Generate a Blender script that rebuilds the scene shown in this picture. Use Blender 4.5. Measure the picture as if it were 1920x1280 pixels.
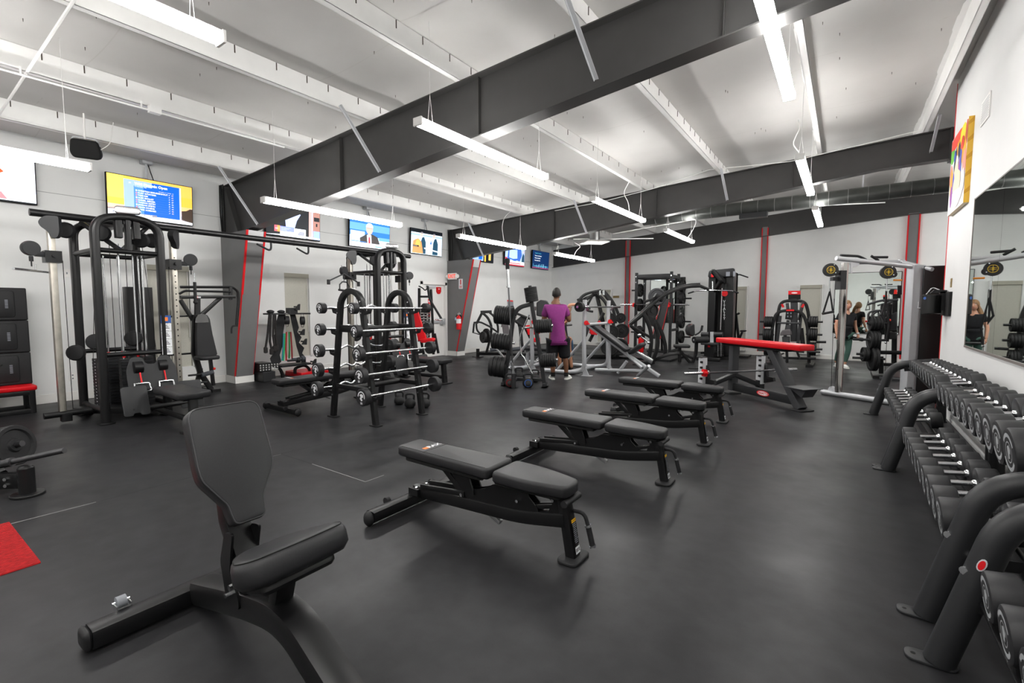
import bpy, bmesh, math, random
from mathutils import Vector as V, Matrix
for o in list(bpy.data.objects): bpy.data.objects.remove(o)
random.seed(7)
SC = bpy.context.scene
COL = SC.collection
PI = math.pi
# ---------------------------------------------------------------- camera (x right, y into the room, z up; metres)
F, CH = 886.0, 1.45
pit, yaw, rol = math.radians(4.19), math.radians(35.1), math.radians(0.1)
fwd_h = V((-math.sin(yaw), math.cos(yaw), 0)); _rt = V((math.cos(yaw), math.sin(yaw), 0)); _up = V((0, 0, 1))
fwd = fwd_h*math.cos(pit) - _up*math.sin(pit); _u0 = _up*math.cos(pit) + fwd_h*math.sin(pit)
rgt = _rt*math.cos(rol) + _u0*math.sin(rol); upc = _u0*math.cos(rol) - _rt*math.sin(rol)
EYE = V((0, 0, CH))
cam = bpy.data.cameras.new('camera'); cam.sensor_width = 36; cam.sensor_fit = 'HORIZONTAL'
cam.lens = F/1920*36; cam.clip_start = 0.05; cam.clip_end = 100
co = bpy.data.objects.new('camera', cam); COL.objects.link(co)
co.matrix_world = Matrix(((rgt.x, upc.x, -fwd.x, EYE.x), (rgt.y, upc.y, -fwd.y, EYE.y), (rgt.z, upc.z, -fwd.z, EYE.z), (0, 0, 0, 1)))
SC.camera = co
# ---------------------------------------------------------------- light level
W = bpy.data.worlds.new('world'); SC.world = W; W.use_nodes = True
W.node_tree.nodes['Background'].inputs[0].default_value = (0.8, 0.88, 1, 1)
W.node_tree.nodes['Background'].inputs[1].default_value = 0.15
SC.view_settings.view_transform = 'Standard'; SC.view_settings.look = 'None'
SC.view_settings.exposure = 0.0; SC.view_settings.gamma = 1
TUBE = 60.0
SC.cycles.max_bounces = 8; SC.cycles.diffuse_bounces = 5; SC.cycles.glossy_bounces = 4
SC.cycles.sample_clamp_indirect = 6; SC.cycles.use_denoising = True

# measured points: a sight line of the survey photograph met with a real plane (floor level z, wall x, wall y, any plane)
def ray(px, py): return fwd*F + rgt*(px-960) - upc*(py-640)
def GZ(px, py, z=0.0): d = ray(px, py); return EYE + d*((z-CH)/d.z)
def GX(px, py, x): d = ray(px, py); return EYE + d*(x/d.x)
def GY(px, py, y): d = ray(px, py); return EYE + d*(y/d.y)
def GP(px, py, p, n): d = ray(px, py); p = V(p); n = V(n); return EYE + d*((p-EYE).dot(n)/d.dot(n))
# ---------------------------------------------------------------- materials
MATS = {}
def mat(name, col, rough=0.5, metal=0.0, emit=0.0, noise=0.0, scale=40.0, bump=0.0, coat=0.0, spec=0.32):
    if name in MATS: return MATS[name]
    m = bpy.data.materials.new(name); m.use_nodes = True; nt = m.node_tree; b = nt.nodes['Principled BSDF']
    c = tuple(col) + (1,)
    b.inputs['Base Color'].default_value = c; b.inputs['Roughness'].default_value = rough; b.inputs['Metallic'].default_value = metal
    b.inputs['Specular IOR Level'].default_value = spec
    if coat: b.inputs['Coat Weight'].default_value = coat
    if emit: b.inputs['Emission Color'].default_value = c; b.inputs['Emission Strength'].default_value = emit
    if noise or bump:
        tc = nt.nodes.new('ShaderNodeTexCoord'); n = nt.nodes.new('ShaderNodeTexNoise'); n.inputs['Scale'].default_value = scale
        n.inputs['Detail'].default_value = 6; nt.links.new(tc.outputs['Object'], n.inputs['Vector'])
        if noise:
            r = nt.nodes.new('ShaderNodeValToRGB'); e = r.color_ramp.elements
            e[0].position, e[1].position = 0.3, 0.7
            e[0].color = tuple(max(0, x*(1-noise)) for x in col) + (1,); e[1].color = tuple(min(1, x*(1+noise)) for x in col) + (1,)
            nt.links.new(n.outputs['Fac'], r.inputs['Fac']); nt.links.new(r.outputs['Color'], b.inputs['Base Color'])
        if bump:
            bn = nt.nodes.new('ShaderNodeBump'); bn.inputs['Strength'].default_value = bump; bn.inputs['Distance'].default_value = 0.002
            nt.links.new(n.outputs['Fac'], bn.inputs['Height']); nt.links.new(bn.outputs['Normal'], b.inputs['Normal'])
    MATS[name] = m
    return m
BLK = mat('black_powder_coat', (0.0065, 0.0065, 0.007), 0.36, noise=0.1, scale=300)
BLK2 = mat('charcoal_powder_coat', (0.017, 0.0175, 0.019), 0.42, noise=0.1, scale=300)
GRA = mat('graphite_paint', (0.04, 0.041, 0.044), 0.45, noise=0.06, scale=200)
VIN = mat('black_vinyl', (0.020, 0.020, 0.0215), 0.45, noise=0.1, scale=160, bump=0.08)
VINP = mat('black_vinyl_piping', (0.05, 0.05, 0.052), 0.4)
RUB = mat('black_rubber', (0.011, 0.011, 0.012), 0.6, noise=0.15, scale=120)
URE = mat('black_urethane', (0.018, 0.018, 0.0195), 0.5, noise=0.08, scale=100)
CHR = mat('chrome', (0.75, 0.76, 0.78), 0.18, 1.0)
STL = mat('brushed_steel', (0.52, 0.49, 0.43), 0.34, 1.0, noise=0.12, scale=12)
SIL = mat('silver_paint', (0.46, 0.47, 0.49), 0.35, 0.35, noise=0.05, scale=200)
LGR = mat('light_grey_paint', (0.52, 0.53, 0.55), 0.4)
REDV = mat('red_vinyl', (0.62, 0.006, 0.012), 0.38, noise=0.06, scale=100)
REDP = mat('red_paint', (0.6, 0.006, 0.01), 0.4)
REDD = mat('dark_red_paint', (0.25, 0.008, 0.008), 0.5)
WHT = mat('white_paint', (0.82, 0.81, 0.79), 0.5)
LWH = mat('white_print', (0.75, 0.76, 0.78), 0.6)
YEL = mat('yellow_print', (0.85, 0.45, 0.01), 0.6)
ORG = mat('orange_print', (0.85, 0.2, 0.03), 0.6)
BLU = mat('blue_print', (0.03, 0.09, 0.3), 0.6)
GRN = mat('green_print', (0.02, 0.3, 0.08), 0.6)
PGR = mat('grey_print', (0.2, 0.21, 0.24), 0.6)
GOLD = mat('gold_print', (0.55, 0.38, 0.03), 0.5)
BLKM = mat('matte_black', (0.006, 0.006, 0.006), 0.8)
# ---------------------------------------------------------------- mesh building
def fillet(pts, r, n=5):
    pts = [V(p) for p in pts]; out = [pts[0]]
    for i in range(1, len(pts)-1):
        a, b, c = pts[i-1], pts[i], pts[i+1]; d1 = (a-b); d2 = (c-b); l = min(r, d1.length*0.49, d2.length*0.49)
        p1 = b + d1.normalized()*l; p2 = b + d2.normalized()*l
        for k in range(n+1):
            t = k/n; out.append(p1*(1-t)**2 + b*2*t*(1-t) + p2*t*t)
    out.append(pts[-1]); return out
def round_poly(poly, r, n=4):
    out = []; m = len(poly)
    for i in range(m):
        a, b, c = V(poly[i-1]).to_2d(), V(poly[i]).to_2d(), V(poly[(i+1) % m]).to_2d()
        rr = r[i] if isinstance(r, (list, tuple)) else r
        d1, d2 = a-b, c-b; l = min(rr, d1.length*0.48, d2.length*0.48)
        p1, p2 = b+d1.normalized()*l, b+d2.normalized()*l
        for k in range(n+1):
            t = k/n; out.append(p1*(1-t)**2 + b*2*t*(1-t) + p2*t*t)
    return out
def rect(w, h): return [(-w/2, -h/2), (w/2, -h/2), (w/2, h/2), (-w/2, h/2)]
def area2(p): return sum(p[i-1][0]*p[i][1]-p[i][0]*p[i-1][1] for i in range(len(p)))
def inset(poly, d):
    m = len(poly); out = []
    for i in range(m):
        a, b, c = V(poly[i-1]).to_2d(), V(poly[i]).to_2d(), V(poly[(i+1) % m]).to_2d()
        e1, e2 = (b-a), (c-b)
        e1 = e1.normalized() if e1.length > 1e-9 else e2.normalized(); e2 = e2.normalized() if e2.length > 1e-9 else e1
        nrm = V((-e1.y-e2.y, e1.x+e2.x)); nrm = nrm.normalized() if nrm.length > 1e-6 else V((-e1.y, e1.x))
        k = max(0.5, nrm.dot(V((-e1.y, e1.x)))); out.append(b + nrm*(d/k))
    return out
def circ(r, n): return [(r*math.cos(2*PI*i/n), r*math.sin(2*PI*i/n)) for i in range(n)]
class MB:
    """collects shapes; build() links them as ONE mesh object. world=True: coordinates are world, else local to the parent."""
    def __init__(s, world=True): s.v = []; s.f = []; s.mi = []; s.c = 0; s.world = world
    def m(s, i): s.c = i; return s
    def add(s, vs, fs):
        o = len(s.v); s.v += [tuple(v) for v in vs]; s.f += [tuple(i+o for i in f) for f in fs]; s.mi += [s.c]*len(fs); return s
    def box(s, x0, x1, y0, y1, z0, z1):
        vs = [(x, y, z) for x in (x0, x1) for y in (y0, y1) for z in (z0, z1)]
        return s.add(vs, [(0, 1, 3, 2), (4, 6, 7, 5), (0, 4, 5, 1), (2, 3, 7, 6), (0, 2, 6, 4), (1, 5, 7, 3)])
    def bx(s, c, sx, sy, sz, u=(1, 0, 0), v=(0, 1, 0)):
        c = V(c); u = V(u).normalized(); v = V(v); v = (v - u*v.dot(u)).normalized(); w = u.cross(v)
        vs = [c + u*a*sx/2 + v*b*sy/2 + w*d*sz/2 for a in (-1, 1) for b in (-1, 1) for d in (-1, 1)]
        return s.add(vs, [(0, 1, 3, 2), (4, 6, 7, 5), (0, 4, 5, 1), (2, 3, 7, 6), (0, 2, 6, 4), (1, 5, 7, 3)])
    def sweep(s, path, sec, up=(0, 0, 1), closed=False, caps=True):
        P = [V(p) for p in path]; P = [p for i, p in enumerate(P) if i == 0 or (p-P[i-1]).length > 1e-6]
        n = len(P); T = [(P[i+1]-P[i]).normalized() for i in range(n-1)]
        if closed: T.append((P[0]-P[-1]).normalized())
        up = V(up); t = T[0]
        if abs(t.dot(up.normalized())) > 0.98: up = V((0, 1, 0)) if abs(t.y) < 0.9 else V((1, 0, 0))
        sd = t.cross(up).normalized(); uu = sd.cross(t)
        vs = []; k = len(sec)
        for i in range(n):
            if i > 0 and i < len(T):
                q = T[i-1].rotation_difference(T[i]); nsd = q @ sd; nuu = q @ uu
            else: nsd, nuu = sd, uu
            if 0 < i < n-1 or closed:
                tin = T[i-1] if i > 0 else T[-1]; tout = T[i] if i < len(T) else T[0]
                nb = (tin+tout); nb = nb.normalized() if nb.length > 1e-6 else tin
                if i == 0 and closed:
                    q = T[0].rotation_difference(T[-1]); a_sd, a_uu, tt = q @ sd, q @ uu, tin
                else: a_sd, a_uu, tt = sd, uu, tin
                dn = max(0.25, tt.dot(nb))
                for (a, b) in sec:
                    off = a_sd*a + a_uu*b; vs.append(P[i] + off - tt*(off.dot(nb)/dn))
            else:
                for (a, b) in sec: vs.append(P[i] + sd*a + uu*b)
            sd, uu = nsd, nuu
        fs = []
        for i in range(n-1 if not closed else n):
            j = (i+1) % n
            for a in range(k): b = (a+1) % k; fs.append((i*k+a, i*k+b, j*k+b, j*k+a))
        if caps and not closed: fs.append(tuple(range(k))[::-1]); fs.append(tuple((n-1)*k+a for a in range(k)))
        return s.add(vs, fs)
    def tube(s, path, r, n=10, fil=0, closed=False, up=(0, 0, 1)):
        if fil: path = fillet(path, fil)
        return s.sweep(path, circ(r, n), up, closed)
    def bar(s, path, w, h, up=(0, 0, 1), fil=0, r=None, closed=False):
        if fil: path = fillet(path, fil)
        r = min(w, h)*0.16 if r is None else r
        return s.sweep(path, [tuple(p) for p in round_poly(rect(w, h), r, 2)] if r else rect(w, h), up, closed)
    def cyl(s, p0, p1, r0, r1=None, n=16):
        r1 = r0 if r1 is None else r1; p0, p1 = V(p0), V(p1)
        return s.lathe([(0, r0), ((p1-p0).length, r1)], p0, p1-p0, n)
    def lathe(s, prof, o, ax=(0, 0, 1), n=20, caps=True):
        o = V(o); ax = V(ax).normalized(); a = V((1, 0, 0)) if abs(ax.x) < 0.9 else V((0, 1, 0))
        u = ax.cross(a).normalized(); w = ax.cross(u); vs = []
        for (h, r) in prof:
            for i in range(n): t = 2*PI*i/n; vs.append(o + ax*h + (u*math.cos(t)+w*math.sin(t))*r)
        fs = []
        for j in range(len(prof)-1):
            for i in range(n): k = (i+1) % n; fs.append((j*n+i, j*n+k, (j+1)*n+k, (j+1)*n+i))
        if caps: fs.append(tuple(range(n))[::-1]); fs.append(tuple((len(prof)-1)*n+i for i in range(n)))
        return s.add(vs, fs)
    def ball(s, c, rx, ry=None, rz=None, n=14):
        ry = rx if ry is None else ry; rz = rx if rz is None else rz; c = V(c); vs = [c+V((0, 0, -rz))]; m = n//2
        for j in range(1, m):
            t = PI*j/m - PI/2
            for i in range(n): p = 2*PI*i/n; vs.append(c + V((rx*math.cos(t)*math.cos(p), ry*math.cos(t)*math.sin(p), rz*math.sin(t))))
        vs.append(c+V((0, 0, rz))); fs = []
        for i in range(n): fs.append((0, 1+(i+1) % n, 1+i)); fs.append((len(vs)-1, 1+(m-2)*n+i, 1+(m-2)*n+(i+1) % n))
        for j in range(m-2):
            for i in range(n): k = (i+1) % n; fs.append((1+j*n+i, 1+j*n+k, 1+(j+1)*n+k, 1+(j+1)*n+i))
        return s.add(vs, fs)
    def prism(s, poly, o, u, v, t):
        """polygon in the plane o,u,v given thickness t, centred on the plane"""
        o, u, v = V(o), V(u).normalized(), V(v).normalized(); w = u.cross(v); m = len(poly)
        vs = [o+u*p[0]+v*p[1]-w*t/2 for p in poly] + [o+u*p[0]+v*p[1]+w*t/2 for p in poly]
        return s.add(vs, [tuple(range(m))[::-1], tuple(range(m, 2*m))] + [(i, (i+1) % m, m+(i+1) % m, m+i) for i in range(m)])
    def slab(s, pts, d):
        """polygon of world points pushed along vector d"""
        m = len(pts); d = V(d); vs = [V(p) for p in pts] + [V(p)+d for p in pts]
        return s.add(vs, [tuple(range(m))[::-1], tuple(range(m, 2*m))] + [(i, (i+1) % m, m+(i+1) % m, m+i) for i in range(m)])
    def pad(s, poly, o, u, v, t, e=0.012, crown=0.0):
        """cushion: outline in plane o,u,v rising t along u x v with rounded rims"""
        if area2(poly) < 0: poly = poly[::-1]
        o, u, v = V(o), V(u).normalized(), V(v).normalized(); w = u.cross(v); m = len(poly); vs = []
        rings = [(e*0.6, 0), (0, e*0.7), (0, t-e), (e*0.12, t-e*0.55), (e*0.42, t-e*0.18), (e, t)]
        if crown: rings.append((e*2.6, t+crown))
        for (d, h) in rings:
            for p in (inset(poly, d) if d else poly): vs.append(o+u*p[0]+v*p[1]+w*h)
        fs = [tuple(range(m))[::-1]]; R = len(rings)
        for j in range(R-1):
            for i in range(m): k = (i+1) % m; fs.append((j*m+i, j*m+k, (j+1)*m+k, (j+1)*m+i))
        fs.append(tuple((R-1)*m+i for i in range(m)))
        return s.add(vs, fs)
    def quad(s, o, u, v, w, h):
        """flat print w x h centred at o"""
        o, u, v = V(o), V(u).normalized(), V(v).normalized()
        return s.add([o-u*w/2-v*h/2, o+u*w/2-v*h/2, o+u*w/2+v*h/2, o-u*w/2+v*h/2], [(0, 1, 2, 3)])
    def poly(s, pts): return s.add(pts, [tuple(range(len(pts)))])
    def text(s, body, size, o, u, v, sx=1.0, bold=0.0, align='CENTER'):
        cu = bpy.data.curves.new('t', 'FONT'); cu.body = body; cu.size = size; cu.align_x = align; cu.align_y = 'CENTER'; cu.offset = bold; cu.resolution_u = 2
        ob = bpy.data.objects.new('t', cu); me = bpy.data.meshes.new_from_object(ob)
        o, u, v = V(o), V(u).normalized(), V(v).normalized()
        s.add([o+u*p.co.x*sx+v*p.co.y for p in me.vertices], [tuple(p.vertices) for p in me.polygons])
        bpy.data.objects.remove(ob); bpy.data.curves.remove(cu); bpy.data.meshes.remove(me); return s
    def plate(s, c, ax, r, t, n=28, holes=False):
        """weight plate: rim, recess, hub; centre c, axis ax"""
        ax = V(ax).normalized(); h = t/2
        prof = [(-h, 0.026), (-h, r*0.30), (-h*0.45, r*0.36), (-h*0.45, r*0.74), (-h, r*0.80), (-h, r*0.96), (-h*0.7, r), (h*0.7, r), (h, r*0.96), (h, r*0.80), (h*0.45, r*0.74), (h*0.45, r*0.36), (h, r*0.30), (h, 0.026)]
        return s.lathe(prof, c, ax, n)
    def build(s, name, mats, parent=None, label=None, cat=None, group=None, kind=None, ang=38, bev=0.0, smooth=True, recalc=True):
        me = bpy.data.meshes.new(name)
        if parent is not None and s.world:
            o = V((0, 0, 0)); q = parent
            while q is not None: o += q.location; q = q.parent
            vs = [V(v)-o for v in s.v]
        else: vs = s.v
        loc = V((0, 0, 0))
        if parent is None and s.v:
            xs = [v[0] for v in s.v]; ys = [v[1] for v in s.v]; zs = [v[2] for v in s.v]
            loc = V(((min(xs)+max(xs))/2, (min(ys)+max(ys))/2, min(zs))); vs = [V(v)-loc for v in s.v]
        me.from_pydata([tuple(v) for v in vs], [], s.f)
        mats = mats if isinstance(mats, (list, tuple)) else [mats]
        for x in mats: me.materials.append(x)
        me.polygons.foreach_set('material_index', s.mi)
        if recalc:
            b = bmesh.new(); b.from_mesh(me); bmesh.ops.recalc_face_normals(b, faces=b.faces); b.to_mesh(me); b.free()
        if smooth:
            me.polygons.foreach_set('use_smooth', [True]*len(me.polygons)); me.set_sharp_from_angle(angle=math.radians(ang))
        me.update()
        ob = bpy.data.objects.new(name, me); COL.objects.link(ob); ob.location = loc
        if parent is not None: ob.parent = parent
        if bev:
            bm = ob.modifiers.new('edge', 'BEVEL'); bm.width = bev; bm.segments = 2; bm.limit_method = 'ANGLE'; bm.angle_limit = math.radians(40)
        tag(ob, label, cat, group, kind)
        return ob
def tag(o, label=None, cat=None, group=None, kind=None):
    if label: o['label'] = label
    if cat: o['category'] = cat
    if group: o['group'] = group
    if kind: o['kind'] = kind
    return o
def thing(name, label, cat, loc=(0, 0, 0), rz=0.0, group=None):
    o = bpy.data.objects.new(name, None); COL.objects.link(o); o.location = loc; o.rotation_euler = (0, 0, rz); o.empty_display_size = 0.1
    return tag(o, label, cat, group)
KIDS = {}
def kids(o): return [c for c in bpy.data.objects if c.parent == o]
def dup(root, loc=None, rz=None, label=None, group=None, rot=None, scale=None):
    r = root.copy(); COL.objects.link(r)
    if loc is not None: r.location = loc
    if rz is not None: r.rotation_euler = (0, 0, rz)
    if rot is not None: r.rotation_euler = rot
    if scale is not None: r.scale = scale
    if label: r['label'] = label
    if group: r['group'] = group
    if root.name not in KIDS: KIDS[root.name] = [(c, kids(c)) for c in kids(root)]
    for c, gs in KIDS[root.name]:
        d = c.copy(); COL.objects.link(d); d.parent = r
        for g in gs: e = g.copy(); COL.objects.link(e); e.parent = d
    return r
# ================================================================ THE SETTING
def zt(x): return 4.28 + 0.06*x if x < 1.3 else 4.358 - 0.06*(x-1.3)     # top of the frames = underside of the purlins
LW, RW, RIDGE = -9.7, 1.15, 1.3
def yb(x): return 15.88 - 0.069*x                                         # face of the back wall
FLOORM = mat('rubber_floor', (0.021, 0.021, 0.0225), 0.5, noise=0.22, scale=9.0, bump=0.25, spec=0.165)
def floor_nodes():
    nt = FLOORM.node_tree; b = nt.nodes['Principled BSDF']; tc = nt.nodes['Texture Coordinate']
    n2 = nt.nodes.new('ShaderNodeTexNoise'); n2.inputs['Scale'].default_value = 1.3; n2.inputs['Detail'].default_value = 5
    nt.links.new(tc.outputs['Object'], n2.inputs['Vector'])
    mr = nt.nodes.new('ShaderNodeMapRange'); mr.inputs[1].default_value = 0.3; mr.inputs[2].default_value = 0.7; mr.inputs[3].default_value = 0.30; mr.inputs[4].default_value = 0.48
    nt.links.new(n2.outputs['Fac'], mr.inputs[0]); nt.links.new(mr.outputs[0], b.inputs['Roughness'])
    n3 = nt.nodes.new('ShaderNodeTexNoise'); n3.inputs['Scale'].default_value = 260; n3.inputs['Detail'].default_value = 2
    nt.links.new(tc.outputs['Object'], n3.inputs['Vector'])
    r = nt.nodes['Color Ramp']; mx = nt.nodes.new('ShaderNodeMix'); mx.data_type = 'RGBA'; mx.blend_type = 'MULTIPLY'; mx.inputs[0].default_value = 0.6
    r2 = nt.nodes.new('ShaderNodeValToRGB'); r2.color_ramp.elements[0].color = (0.55, 0.55, 0.55, 1); r2.color_ramp.elements[1].color = (1.25, 1.25, 1.25, 1)
    nt.links.new(n3.outputs['Fac'], r2.inputs['Fac']); nt.links.new(r.outputs['Color'], mx.inputs[6]); nt.links.new(r2.outputs['Color'], mx.inputs[7])
    nt.links.new(mx.outputs[2], b.inputs['Base Color'])
floor_nodes()
SEAM = mat('floor_seam_light', (0.3, 0.3, 0.3), 0.6); SEAMD = mat('floor_seam_dark', (0.012, 0.012, 0.012), 0.7)
mb = MB(); mb.add([(-10.5, -7, 0), (6, -7, 0), (6, 18, 0), (-10.5, 18, 0)], [(0, 1, 2, 3)])
def seam(a, b, w, mi):
    a, b = V(a), V(b); d = (b-a).normalized(); s = V((-d.y, d.x, 0))*w/2; z = V((0, 0, 0.0006))
    mb.m(mi).add([a-s+z, b-s+z, b+s+z, a+s+z], [(0, 1, 2, 3)])
seam(GZ(0, 987), GZ(180, 941), 0.006, 1); seam(GZ(180, 941), GZ(552, 843.5), 0.004, 2)
seam(GZ(512, 855), GZ(527, 851), 0.006, 1); seam(GZ(527, 851), GZ(760, 795), 0.004, 2)
seam(GZ(585, 869.5), GZ(685, 903), 0.006, 1); seam(GZ(685, 903), GZ(720, 890.5), 0.006, 1); seam(GZ(446, 720), GZ(475, 726), 0.006, 1)
seam(GZ(527, 851), GZ(585, 869.5), 0.004, 2)
mb.build('floor', [FLOORM, SEAM, SEAMD], kind='structure')
WALLG = mat('grey_wall_paint', (0.77, 0.775, 0.765), 0.55, noise=0.02, scale=3)
WALLW = mat('white_wall_paint', (0.66, 0.66, 0.655), 0.6, noise=0.015, scale=3)
BASEM = mat('white_baseboard', (0.78, 0.77, 0.74), 0.45)
BEIGE = mat('roller_blind', (0.5, 0.49, 0.43), 0.7, noise=0.04, scale=60)
DKG = mat('dark_grey_steel', (0.048, 0.047, 0.046), 0.42, noise=0.05, scale=6)
COLG = mat('column_grey', (0.16, 0.16, 0.16), 0.42, noise=0.03, scale=6)
COLF = mat('column_front_grey', (0.55, 0.55, 0.56), 0.4)
WHT2 = mat('white_steel', (0.88, 0.875, 0.86), 0.42, noise=0.03, scale=4)
INS = mat('white_insulation_facing', (0.54, 0.53, 0.515), 0.5, noise=0.05, scale=1.2, bump=0.05)
# left wall with two blind-covered windows and the exit door as openings
def wall_with_holes(y0, y1, z1, holes, xf, t, mbx):
    ys = sorted(set([y0, y1] + [h[0] for h in holes] + [h[1] for h in holes]))
    for a, b in zip(ys, ys[1:]):
        hs = [h for h in holes if h[0] <= a and h[1] >= b]
        if hs:
            h = hs[0]
            if h[2] > 0: mbx.box(xf-t, xf, a, b, 0, h[2])
            mbx.box(xf-t, xf, a, b, h[3], z1)
        else: mbx.box(xf-t, xf, a, b, 0, z1)
mb = MB(); LH = [(3.02, 3.70, 0.34, 2.17), (5.42, 6.03, 0.34, 2.17), (9.36, 10.42, 0.0, 2.16)]
wall_with_holes(-7, 18, 4.6, LH, LW, 0.15, mb)
mb.m(1).box(LW-0.001, LW+0.0015, -7, 18, 3.118, 3.124)
mb.box(LW-0.3, LW-0.2, -7, 18, 0, 4.6)
mb.build('wall_left', [WALLG, mat('wall_seam', (0.25, 0.25, 0.25), 0.7)], kind='structure')
def blind_window(name, c, w, z0, z1, ux, nrm, label):
    """roller blind in a shallow reveal: c = centre at wall face, ux along the wall, nrm out of the wall"""
    ux, nrm, c = V(ux), V(nrm), V(c); r = thing(name, label, 'window', (c.x, c.y, z0)); r['kind'] = 'structure'
    m_ = MB(); zc = (z0+z1)/2
    for sx in (-1, 1): m_.bx(c+ux*sx*(w/2-0.012)-nrm*0.06+V((0, 0, zc)), 0.025, 0.12, z1-z0, ux, nrm)
    m_.bx(c-nrm*0.06+V((0, 0, z0+0.012)), w, 0.12, 0.025, ux, nrm); m_.bx(c-nrm*0.06+V((0, 0, z1-0.006)), w, 0.12, 0.012, ux, nrm)
    m_.build('frame', WALLG, r)
    m_ = MB(); m_.bx(c-nrm*0.045+V((0, 0, (z0+z1)/2-0.04)), w-0.06, 0.004, z1-z0-0.08, ux, nrm); m_.build('blind', BEIGE, r)
    m_ = MB(); m_.bx(c-nrm*0.035+V((0, 0, z1-0.055)), w-0.04, 0.06, 0.09, ux, nrm); m_.build('blind_cassette', mat('blind_cassette', (0.40, 0.385, 0.32), 0.6), r)
    m_ = MB(); m_.tube([c+ux*(w/2-0.05)-nrm*0.02+V((0, 0, z1-0.1)), c+ux*(w/2-0.05)-nrm*0.02+V((0, 0, z0+0.55))], 0.006, 6); m_.build('pull_cord', WHT, r)
    return r
blind_window('window_1', (LW, 5.725, 0), 0.61, 0.34, 2.17, (0, 1, 0), (1, 0, 0), 'tall window with closed beige blind behind the accessory rack')
blind_window('window_2', (LW, 3.36, 0), 0.68, 0.34, 2.17, (0, 1, 0), (1, 0, 0), 'tall window with closed beige blind behind the shoulder press machine')
# exit door
r = thing('door_1', 'white exit door with a steel push bar', 'door', (LW, 9.89, 0)); r['kind'] = 'structure'
mb = MB(); mb.box(LW-0.15, LW+0.02, 9.36, 9.44, 0, 2.16); mb.box(LW-0.15, LW+0.02, 10.34, 10.42, 0, 2.16); mb.box(LW-0.15, LW+0.02, 9.36, 10.42, 2.08, 2.16); mb.build('door_frame', WHT, r)
mb = MB(); mb.box(LW-0.10, LW-0.05, 9.44, 10.34, 0.01, 2.08); leaf = mb.build('door_leaf', WHT, r)
mb = MB(); mb.box(LW-0.05, LW+0.02, 9.50, 10.26, 0.98, 1.06); mb.box(LW-0.05, LW+0.05, 10.16, 10.30, 0.93, 1.11); mb.build('push_bar', SIL, leaf)
mb = MB(); mb.box(LW-0.05, LW+0.03, 9.62, 9.95, 1.99, 2.06); mb.build('door_closer', LGR, leaf)
mb = MB(); mb.prism(round_poly([(-0.09, 0.10), (0.09, 0.10), (0.09, -0.03), (0.04, -0.10), (-0.04, -0.10), (-0.09, -0.03)], 0.02), (LW-0.035, 10.12, 1.92), (0, 1, 0), (0, 0, 1), 0.03)
mb.m(1).quad((LW-0.019, 10.12, 1.965), (0, 1, 0), (0, 0, 1), 0.05, 0.03); mb.build('door_alarm', [REDP, LWH], leaf)
mb = MB(); mb.quad((LW-0.048, 9.74, 1.42), (0, 1, 0), (0, 0, 1), 0.09, 0.5); mb.m(1)
for k in range(5): mb.quad((LW-0.046, 9.74, 1.24+k*0.09), (0, 1, 0), (0, 0, 1), 0.05, 0.05)
mb.build('door_notice', [REDP, LWH], leaf)
# back wall (slightly out of square), right wall, side room, wall behind the camera
mb = MB(); mb.slab([(-10.4, yb(-10.4), 0), (5.5, yb(5.5), 0), (5.5, yb(5.5), 4.7), (-10.4, yb(-10.4), 4.7)], (0, 0.15, 0)); mb.build('wall_back', WALLG, kind='structure')
mb = MB(); mb.box(RW, RW+0.16, -7, 9.12, 0, 4.60); mb.build('wall_right', WALLW, kind='structure')
mb = MB(); mb.box(RW-0.006, RW+0.166, 9.12, 9.145, 0, 4.55); mb.build('trim_1', REDP, kind='structure')
mb = MB(); mb.box(5.2, 5.35, -7, 18, 0, 4.6); mb.build('wall_side_room', WALLG, kind='structure')
mb = MB(); mb.box(-10, 5.3, -6.6, -6.45, 0, 4.7); mb.build('wall_rear', WALLG, kind='structure')
# baseboards
mb = MB()
for a, b in ((-6.4, 4.21), (4.56, 9.36), (10.78, 16.5)): mb.box(LW, LW+0.016, a, b, 0, 0.135)
mb.build('baseboard_left', BASEM, kind='structure', bev=0.004)
mb = MB(); mb.slab([(-9.7, yb(-9.7), 0), (5.2, yb(5.2), 0), (5.2, yb(5.2), 0.12), (-9.7, yb(-9.7), 0.12)], (0, -0.016, 0)); mb.build('baseboard_back', BASEM, kind='structure', bev=0.004)
# ceiling: sagging white insulation blanket between the purlins
PX = [-9.55, -8.68, -7.06, -5.43, -3.81, -2.21, -0.53, 0.93, 2.5, 4.1, 5.3]
mb = MB(); xs = []
for a, b in zip(PX, PX[1:]): xs += [a + (b-a)*k/8 for k in range(8)]
xs.append(PX[-1]); ys = [-6.5 + 0.305*k for k in range(78)]
def sag(x, y):
    for a, b in zip(PX, PX[1:]):
        if a <= x <= b:
            t = (x-a)/(b-a); q = 4*t*(1-t)
            return 0.055*q*(0.75+0.25*math.sin(y*1.7+a*3)) + 0.012*q*math.sin(y*5.1+a)
    return 0
def deck(x): return zt(x)+0.272-(0.13*(-8.68-x)/0.87 if x < -8.68 else 0)
vs = [(x, y, deck(x)-sag(x, y)) for x in xs for y in ys]; ny = len(ys)
mb.add(vs, [(i*ny+j, (i+1)*ny+j, (i+1)*ny+j+1, i*ny+j+1) for i in range(len(xs)-1) for j in range(ny-1)])
mb.m(1)
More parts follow.
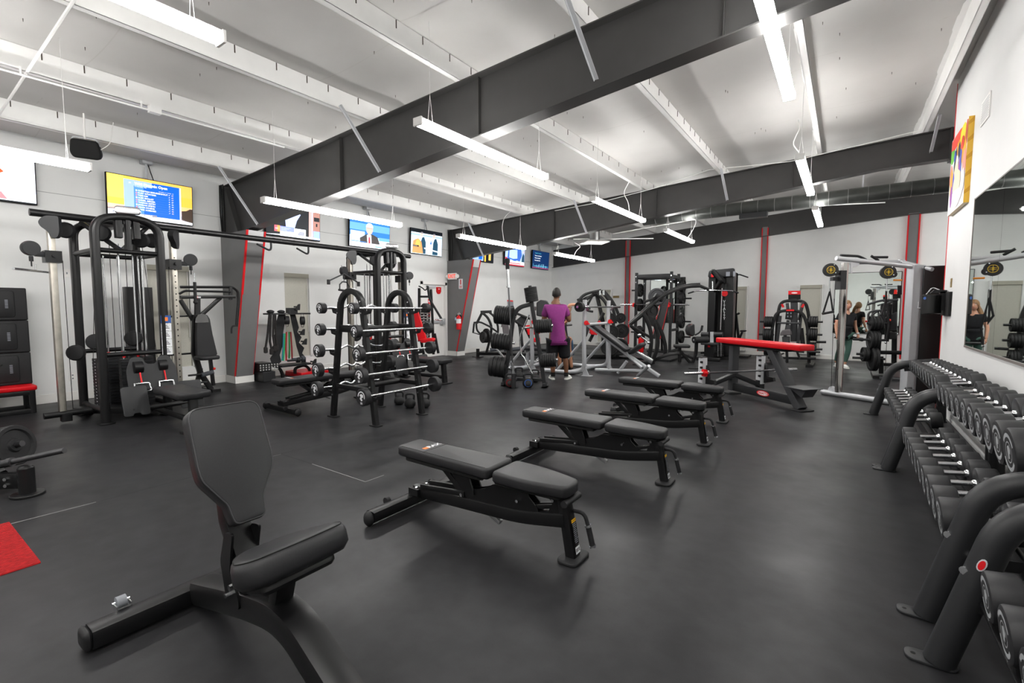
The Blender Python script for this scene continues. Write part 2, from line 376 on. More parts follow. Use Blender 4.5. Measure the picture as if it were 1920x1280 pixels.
for a, b in zip(PX, PX[1:]):           # taped blanket seams
    for k in range(13):
        y = -5.6 + 1.83*k + 0.12*math.sin(a*5+k)
        for q in range(8):
            x0 = a+(b-a)*q/8; x1 = a+(b-a)*(q+1)/8
            mb.add([(x0, y, deck(x0)-0.0015-sag(x0, y)), (x1, y, deck(x1)-0.0015-sag(x1, y)), (x1, y+0.012, deck(x1)-0.0015-sag(x1, y)), (x0, y+0.012, deck(x0)-0.0015-sag(x0, y))], [(0, 1, 2, 3)])
mb.m(2)
for k in range(150):                   # screw tips through the blanket
    i = random.randrange(1, len(PX)-2); x = PX[i] + (PX[i+1]-PX[i])*random.uniform(0.12, 0.9); y = random.uniform(0.5, 13)
    z = deck(x)-sag(x, y); mb.cyl((x, y, z+0.005), (x, y, z-0.03), 0.004, 0.002, 5)
mb.build('ceiling', [INS, mat('insulation_tape', (0.50, 0.49, 0.47), 0.6), mat('rusty_screw', (0.06, 0.045, 0.035), 0.7)], kind='structure', ang=60)
mb = MB(); mb.add([(-10, -7, 4.9), (6, -7, 4.9), (6, 18, 4.9), (-10, 18, 4.9)], [(0, 1, 2, 3)]); mb.build('ceiling_roof', DKG, kind='structure')
# purlins
PL_WHERE = {0: None}
def purlin(x, y0, y1, label):
    m_ = MB(); z0 = zt(x); z1 = z0+0.268
    m_.box(x-0.004, x+0.004, y0, y1, z0, z1); m_.box(x, x+0.07, y0, y1, z0, z0+0.004); m_.box(x+0.066, x+0.07, y0, y1, z0, z0+0.02); m_.box(x-0.07, x, y0, y1, z1-0.004, z1)
    m_.m(1); y = y0+0.1
    while y < y1-0.1:
        m_.box(x+0.004, x+0.009, y, y+0.010, z1-0.085, z1-0.004); y += random.uniform(0.28, 0.5)
    m_.build('ceiling_beam', [WHT2, mat('rusty_screw', (0, 0, 0))], label=label, kind='structure', smooth=False)
for i, x in enumerate(PX[1:-1]):
    purlin(x, -6.4, yb(x)-0.02, 'white steel roof purlin over the gym floor, number %d counted from the wall of screens' % (i+1))
# dark tapered rafter beams
def rafter(y, x0, x1, zb, label):
    m_ = MB(); n = 12; X = [x0+(x1-x0)*k/n for k in range(n+1)]
    for a, b in zip(X, X[1:]):
        m_.add([(a, y-0.005, zb(a)), (b, y-0.005, zb(b)), (b, y-0.005, zt(b)-0.012), (a, y-0.005, zt(a)-0.012), (a, y+0.005, zb(a)), (b, y+0.005, zb(b)), (b, y+0.005, zt(b)-0.012), (a, y+0.005, zt(a)-0.012)],
               [(0, 1, 2, 3), (5, 4, 7, 6)])
        for f in (zb, lambda q: zt(q)-0.014):
            m_.slab([(a, y-0.1, f(a)), (b, y-0.1, f(b)), (b, y+0.1, f(b)), (a, y+0.1, f(a))], (0, 0, 0.013))
    m_.m(0)
    for xx in (x0+0.9+2.6*k for k in range(1, 4)):
        if xx < x1-0.3: m_.box(xx-0.004, xx+0.004, y-0.05, y+0.05, zb(xx), zt(xx)-0.01)
    for xe in (x0, x1): m_.box(xe-0.012, xe+0.012, y-0.1, y+0.1, zb(xe)-0.03, zt(xe))
    return m_.build('ceiling_beam', DKG, label=label, kind='structure', ang=30)
Y1, Y2 = 4.38, 10.6
rafter(Y1, -9.62, 1.10, lambda x: 3.74+0.104*x if x < 0.4 else 3.782, 'dark grey tapered steel rafter crossing over the middle of the room')
rafter(Y2, -9.62, 1.29, lambda x: 3.80+0.105*x if x < 0.4 else 3.842+0.02*(x-0.4), 'second dark grey tapered steel rafter, above the man in the purple shirt')
rafter(Y2+0.001, 1.32, 5.1, lambda x: 3.85-0.1*(x-1.3), 'dark grey rafter continuing past the white wall')
def rafter3():
    m_ = MB(); b = lambda x: 3.695+0.072*x if x < 1.5 else 3.80
    for (x0, x1) in ((-9.6, -4), (-4, 1.3), (1.3, 5.1)):
        m_.slab([(x0, yb(x0)-0.03, b(x0)), (x1, yb(x1)-0.03, b(x1)), (x1, yb(x1)-0.03, zt(x1)), (x0, yb(x0)-0.03, zt(x0))], (0, 0.02, 0))
        m_.slab([(x0, yb(x0)-0.14, b(x0)), (x1, yb(x1)-0.14, b(x1)), (x1, yb(x1)-0.0, b(x1)), (x0, yb(x0)-0.0, b(x0))], (0, 0, 0.012))
    m_.build('ceiling_beam', DKG, label='dark grey steel rafter against the back wall', kind='structure')
rafter3()
# tapered column claddings on the left wall with red corner strips
def column(y0, y1, lab):
    r = thing('wall_column', lab, 'column', (LW, (y0+y1)/2, 0)); r['kind'] = 'structure'
    xb, xt, zt_ = LW+0.36, LW+1.02, 2.80
    m_ = MB(); m_.slab([(LW, y0, 0), (xb, y0, 0), (xt, y0, zt_), (LW, y0, zt_)], (0, y1-y0, 0))
    m_.m(1).add([(xb+0.002, y0+0.02, 0.13), (xb+0.002, y1-0.02, 0.13), (xt+0.002, y1-0.02, zt_-0.002), (xt+0.002, y0+0.02, zt_-0.002)], [(0, 1, 2, 3)])
    m_.build('cladding', [COLG, COLF], r)
    for yy in (y0, y1):
        m_ = MB(); m_.slab([(xb-0.02, yy-0.016, 0.12), (xb+0.012, yy-0.016, 0.12), (xt+0.012, yy-0.016, zt_), (xt-0.02, yy-0.016, zt_)], (0, 0.032, 0)); m_.build('corner_strip', REDP, r)
    m_ = MB(); m_.box(LW, xb+0.018, y0-0.018, y0, 0, 0.135); m_.box(LW, xb+0.018, y1, y1+0.018, 0, 0.135); m_.box(xb, xb+0.03, y0-0.018, y1+0.018, 0, 0.135); m_.build('baseboard', BASEM, r)
    m_ = MB(); m_.slab([(LW, y0+0.06, zt_), (LW+0.55, y0+0.06, zt_), (LW+0.12, y0+0.06, 3.66), (LW, y0+0.06, 3.66)], (0, 0.18, 0)); m_.build('steel_haunch', DKG, r)
    m_ = MB()
    for k, dx in enumerate((0.1, 0.14, 0.2)): m_.tube([(LW+dx, y0-0.01, 2.8), (LW+dx+0.03*k, y0-0.03, 3.2), (LW+0.05+0.06*k, y0, 3.7)], 0.012, 6, 0.1)
    m_.build('cables', BLKM, r)
    return r
column(4.23, 4.54, 'grey tapered wall column with red corner strips beside the accessory rack')
column(10.45, 10.76, 'grey tapered wall column with red corner strips carrying the fire extinguisher')
# flat pilasters on the back wall
for i, (x, w) in enumerate(((-6.40, 0.15), (-2.04, 0.15), (1.33, 0.22))):
    r = thing('wall_column', ['dark pilaster with red edges behind the arched plate machine', 'dark pilaster with red edges beside the lat pulldown tower', 'dark pilaster with red edges above the back wall mirror'][i], 'column', (x, yb(x)-0.02, 0)); r['kind'] = 'structure'
    m_ = MB(); y = yb(x); m_.box(x-w/2, x+w/2, y-0.05, y+0.02, 0.12, 3.83); m_.build('pilaster', COLG, r)
    for s in (-1, 1): m_ = MB(); m_.box(x+s*w/2-0.014, x+s*w/2+0.014, y-0.064, y, 0.12, 3.8); m_.build('edge_strip', REDP, r)
    m_ = MB(); m_.box(x-w/2-0.03, x+w/2+0.03, y-0.075, y, 0, 0.12); m_.build('baseboard', BASEM, r)
ub = V((1, -0.069, 0)).normalized(); nb = V((-0.069, -1, 0)).normalized()
for i, (x, w, lb) in enumerate(((-7.27, 0.58, 'narrow window with closed blind behind the man at the press bench'), (-2.66, 0.46, 'narrow window with closed blind beside the lat pulldown tower'), (-0.80, 0.58, 'narrow window with closed blind behind the red-topped plate machine'))):
    blind_window('window_%d' % (i+3), V((x, yb(x), 0))+nb*0.13, w, 0.12, 2.09, ub, nb, lb)

for nm, lb in (('floor', 'black rubber gym floor with faint seams'), ('wall_left', 'light grey wall carrying the row of screens'), ('wall_back', 'light grey far wall with red-edged pilasters'), ('wall_right', 'white wall with mirror and painting behind the dumbbells'), ('trim_1', 'red vertical trim at the end of the white wall'), ('wall_side_room', 'grey wall closing the side bay'), ('wall_rear', 'grey wall behind the viewer'), ('baseboard_left', 'white baseboard under the wall of screens'), ('baseboard_back', 'white baseboard along the far wall'), ('ceiling', 'white sagging insulation ceiling between the purlins'), ('ceiling_roof', 'dark roof sheet above the insulation')):
    tag(bpy.data.objects[nm], lb, nm.split('_')[0])
# ================================================================ CEILING FIXTURES
GLOW = bpy.data.materials.new('lit_diffuser'); GLOW.use_nodes = True
_b = GLOW.node_tree.nodes['Principled BSDF']; _b.inputs['Emission Color'].default_value = (1.0, 0.985, 0.96, 1); _b.inputs['Emission Strength'].default_value = TUBE; _b.inputs['Base Color'].default_value = (0.9, 0.9, 0.9, 1)
def fixture(x, yc, z, label, L=2.44):
    r = thing('ceiling_light', label, 'ceiling light', (x, yc, z-0.05), 0, 'hanging linear lights')
    m_ = MB(); sec = [(-0.03, 0.022), (-0.055, 0.0), (-0.052, -0.03), (-0.03, -0.05), (0.03, -0.05), (0.052, -0.03), (0.055, 0.0), (0.03, 0.022)]
    m_.sweep([(x, yc-L/2+0.02, z), (x, yc+L/2-0.02, z)], sec); m_.build('diffuser', GLOW, r, ang=80)
    m_ = MB(); m_.box(x-0.026, x+0.026, yc-L/2+0.01, yc+L/2-0.01, z+0.018, z+0.034)
    m_.build('housing', WHT, r)
    for s in (-1, 1): m_ = MB(); m_.box(x-0.058, x+0.058, yc+s*(L/2-0.01)-0.012, yc+s*(L/2-0.01)+0.012, z-0.053, z+0.03); m_.build('end_cap', WHT, r, bev=0.006)
    for s in (-1, 1):
        m_ = MB(); yy = yc+s*(L/2-0.18); zz = zt(x)+0.22
        for q in (-0.035, 0.035): m_.tube([(x+q, yy, z+0.02), (x, yy, z+0.3 if zz > z+0.35 else zz-0.02)], 0.0022, 4)
        m_.tube([(x, yy, z+0.3 if zz > z+0.35 else zz-0.02), (x, yy, zz)], 0.0022, 4); m_.build('hanging_wire', WHT, r)
    return r
LX = [(-6.5, 2.90), (-3.52, 3.26), (-0.57, 3.42)]
where = {(-6.5, 4.6): 'lit linear light in front of the dark rafter, hanging above the barbell rack', (-3.52, 4.6): 'lit linear light hanging under the middle rafter above the first adjustable bench',
 (-0.57, 4.6): 'lit linear light nearest the white wall, hanging high over the dumbbell racks', (-6.5, 8.55): 'lit linear light hanging in front of the second rafter near the exit door',
 (-3.52, 8.55): 'lit linear light hanging in front of the second rafter over the man in purple', (-0.57, 8.55): 'lit linear light hanging past the dumbbell racks, in front of the second rafter',
 (-6.5, 12.45): 'small lit linear light hanging before the back wall near the screens', (-3.52, 12.45): 'small lit linear light hanging before the back wall over the power rack',
 (-0.57, 12.45): 'lit linear light hanging before the back wall under the round duct', (-6.5, 0.38): 'lit linear light in front of the white cyclist screen',
 (-3.52, 0.38): 'lit linear light under the first white purlins at the top corner', (-0.57, 0.38): 'lit linear light hanging above the upright bench'}
for (x, z) in LX:
    for yc in (-3.5, 0.38, 4.6, 8.55, 12.45):
        zz = z
        if (x, yc) == (-0.57, 4.6): zz = 3.64
        if (x, yc) == (-3.52, 4.6): zz = 3.28
        fixture(x, yc if yc != 4.6 else (4.6 if x > -5 else 4.6), zz, where.get((x, yc), 'lit linear light behind the upright bench at the entrance end, x %.1f' % x) if yc > 0 else {-6.5: 'lit linear light behind the viewer along the screen wall', -3.52: 'lit linear light behind the viewer over the aisle', -0.57: 'lit linear light behind the viewer beside the white wall'}[x])
for yc in (10.0, 14.0): fixture(3.4, yc, 3.5, ['lit linear light in the side bay beyond the white wall', 'lit linear light in the far corner of the side bay'][yc > 12])
# ================================================================ BENCHES
def box_pad(w0, w1, L, r=0.03):
    """outline along +x from 0 to L, half widths w0 (start) and w1 (end)"""
    return [tuple(p) for p in round_poly([(0, -w0), (L, -w1), (L, w1), (0, w0)], r, 4)]
# ---- upright utility bench close to the viewer
t = thing('upright_bench', 'black upright utility bench with backrest, standing alone closest to the viewer', 'bench', (-2.0, 0.95, 0))
m = MB(); m.bar([(-2.555, 0.53, 0.055), (-2.555, 1.36, 0.055)], 0.105, 0.085, r=0.02); m.build('rear_foot', BLK, t)
for yy in (0.53, 1.36):
    m = MB(); s = -1 if yy < 1 else 1; m.pad([tuple(p) for p in round_poly(rect(0.11, 0.09), 0.03)], (-2.555, yy, 0.055), (1, 0, 0), (0, 0, 1) if s < 0 else (0, 0, -1), 0.03, 0.02); m.build('end_cap', RUB, t)
for yy in (0.66, 1.24):
    m = MB(); m.cyl((-2.63, yy-0.018, 0.115), (-2.63, yy+0.018, 0.115), 0.026); w_ = m.build('wheel', mat('grey_plastic', (0.2, 0.21, 0.23), 0.5), t)
    m = MB(); m.cyl((-2.63, yy-0.032, 0.115), (-2.63, yy+0.032, 0.115), 0.007, n=8)
    for q in (-0.026, 0.026): m.bx((-2.61, yy+q, 0.10), 0.05, 0.005, 0.035)
    m.build('axle', CHR, w_)
m = MB(); m.bar(fillet([(-2.50, 0.95, 0.075), (-1.98, 0.95, 0.205), (-1.72, 0.95, 0.245), (-1.30, 0.95, 0.02)], 0.17, 6), 0.125, 0.115, r=0.026); m.build('main_frame', BLK, t)
m = MB(); m.prism([tuple(p) for p in round_poly(rect(0.2, 0.36), 0.05)], (-1.28, 0.95, 0.011), (1, 0, 0), (0, 1, 0), 0.022); m.build('front_foot', RUB, t)
pu = V((-0.21, 0, 0.475)).normalized(); pw = V((0, 1, 0)).cross(pu)           # up the backrest; its front normal
bo = V((-2.005, 0.95, 0.55)) - pw*0.07
out = [(-0.065, 0), (0.065, 0), (0.075, 0.06), (0.078, 0.09), (0.15, 0.21), (0.155, 0.26), (0.150, 0.52), (-0.150, 0.52), (-0.155, 0.26), (-0.15, 0.21), (-0.078, 0.09), (-0.075, 0.06)]
out = [tuple(p) for p in round_poly(out, [0.03, 0.03, 0.02, 0.05, 0.06, 0.05, 0.06, 0.06, 0.05, 0.06, 0.05, 0.02], 5)]
m = MB(); m.pad(out, bo, (0, 1, 0), pu, 0.07, 0.014); bp = m.build('backrest', VIN, t, ang=50)
m = MB(); ring = inset(out, 0.006); m.tube([bo+V((0, 1, 0))*p[0]+pu*p[1]+pw*0.0675 for p in ring], 0.0028, 5, closed=True); m.build('piping', VINP, bp)
m = MB(); m.bar([bo+pu*0.34-pw*0.025, (-2.17, 0.95, 0.52), (-2.0, 0.95, 0.25)], 0.075, 0.10, up=(0, 1, 0)); m.build('back_post', BLK, t)
m = MB()
for yy in (0.885, 0.995): m.prism([tuple(p) for p in round_poly([(-2.10, 0.50), (-2.03, 0.51), (-2.05, 0.43), (-2.07, 0.33), (-2.0, 0.24), (-2.0, 0.19), (-2.11, 0.21), (-2.15, 0.36)], 0.02)], (0, yy, 0), (1, 0, 0), (0, 0, 1), 0.01)
m.build('side_plates', BLK, t)
m = MB(); m.cyl((-2.07, 0.86, 0.24), (-2.07, 1.04, 0.24), 0.010, n=8); m.cyl((-1.89, 0.80, 0.37), (-1.89, 1.10, 0.37), 0.013, n=8); m.build('bolts', CHR, t)
su = V((0.33, 0, 0.115)).normalized(); sw = su.cross(V((0, 1, 0)))
so = V((-1.90, 0.95, 0.375))
seat = [(0.0, -0.10), (0.10, -0.17), (0.24, -0.225), (0.325, -0.19), (0.345, 0.0), (0.325, 0.19), (0.24, 0.225), (0.10, 0.17), (0.0, 0.10)]
seat = [tuple(p) for p in round_poly(seat, [0.05, 0.1, 0.12, 0.12, 0.08, 0.12, 0.12, 0.1, 0.05], 5)]
m = MB(); m.pad(seat, so, su, (0, 1, 0), 0.105, 0.036); sp = m.build('seat', VIN, t, ang=60)
m = MB(); ring = inset(seat, 0.014); m.tube([so+su*p[0]+V((0, 1, 0))*p[1]+sw*0.0985 for p in ring], 0.0022, 5, closed=True); m.build('piping', BLKM, sp)
m = MB(); m.pad([tuple(p) for p in round_poly(rect(0.16, 0.3), 0.04)], so+su*0.2-sw*0.04, su, (0, 1, 0), 0.045, 0.02)
m.bar([so+su*0.16, (-1.80, 0.95, 0.27)], 0.05, 0.08, up=(0, 1, 0)); m.bar([so+su*0.04, (-1.93, 0.95, 0.24)], 0.05, 0.14, up=(1, 0, 0)); m.build('seat_bracket', BLK, t)
# ---- adjustable bench, built once at its front foot and copied
def make_bench(label):
    t = thing('adjustable_bench', label, 'bench', (0, 0, 0), 0, 'black adjustable benches')
    L = False
    m = MB(L); m.pad(box_pad(0.118, 0.14, 0.84, 0.035), (-1.34, 0, 0.388), (1, 0, 0), (0, 1, 0), 0.072, 0.02); bk = m.build('backrest', VIN, t, ang=55)
    m = MB(L); m.bx((-1.07, 0, 0.4602), 0.004, 0.245, 0.0016)
    for s in (-1, 1): m.tube([(-1.30, s*0.105, 0.4585), (-0.53, s*0.121, 0.4585)], 0.0017, 5)
    m.build('stitching', BLKM, bk)
    m = MB(L); m.quad((-1.12, -0.045, 0.4606), (0, 1, 0), (-1, 0, 0), 0.045, 0.034); m.m(1).text('RAX', 0.052, (-1.12, 0.035, 0.4606), (0, 1, 0), (-1, 0, 0), 1.2, 0.002)
    m.build('logo_print', [ORG, LWH], bk, smooth=False)
    so_ = [tuple(p) for p in round_poly([(0, -0.14), (0.24, -0.14), (0.49, -0.085), (0.50, 0.0), (0.49, 0.085), (0.24, 0.14), (0, 0.14)], [0.035, 0.1, 0.04, 0.1, 0.04, 0.1, 0.035], 4)]
    m = MB(L); m.pad(so_, (-0.475, 0, 0.382), V((1, 0, -0.02)), (0, 1, 0), 0.072, 0.02); st = m.build('seat', VIN, t, ang=55)
    m = MB(L); m.pad(box_pad(0.10, 0.11, 0.70), (-1.28, 0, 0.358), (1, 0, 0), (0, 1, 0), 0.03, 0.008); m.pad(box_pad(0.11, 0.07, 0.42), (-0.45, 0, 0.356), (1, 0, -0.02), (0, 1, 0), 0.028, 0.008); m.build('pad_boards', BLKM, t)
    m = MB(L); m.bar([(-1.27, -0.41, 0.06), (-1.27, 0.38, 0.06)], 0.085, 0.075, r=0.02)
    m.build('rear_foot', BLK, t)
    for s in (-0.425, 0.395): m = MB(L); m.ball((-1.27, s, 0.052), 0.043, 0.03, 0.05); m.build('end_cap', RUB, t)
    for s in (-0.22, 0.22): m = MB(L); m.cyl((-1.33, s-0.014, 0.09), (-1.33, s+0.014, 0.09), 0.026); m.build('wheel', RUB, t)
    m = MB(L); m.bar(fillet([(-1.26, 0, 0.12), (-0.34, 0, 0.165), (-0.02, 0, 0.225)], 0.12, 4), 0.085, 0.085, up=(0, 1, 0), r=0.015)
    m.bx((-1.23, 0, 0.125), 0.09, 0.14, 0.05)
    for s in (-1, 1):
        m.prism([tuple(p) for p in round_poly([(-0.80, 0.17), (-0.20, 0.20), (-0.20, 0.25), (-0.27, 0.31), (-0.28, 0.365), (-0.44, 0.365), (-0.46, 0.33), (-0.53, 0.33), (-0.60, 0.285), (-0.66, 0.265), (-0.80, 0.235)], 0.015)], (0, s*0.03, 0), (1, 0, 0), (0, 0, 1), 0.008)
        m.prism([tuple(p) for p in round_poly([(-0.13, 0.25), (-0.02, 0.25), (-0.02, 0.37), (-0.16, 0.37), (-0.10, 0.31)], 0.01)], (0, s*0.03, 0), (1, 0, 0), (0, 0, 1), 0.008)
        m.bar([(-0.29, s*0.02, 0.235), (-0.05, s*0.02, 0.30)], 0.012, 0.025)
        m.bar([(-1.17, s*0.045, 0.175), (-0.76, s*0.045, 0.215)], 0.02, 0.035)
    m.build('main_frame', BLK, t)
    m = MB(L)
    for s in (-1, 1):
        m.prism([tuple(p) for p in round_poly([(-0.90, 0.37), (-0.74, 0.37), (-0.68, 0.22), (-0.76, 0.20)], 0.015)], (0, s*0.042, 0), (1, 0, 0), (0, 0, 1), 0.012)
        m.bar([(-0.98, s*0.035, 0.365), (-0.80, s*0.035, 0.22)], 0.012, 0.04)
    m.build('back_support', BLK, t)
    m = MB(L); m.bar([(-0.96, 0, 0.345), (-0.82, 0, 0.235)], 0.03, 0.035); m.bar([(-0.82, 0, 0.235), (-0.50, 0, 0.075)], 0.035, 0.03); m.build('adjuster_bar', mat('satin_steel', (0.42, 0.42, 0.43), 0.4, 1.0), t)
    m = MB(L)
    for (x, z) in ((-0.79, 0.205), (-0.62, 0.345), (-0.34, 0.27), (-0.20, 0.345), (-0.09, 0.335), (-1.22, 0.15)): [m.cyl((x, q*0.034, z), (x, q*0.056, z), 0.0105, n=8) for q in (-1, 1)]
    m.build('bolts', CHR, t)
    m = MB(L); m.bar([(-0.045, 0, 0.37), (0.02, 0, 0.012)], 0.062, 0.078, up=(0, 1, 0), r=0.012); lg = m.build('front_leg', BLK, t)
    d = V((0.065, 0, -0.358)).normalized(); n_ = V((0, 1, 0)).cross(d)*-1; n_ = n_ if n_.x > 0 else -n_; c0 = V((-0.0125, 0, 0.19)) + n_*0.0398
    m = MB(L); m.quad(c0-d*0.03, (0, 1, 0), d, 0.05, 0.018); m.m(1).quad(c0+d*0.045, (0, 1, 0), d, 0.048, 0.125); m.m(2)
    for k in range(11): m.quad(c0+d*(-0.012+k*0.0105)+n_*0.0004+V((0, 0.002*(k % 3)-0.002, 0)), (0, 1, 0), d, 0.040-0.004*(k % 4), 0.005)
    m.m(3).quad(c0+d*0.137, (0, 1, 0), d, 0.05, 0.04); m.m(4); m.text('WARNING', 0.011, c0-d*0.03+n_*0.0005, (0, 1, 0), -d)
    for k in range(3): m.quad(c0+d*0.137+n_*0.0005+V((0, -0.015+0.015*k, 0)), (0, 1, 0), d, 0.008, 0.02)
    m.build('warning_label', [YEL, BLKM, PGR, LWH, BLKM], lg, smooth=False)
    m = MB(L); o2 = [tuple(p) for p in round_poly(rect(0.13, 0.20), 0.045, 5)]; m.pad(o2, (0.022, 0, 0), (1, 0, 0), (0, 1, 0), 0.02, 0.008); m.build('foot_pad', RUB, t)
    m = MB(L); m.tube(fillet([(0.0, 0.03, 0.27), (0.075, 0.03, 0.275), (0.10, 0.03, 0.20)], 0.05), 0.012, 10); m.cyl((0.098, 0.03, 0.205), (0.128, 0.03, 0.095), 0.0165); hd = m.build('handle', RUB, t)
    m = MB(L); m.cyl((0.0965, 0.03, 0.21), (0.1, 0.03, 0.197), 0.0195); m.cyl((0.127, 0.03, 0.099), (0.1305, 0.03, 0.086), 0.0195); m.build('handle_collars', CHR, hd)
    m = MB(L); m.cyl((0.005, -0.09, 0.345), (0.005, 0.09, 0.345), 0.02); m.build('rear_roller', RUB, t)
    return t
B0 = make_bench('black adjustable bench lying flat, closest to the viewer in the row of four')
B0.location = (-1.245, 2.36, 0)
dup(B0, (-1.18, 3.86, 0), 0, 'black adjustable bench lying flat, second from the viewer in the row of four')
dup(B0, (-1.18, 5.2, 0), 0, 'black adjustable bench lying flat, third from the viewer in the row of four')
dup(B0, (-1.23, 6.36, 0), 0, 'black adjustable bench lying flat, last in the row, beside the tall red-topped bench')
dup(B0, (-6.27, 4.68, 0), PI/2, 'black adjustable bench lying flat behind the barbell rack')
# ================================================================ CABLE TOWERS
def TX(x, pts): return [GX(a, b, x) for a, b in pts]
def TY(y, pts): return [GY(a, b, y) for a, b in pts]
def TP(p, n, pts): return [GP(a, b, p, n) for a, b in pts]
RND = lambda poly, r, n=4: [tuple(p) for p in round_poly(poly, r, n)]
def make_tower(label, bridge):
    """four-stack cable tower; local origin at the centre of its footprint"""
    t = thing('cable_tower', label, 'cable machine'); hx, hy = 0.44, 0.33
    for sx in (1, -1):
        m = MB(False); x = sx*hx
        path = fillet([(x, -hy, 0.02), (x, -hy, 2.50), (x*0.95, 0, 2.58), (x, hy, 2.50), (x, hy, 0.02)], 0.26, 6)
        m.sweep(path, RND(rect(0.085, 0.125), 0.035, 3), up=(1, 0, 0)); m.build('arched_frame', BLK, t)
        for sy in (-1, 1): m = MB(False); m.pad(RND(rect(0.2, 0.16), 0.05), (x, sy*hy, 0), (1, 0, 0), (0, 1, 0), 0.022, 0.006); m.build('foot_plate', BLK, t)
    m = MB(False)
    for s in (-1, 1): m.tube([(s*hx, -hy-0.02, 2.13), (s*hx, hy+0.02, 2.13)], 0.03); m.tube([(-hx-0.02, s*hy, 2.13), (hx+0.02, s*hy, 2.13)], 0.03)
    m.build('upper_ring', BLK, t); m = MB(False)
    for s in (-1, 1): m.tube([(-hx, s*hy, 0.16), (hx, s*hy, 0.16)], 0.035)
    m.bar([(-hx+0.05, -hy+0.05, 0.10), (hx-0.05, hy-0.05, 0.10)], 0.5, 0.08); m.build('base_frame', BLK, t)
    for s in (-1, 1): m = MB(False); m.tube([(s*hx, -hy, 0.85), (s*hx, hy, 0.85)], 0.03); m.build('middle_tube', BLK, t)
    m = MB(False); m.bar([(-hx, 0, 2.50), (hx, 0, 2.50)], 0.08, 0.06); m.build('top_tube', BLK, t)
    sts = [((0.30, 0), (0, 1)), ((-0.30, 0), (0, 1)), ((0, -0.24), (1, 0)), ((0, 0.24), (1, 0))]
    for (cx, cy), (dx, dy) in sts:
        m = MB(False)
        for k in range(16): m.bx((cx, cy, 0.14+k*0.041), 0.24 if dx else 0.11, 0.11 if dx else 0.24, 0.036)
        st = m.build('weight_stack', BLK2, t)
        m = MB(False)
        for k in range(16):
            ox, oy = (0, -0.056) if cy < 0 else ((0, 0.056) if cy > 0 else ((0.056, 0) if cx > 0 else (-0.056, 0)))
            m.bx((cx+ox, cy+oy, 0.14+k*0.041), 0.018 if dx else 0.003, 0.003 if dx else 0.018, 0.010)
        m.build('weight_numbers', LWH, st)
        m = MB(False)
        for s in (-1, 1): m.cyl((cx+dx*s*0.075, cy+dy*s*0.075, 0.1), (cx+dx*s*0.075, cy+dy*s*0.075, 2.12), 0.011, n=8)
        gr = m.build('guide_rods', CHR, t)
        m = MB(False)
        for s in (-1, 1): m.cyl((cx+dx*s*0.075, cy+dy*s*0.075, 0.79), (cx+dx*s*0.075, cy+dy*s*0.075, 0.83), 0.017, n=8)
        m.build('rod_bushings', REDP, gr)
        m = MB(False); m.cyl((cx, cy, 0.78), (cx, cy, 2.3), 0.004, n=5); m.cyl((cx+dx*0.12+dy*0.1*(1 if cx >= 0 else -1), cy+dy*0.12+dx*0.1*(1 if cy > 0 else -1), 0.75), (cx+dx*0.1, cy+dy*0.1, 2.3), 0.0035, n=5); m.build('cable', BLKM, t)
    for (x, y, z) in ((0.2, -0.2, 2.36), (0.2, 0.2, 2.32), (-0.2, -0.45, 2.40), (-0.1, 0.42, 2.36), (0.1, -0.30, 1.0), (0.25, 0.05, 1.03), (-0.1, -0.45, 0.86)):
        m = MB(False); m.lathe([(-0.035, 0.04), (-0.03, 0.085), (-0.012, 0.1), (0.012, 0.1), (0.03, 0.085), (0.035, 0.04)], (x, y, z), (0.8, -0.55, 0), 20); m.build('pulley', RUB, t)
    m = MB(False)
    for s in (-0.09, 0.09): m.bar([(0.40, s, 2.55), (0.42, s, 2.30)], 0.07, 0.1, up=(1, 0, 0))
    m.bar([(0.42, 0.0, 2.60), (0.42, 0.0, 2.15)], 0.05, 0.09, up=(1, 0, 0)); m.bar([(-0.2, -0.3, 2.52), (0.2, 0, 2.15)], 0.05, 0.05); m.bar([(0.2, 0.3, 2.52), (0.1, 0.0, 2.15)], 0.05, 0.05); m.build('head_brackets', BLK, t)
    bu = V((0.55, 0.83, 0)); m = MB(False); m.pad(RND(rect(0.26, 0.095), 0.045, 6), (0.47, 0.0, 2.64), (0.35, 0.94, 0), V((0, 0, 1)), 0.03, 0.012); m.build('name_badge', CHR, t)
    # adjustable pulley columns on both ends
    for sy in (-1, 1):
        y = sy*0.63
        m = MB(False); m.bar([(0, y, 0.16), (0, y, 2.40)], 0.095, 0.065, up=(0, 1, 0)); pc = m.build('pulley_column', STL, t)
        if sy > 0:
            m = MB(False)
            for k in range(22): m.cyl((0.0475, y, 0.35+k*0.085), (0.0485, y, 0.35+k*0.085), 0.010, n=8)
            m.build('hole_pattern', BLKM, pc)
        m = MB(False); m.tube([(0, sy*0.25, 0.125), (0, sy*0.80, 0.125)], 0.04); m.bar([(0, sy*0.6, 0.03), (0, sy*0.6, 0.12)], 0.12, 0.1, up=(0, 1, 0)); m.build('column_base', BLK, t)
        m = MB(False); m.prism(RND([(-0.03, 0.19), (0.085, 0.19), (0.085, -0.0), (0.06, -0.07), (0.0, -0.07), (-0.02, 0.0), (-0.09, 0.06), (-0.11, 0.11), (-0.08, 0.16)], 0.03), (0.06, y, 2.33), (-0.75*sy, 0.66*sy, 0) if sy > 0 else (0.55, 0.83, 0), (0, 0, 1), 0.07)
        m.build('upper_pulley_bracket', BLK2, t)
        m = MB(False); m.box(-0.085, 0.085, y-0.075, y+0.075, 1.97, 2.11); m.cyl((0.085, y, 2.05), (0.12, y, 2.05), 0.02)
        car = m.build('pulley_carriage', BLK, t)
        w0 = V((0.25, sy*0.97, 0)).normalized(); c = V((0.02, y, 2.06))+w0*0.20
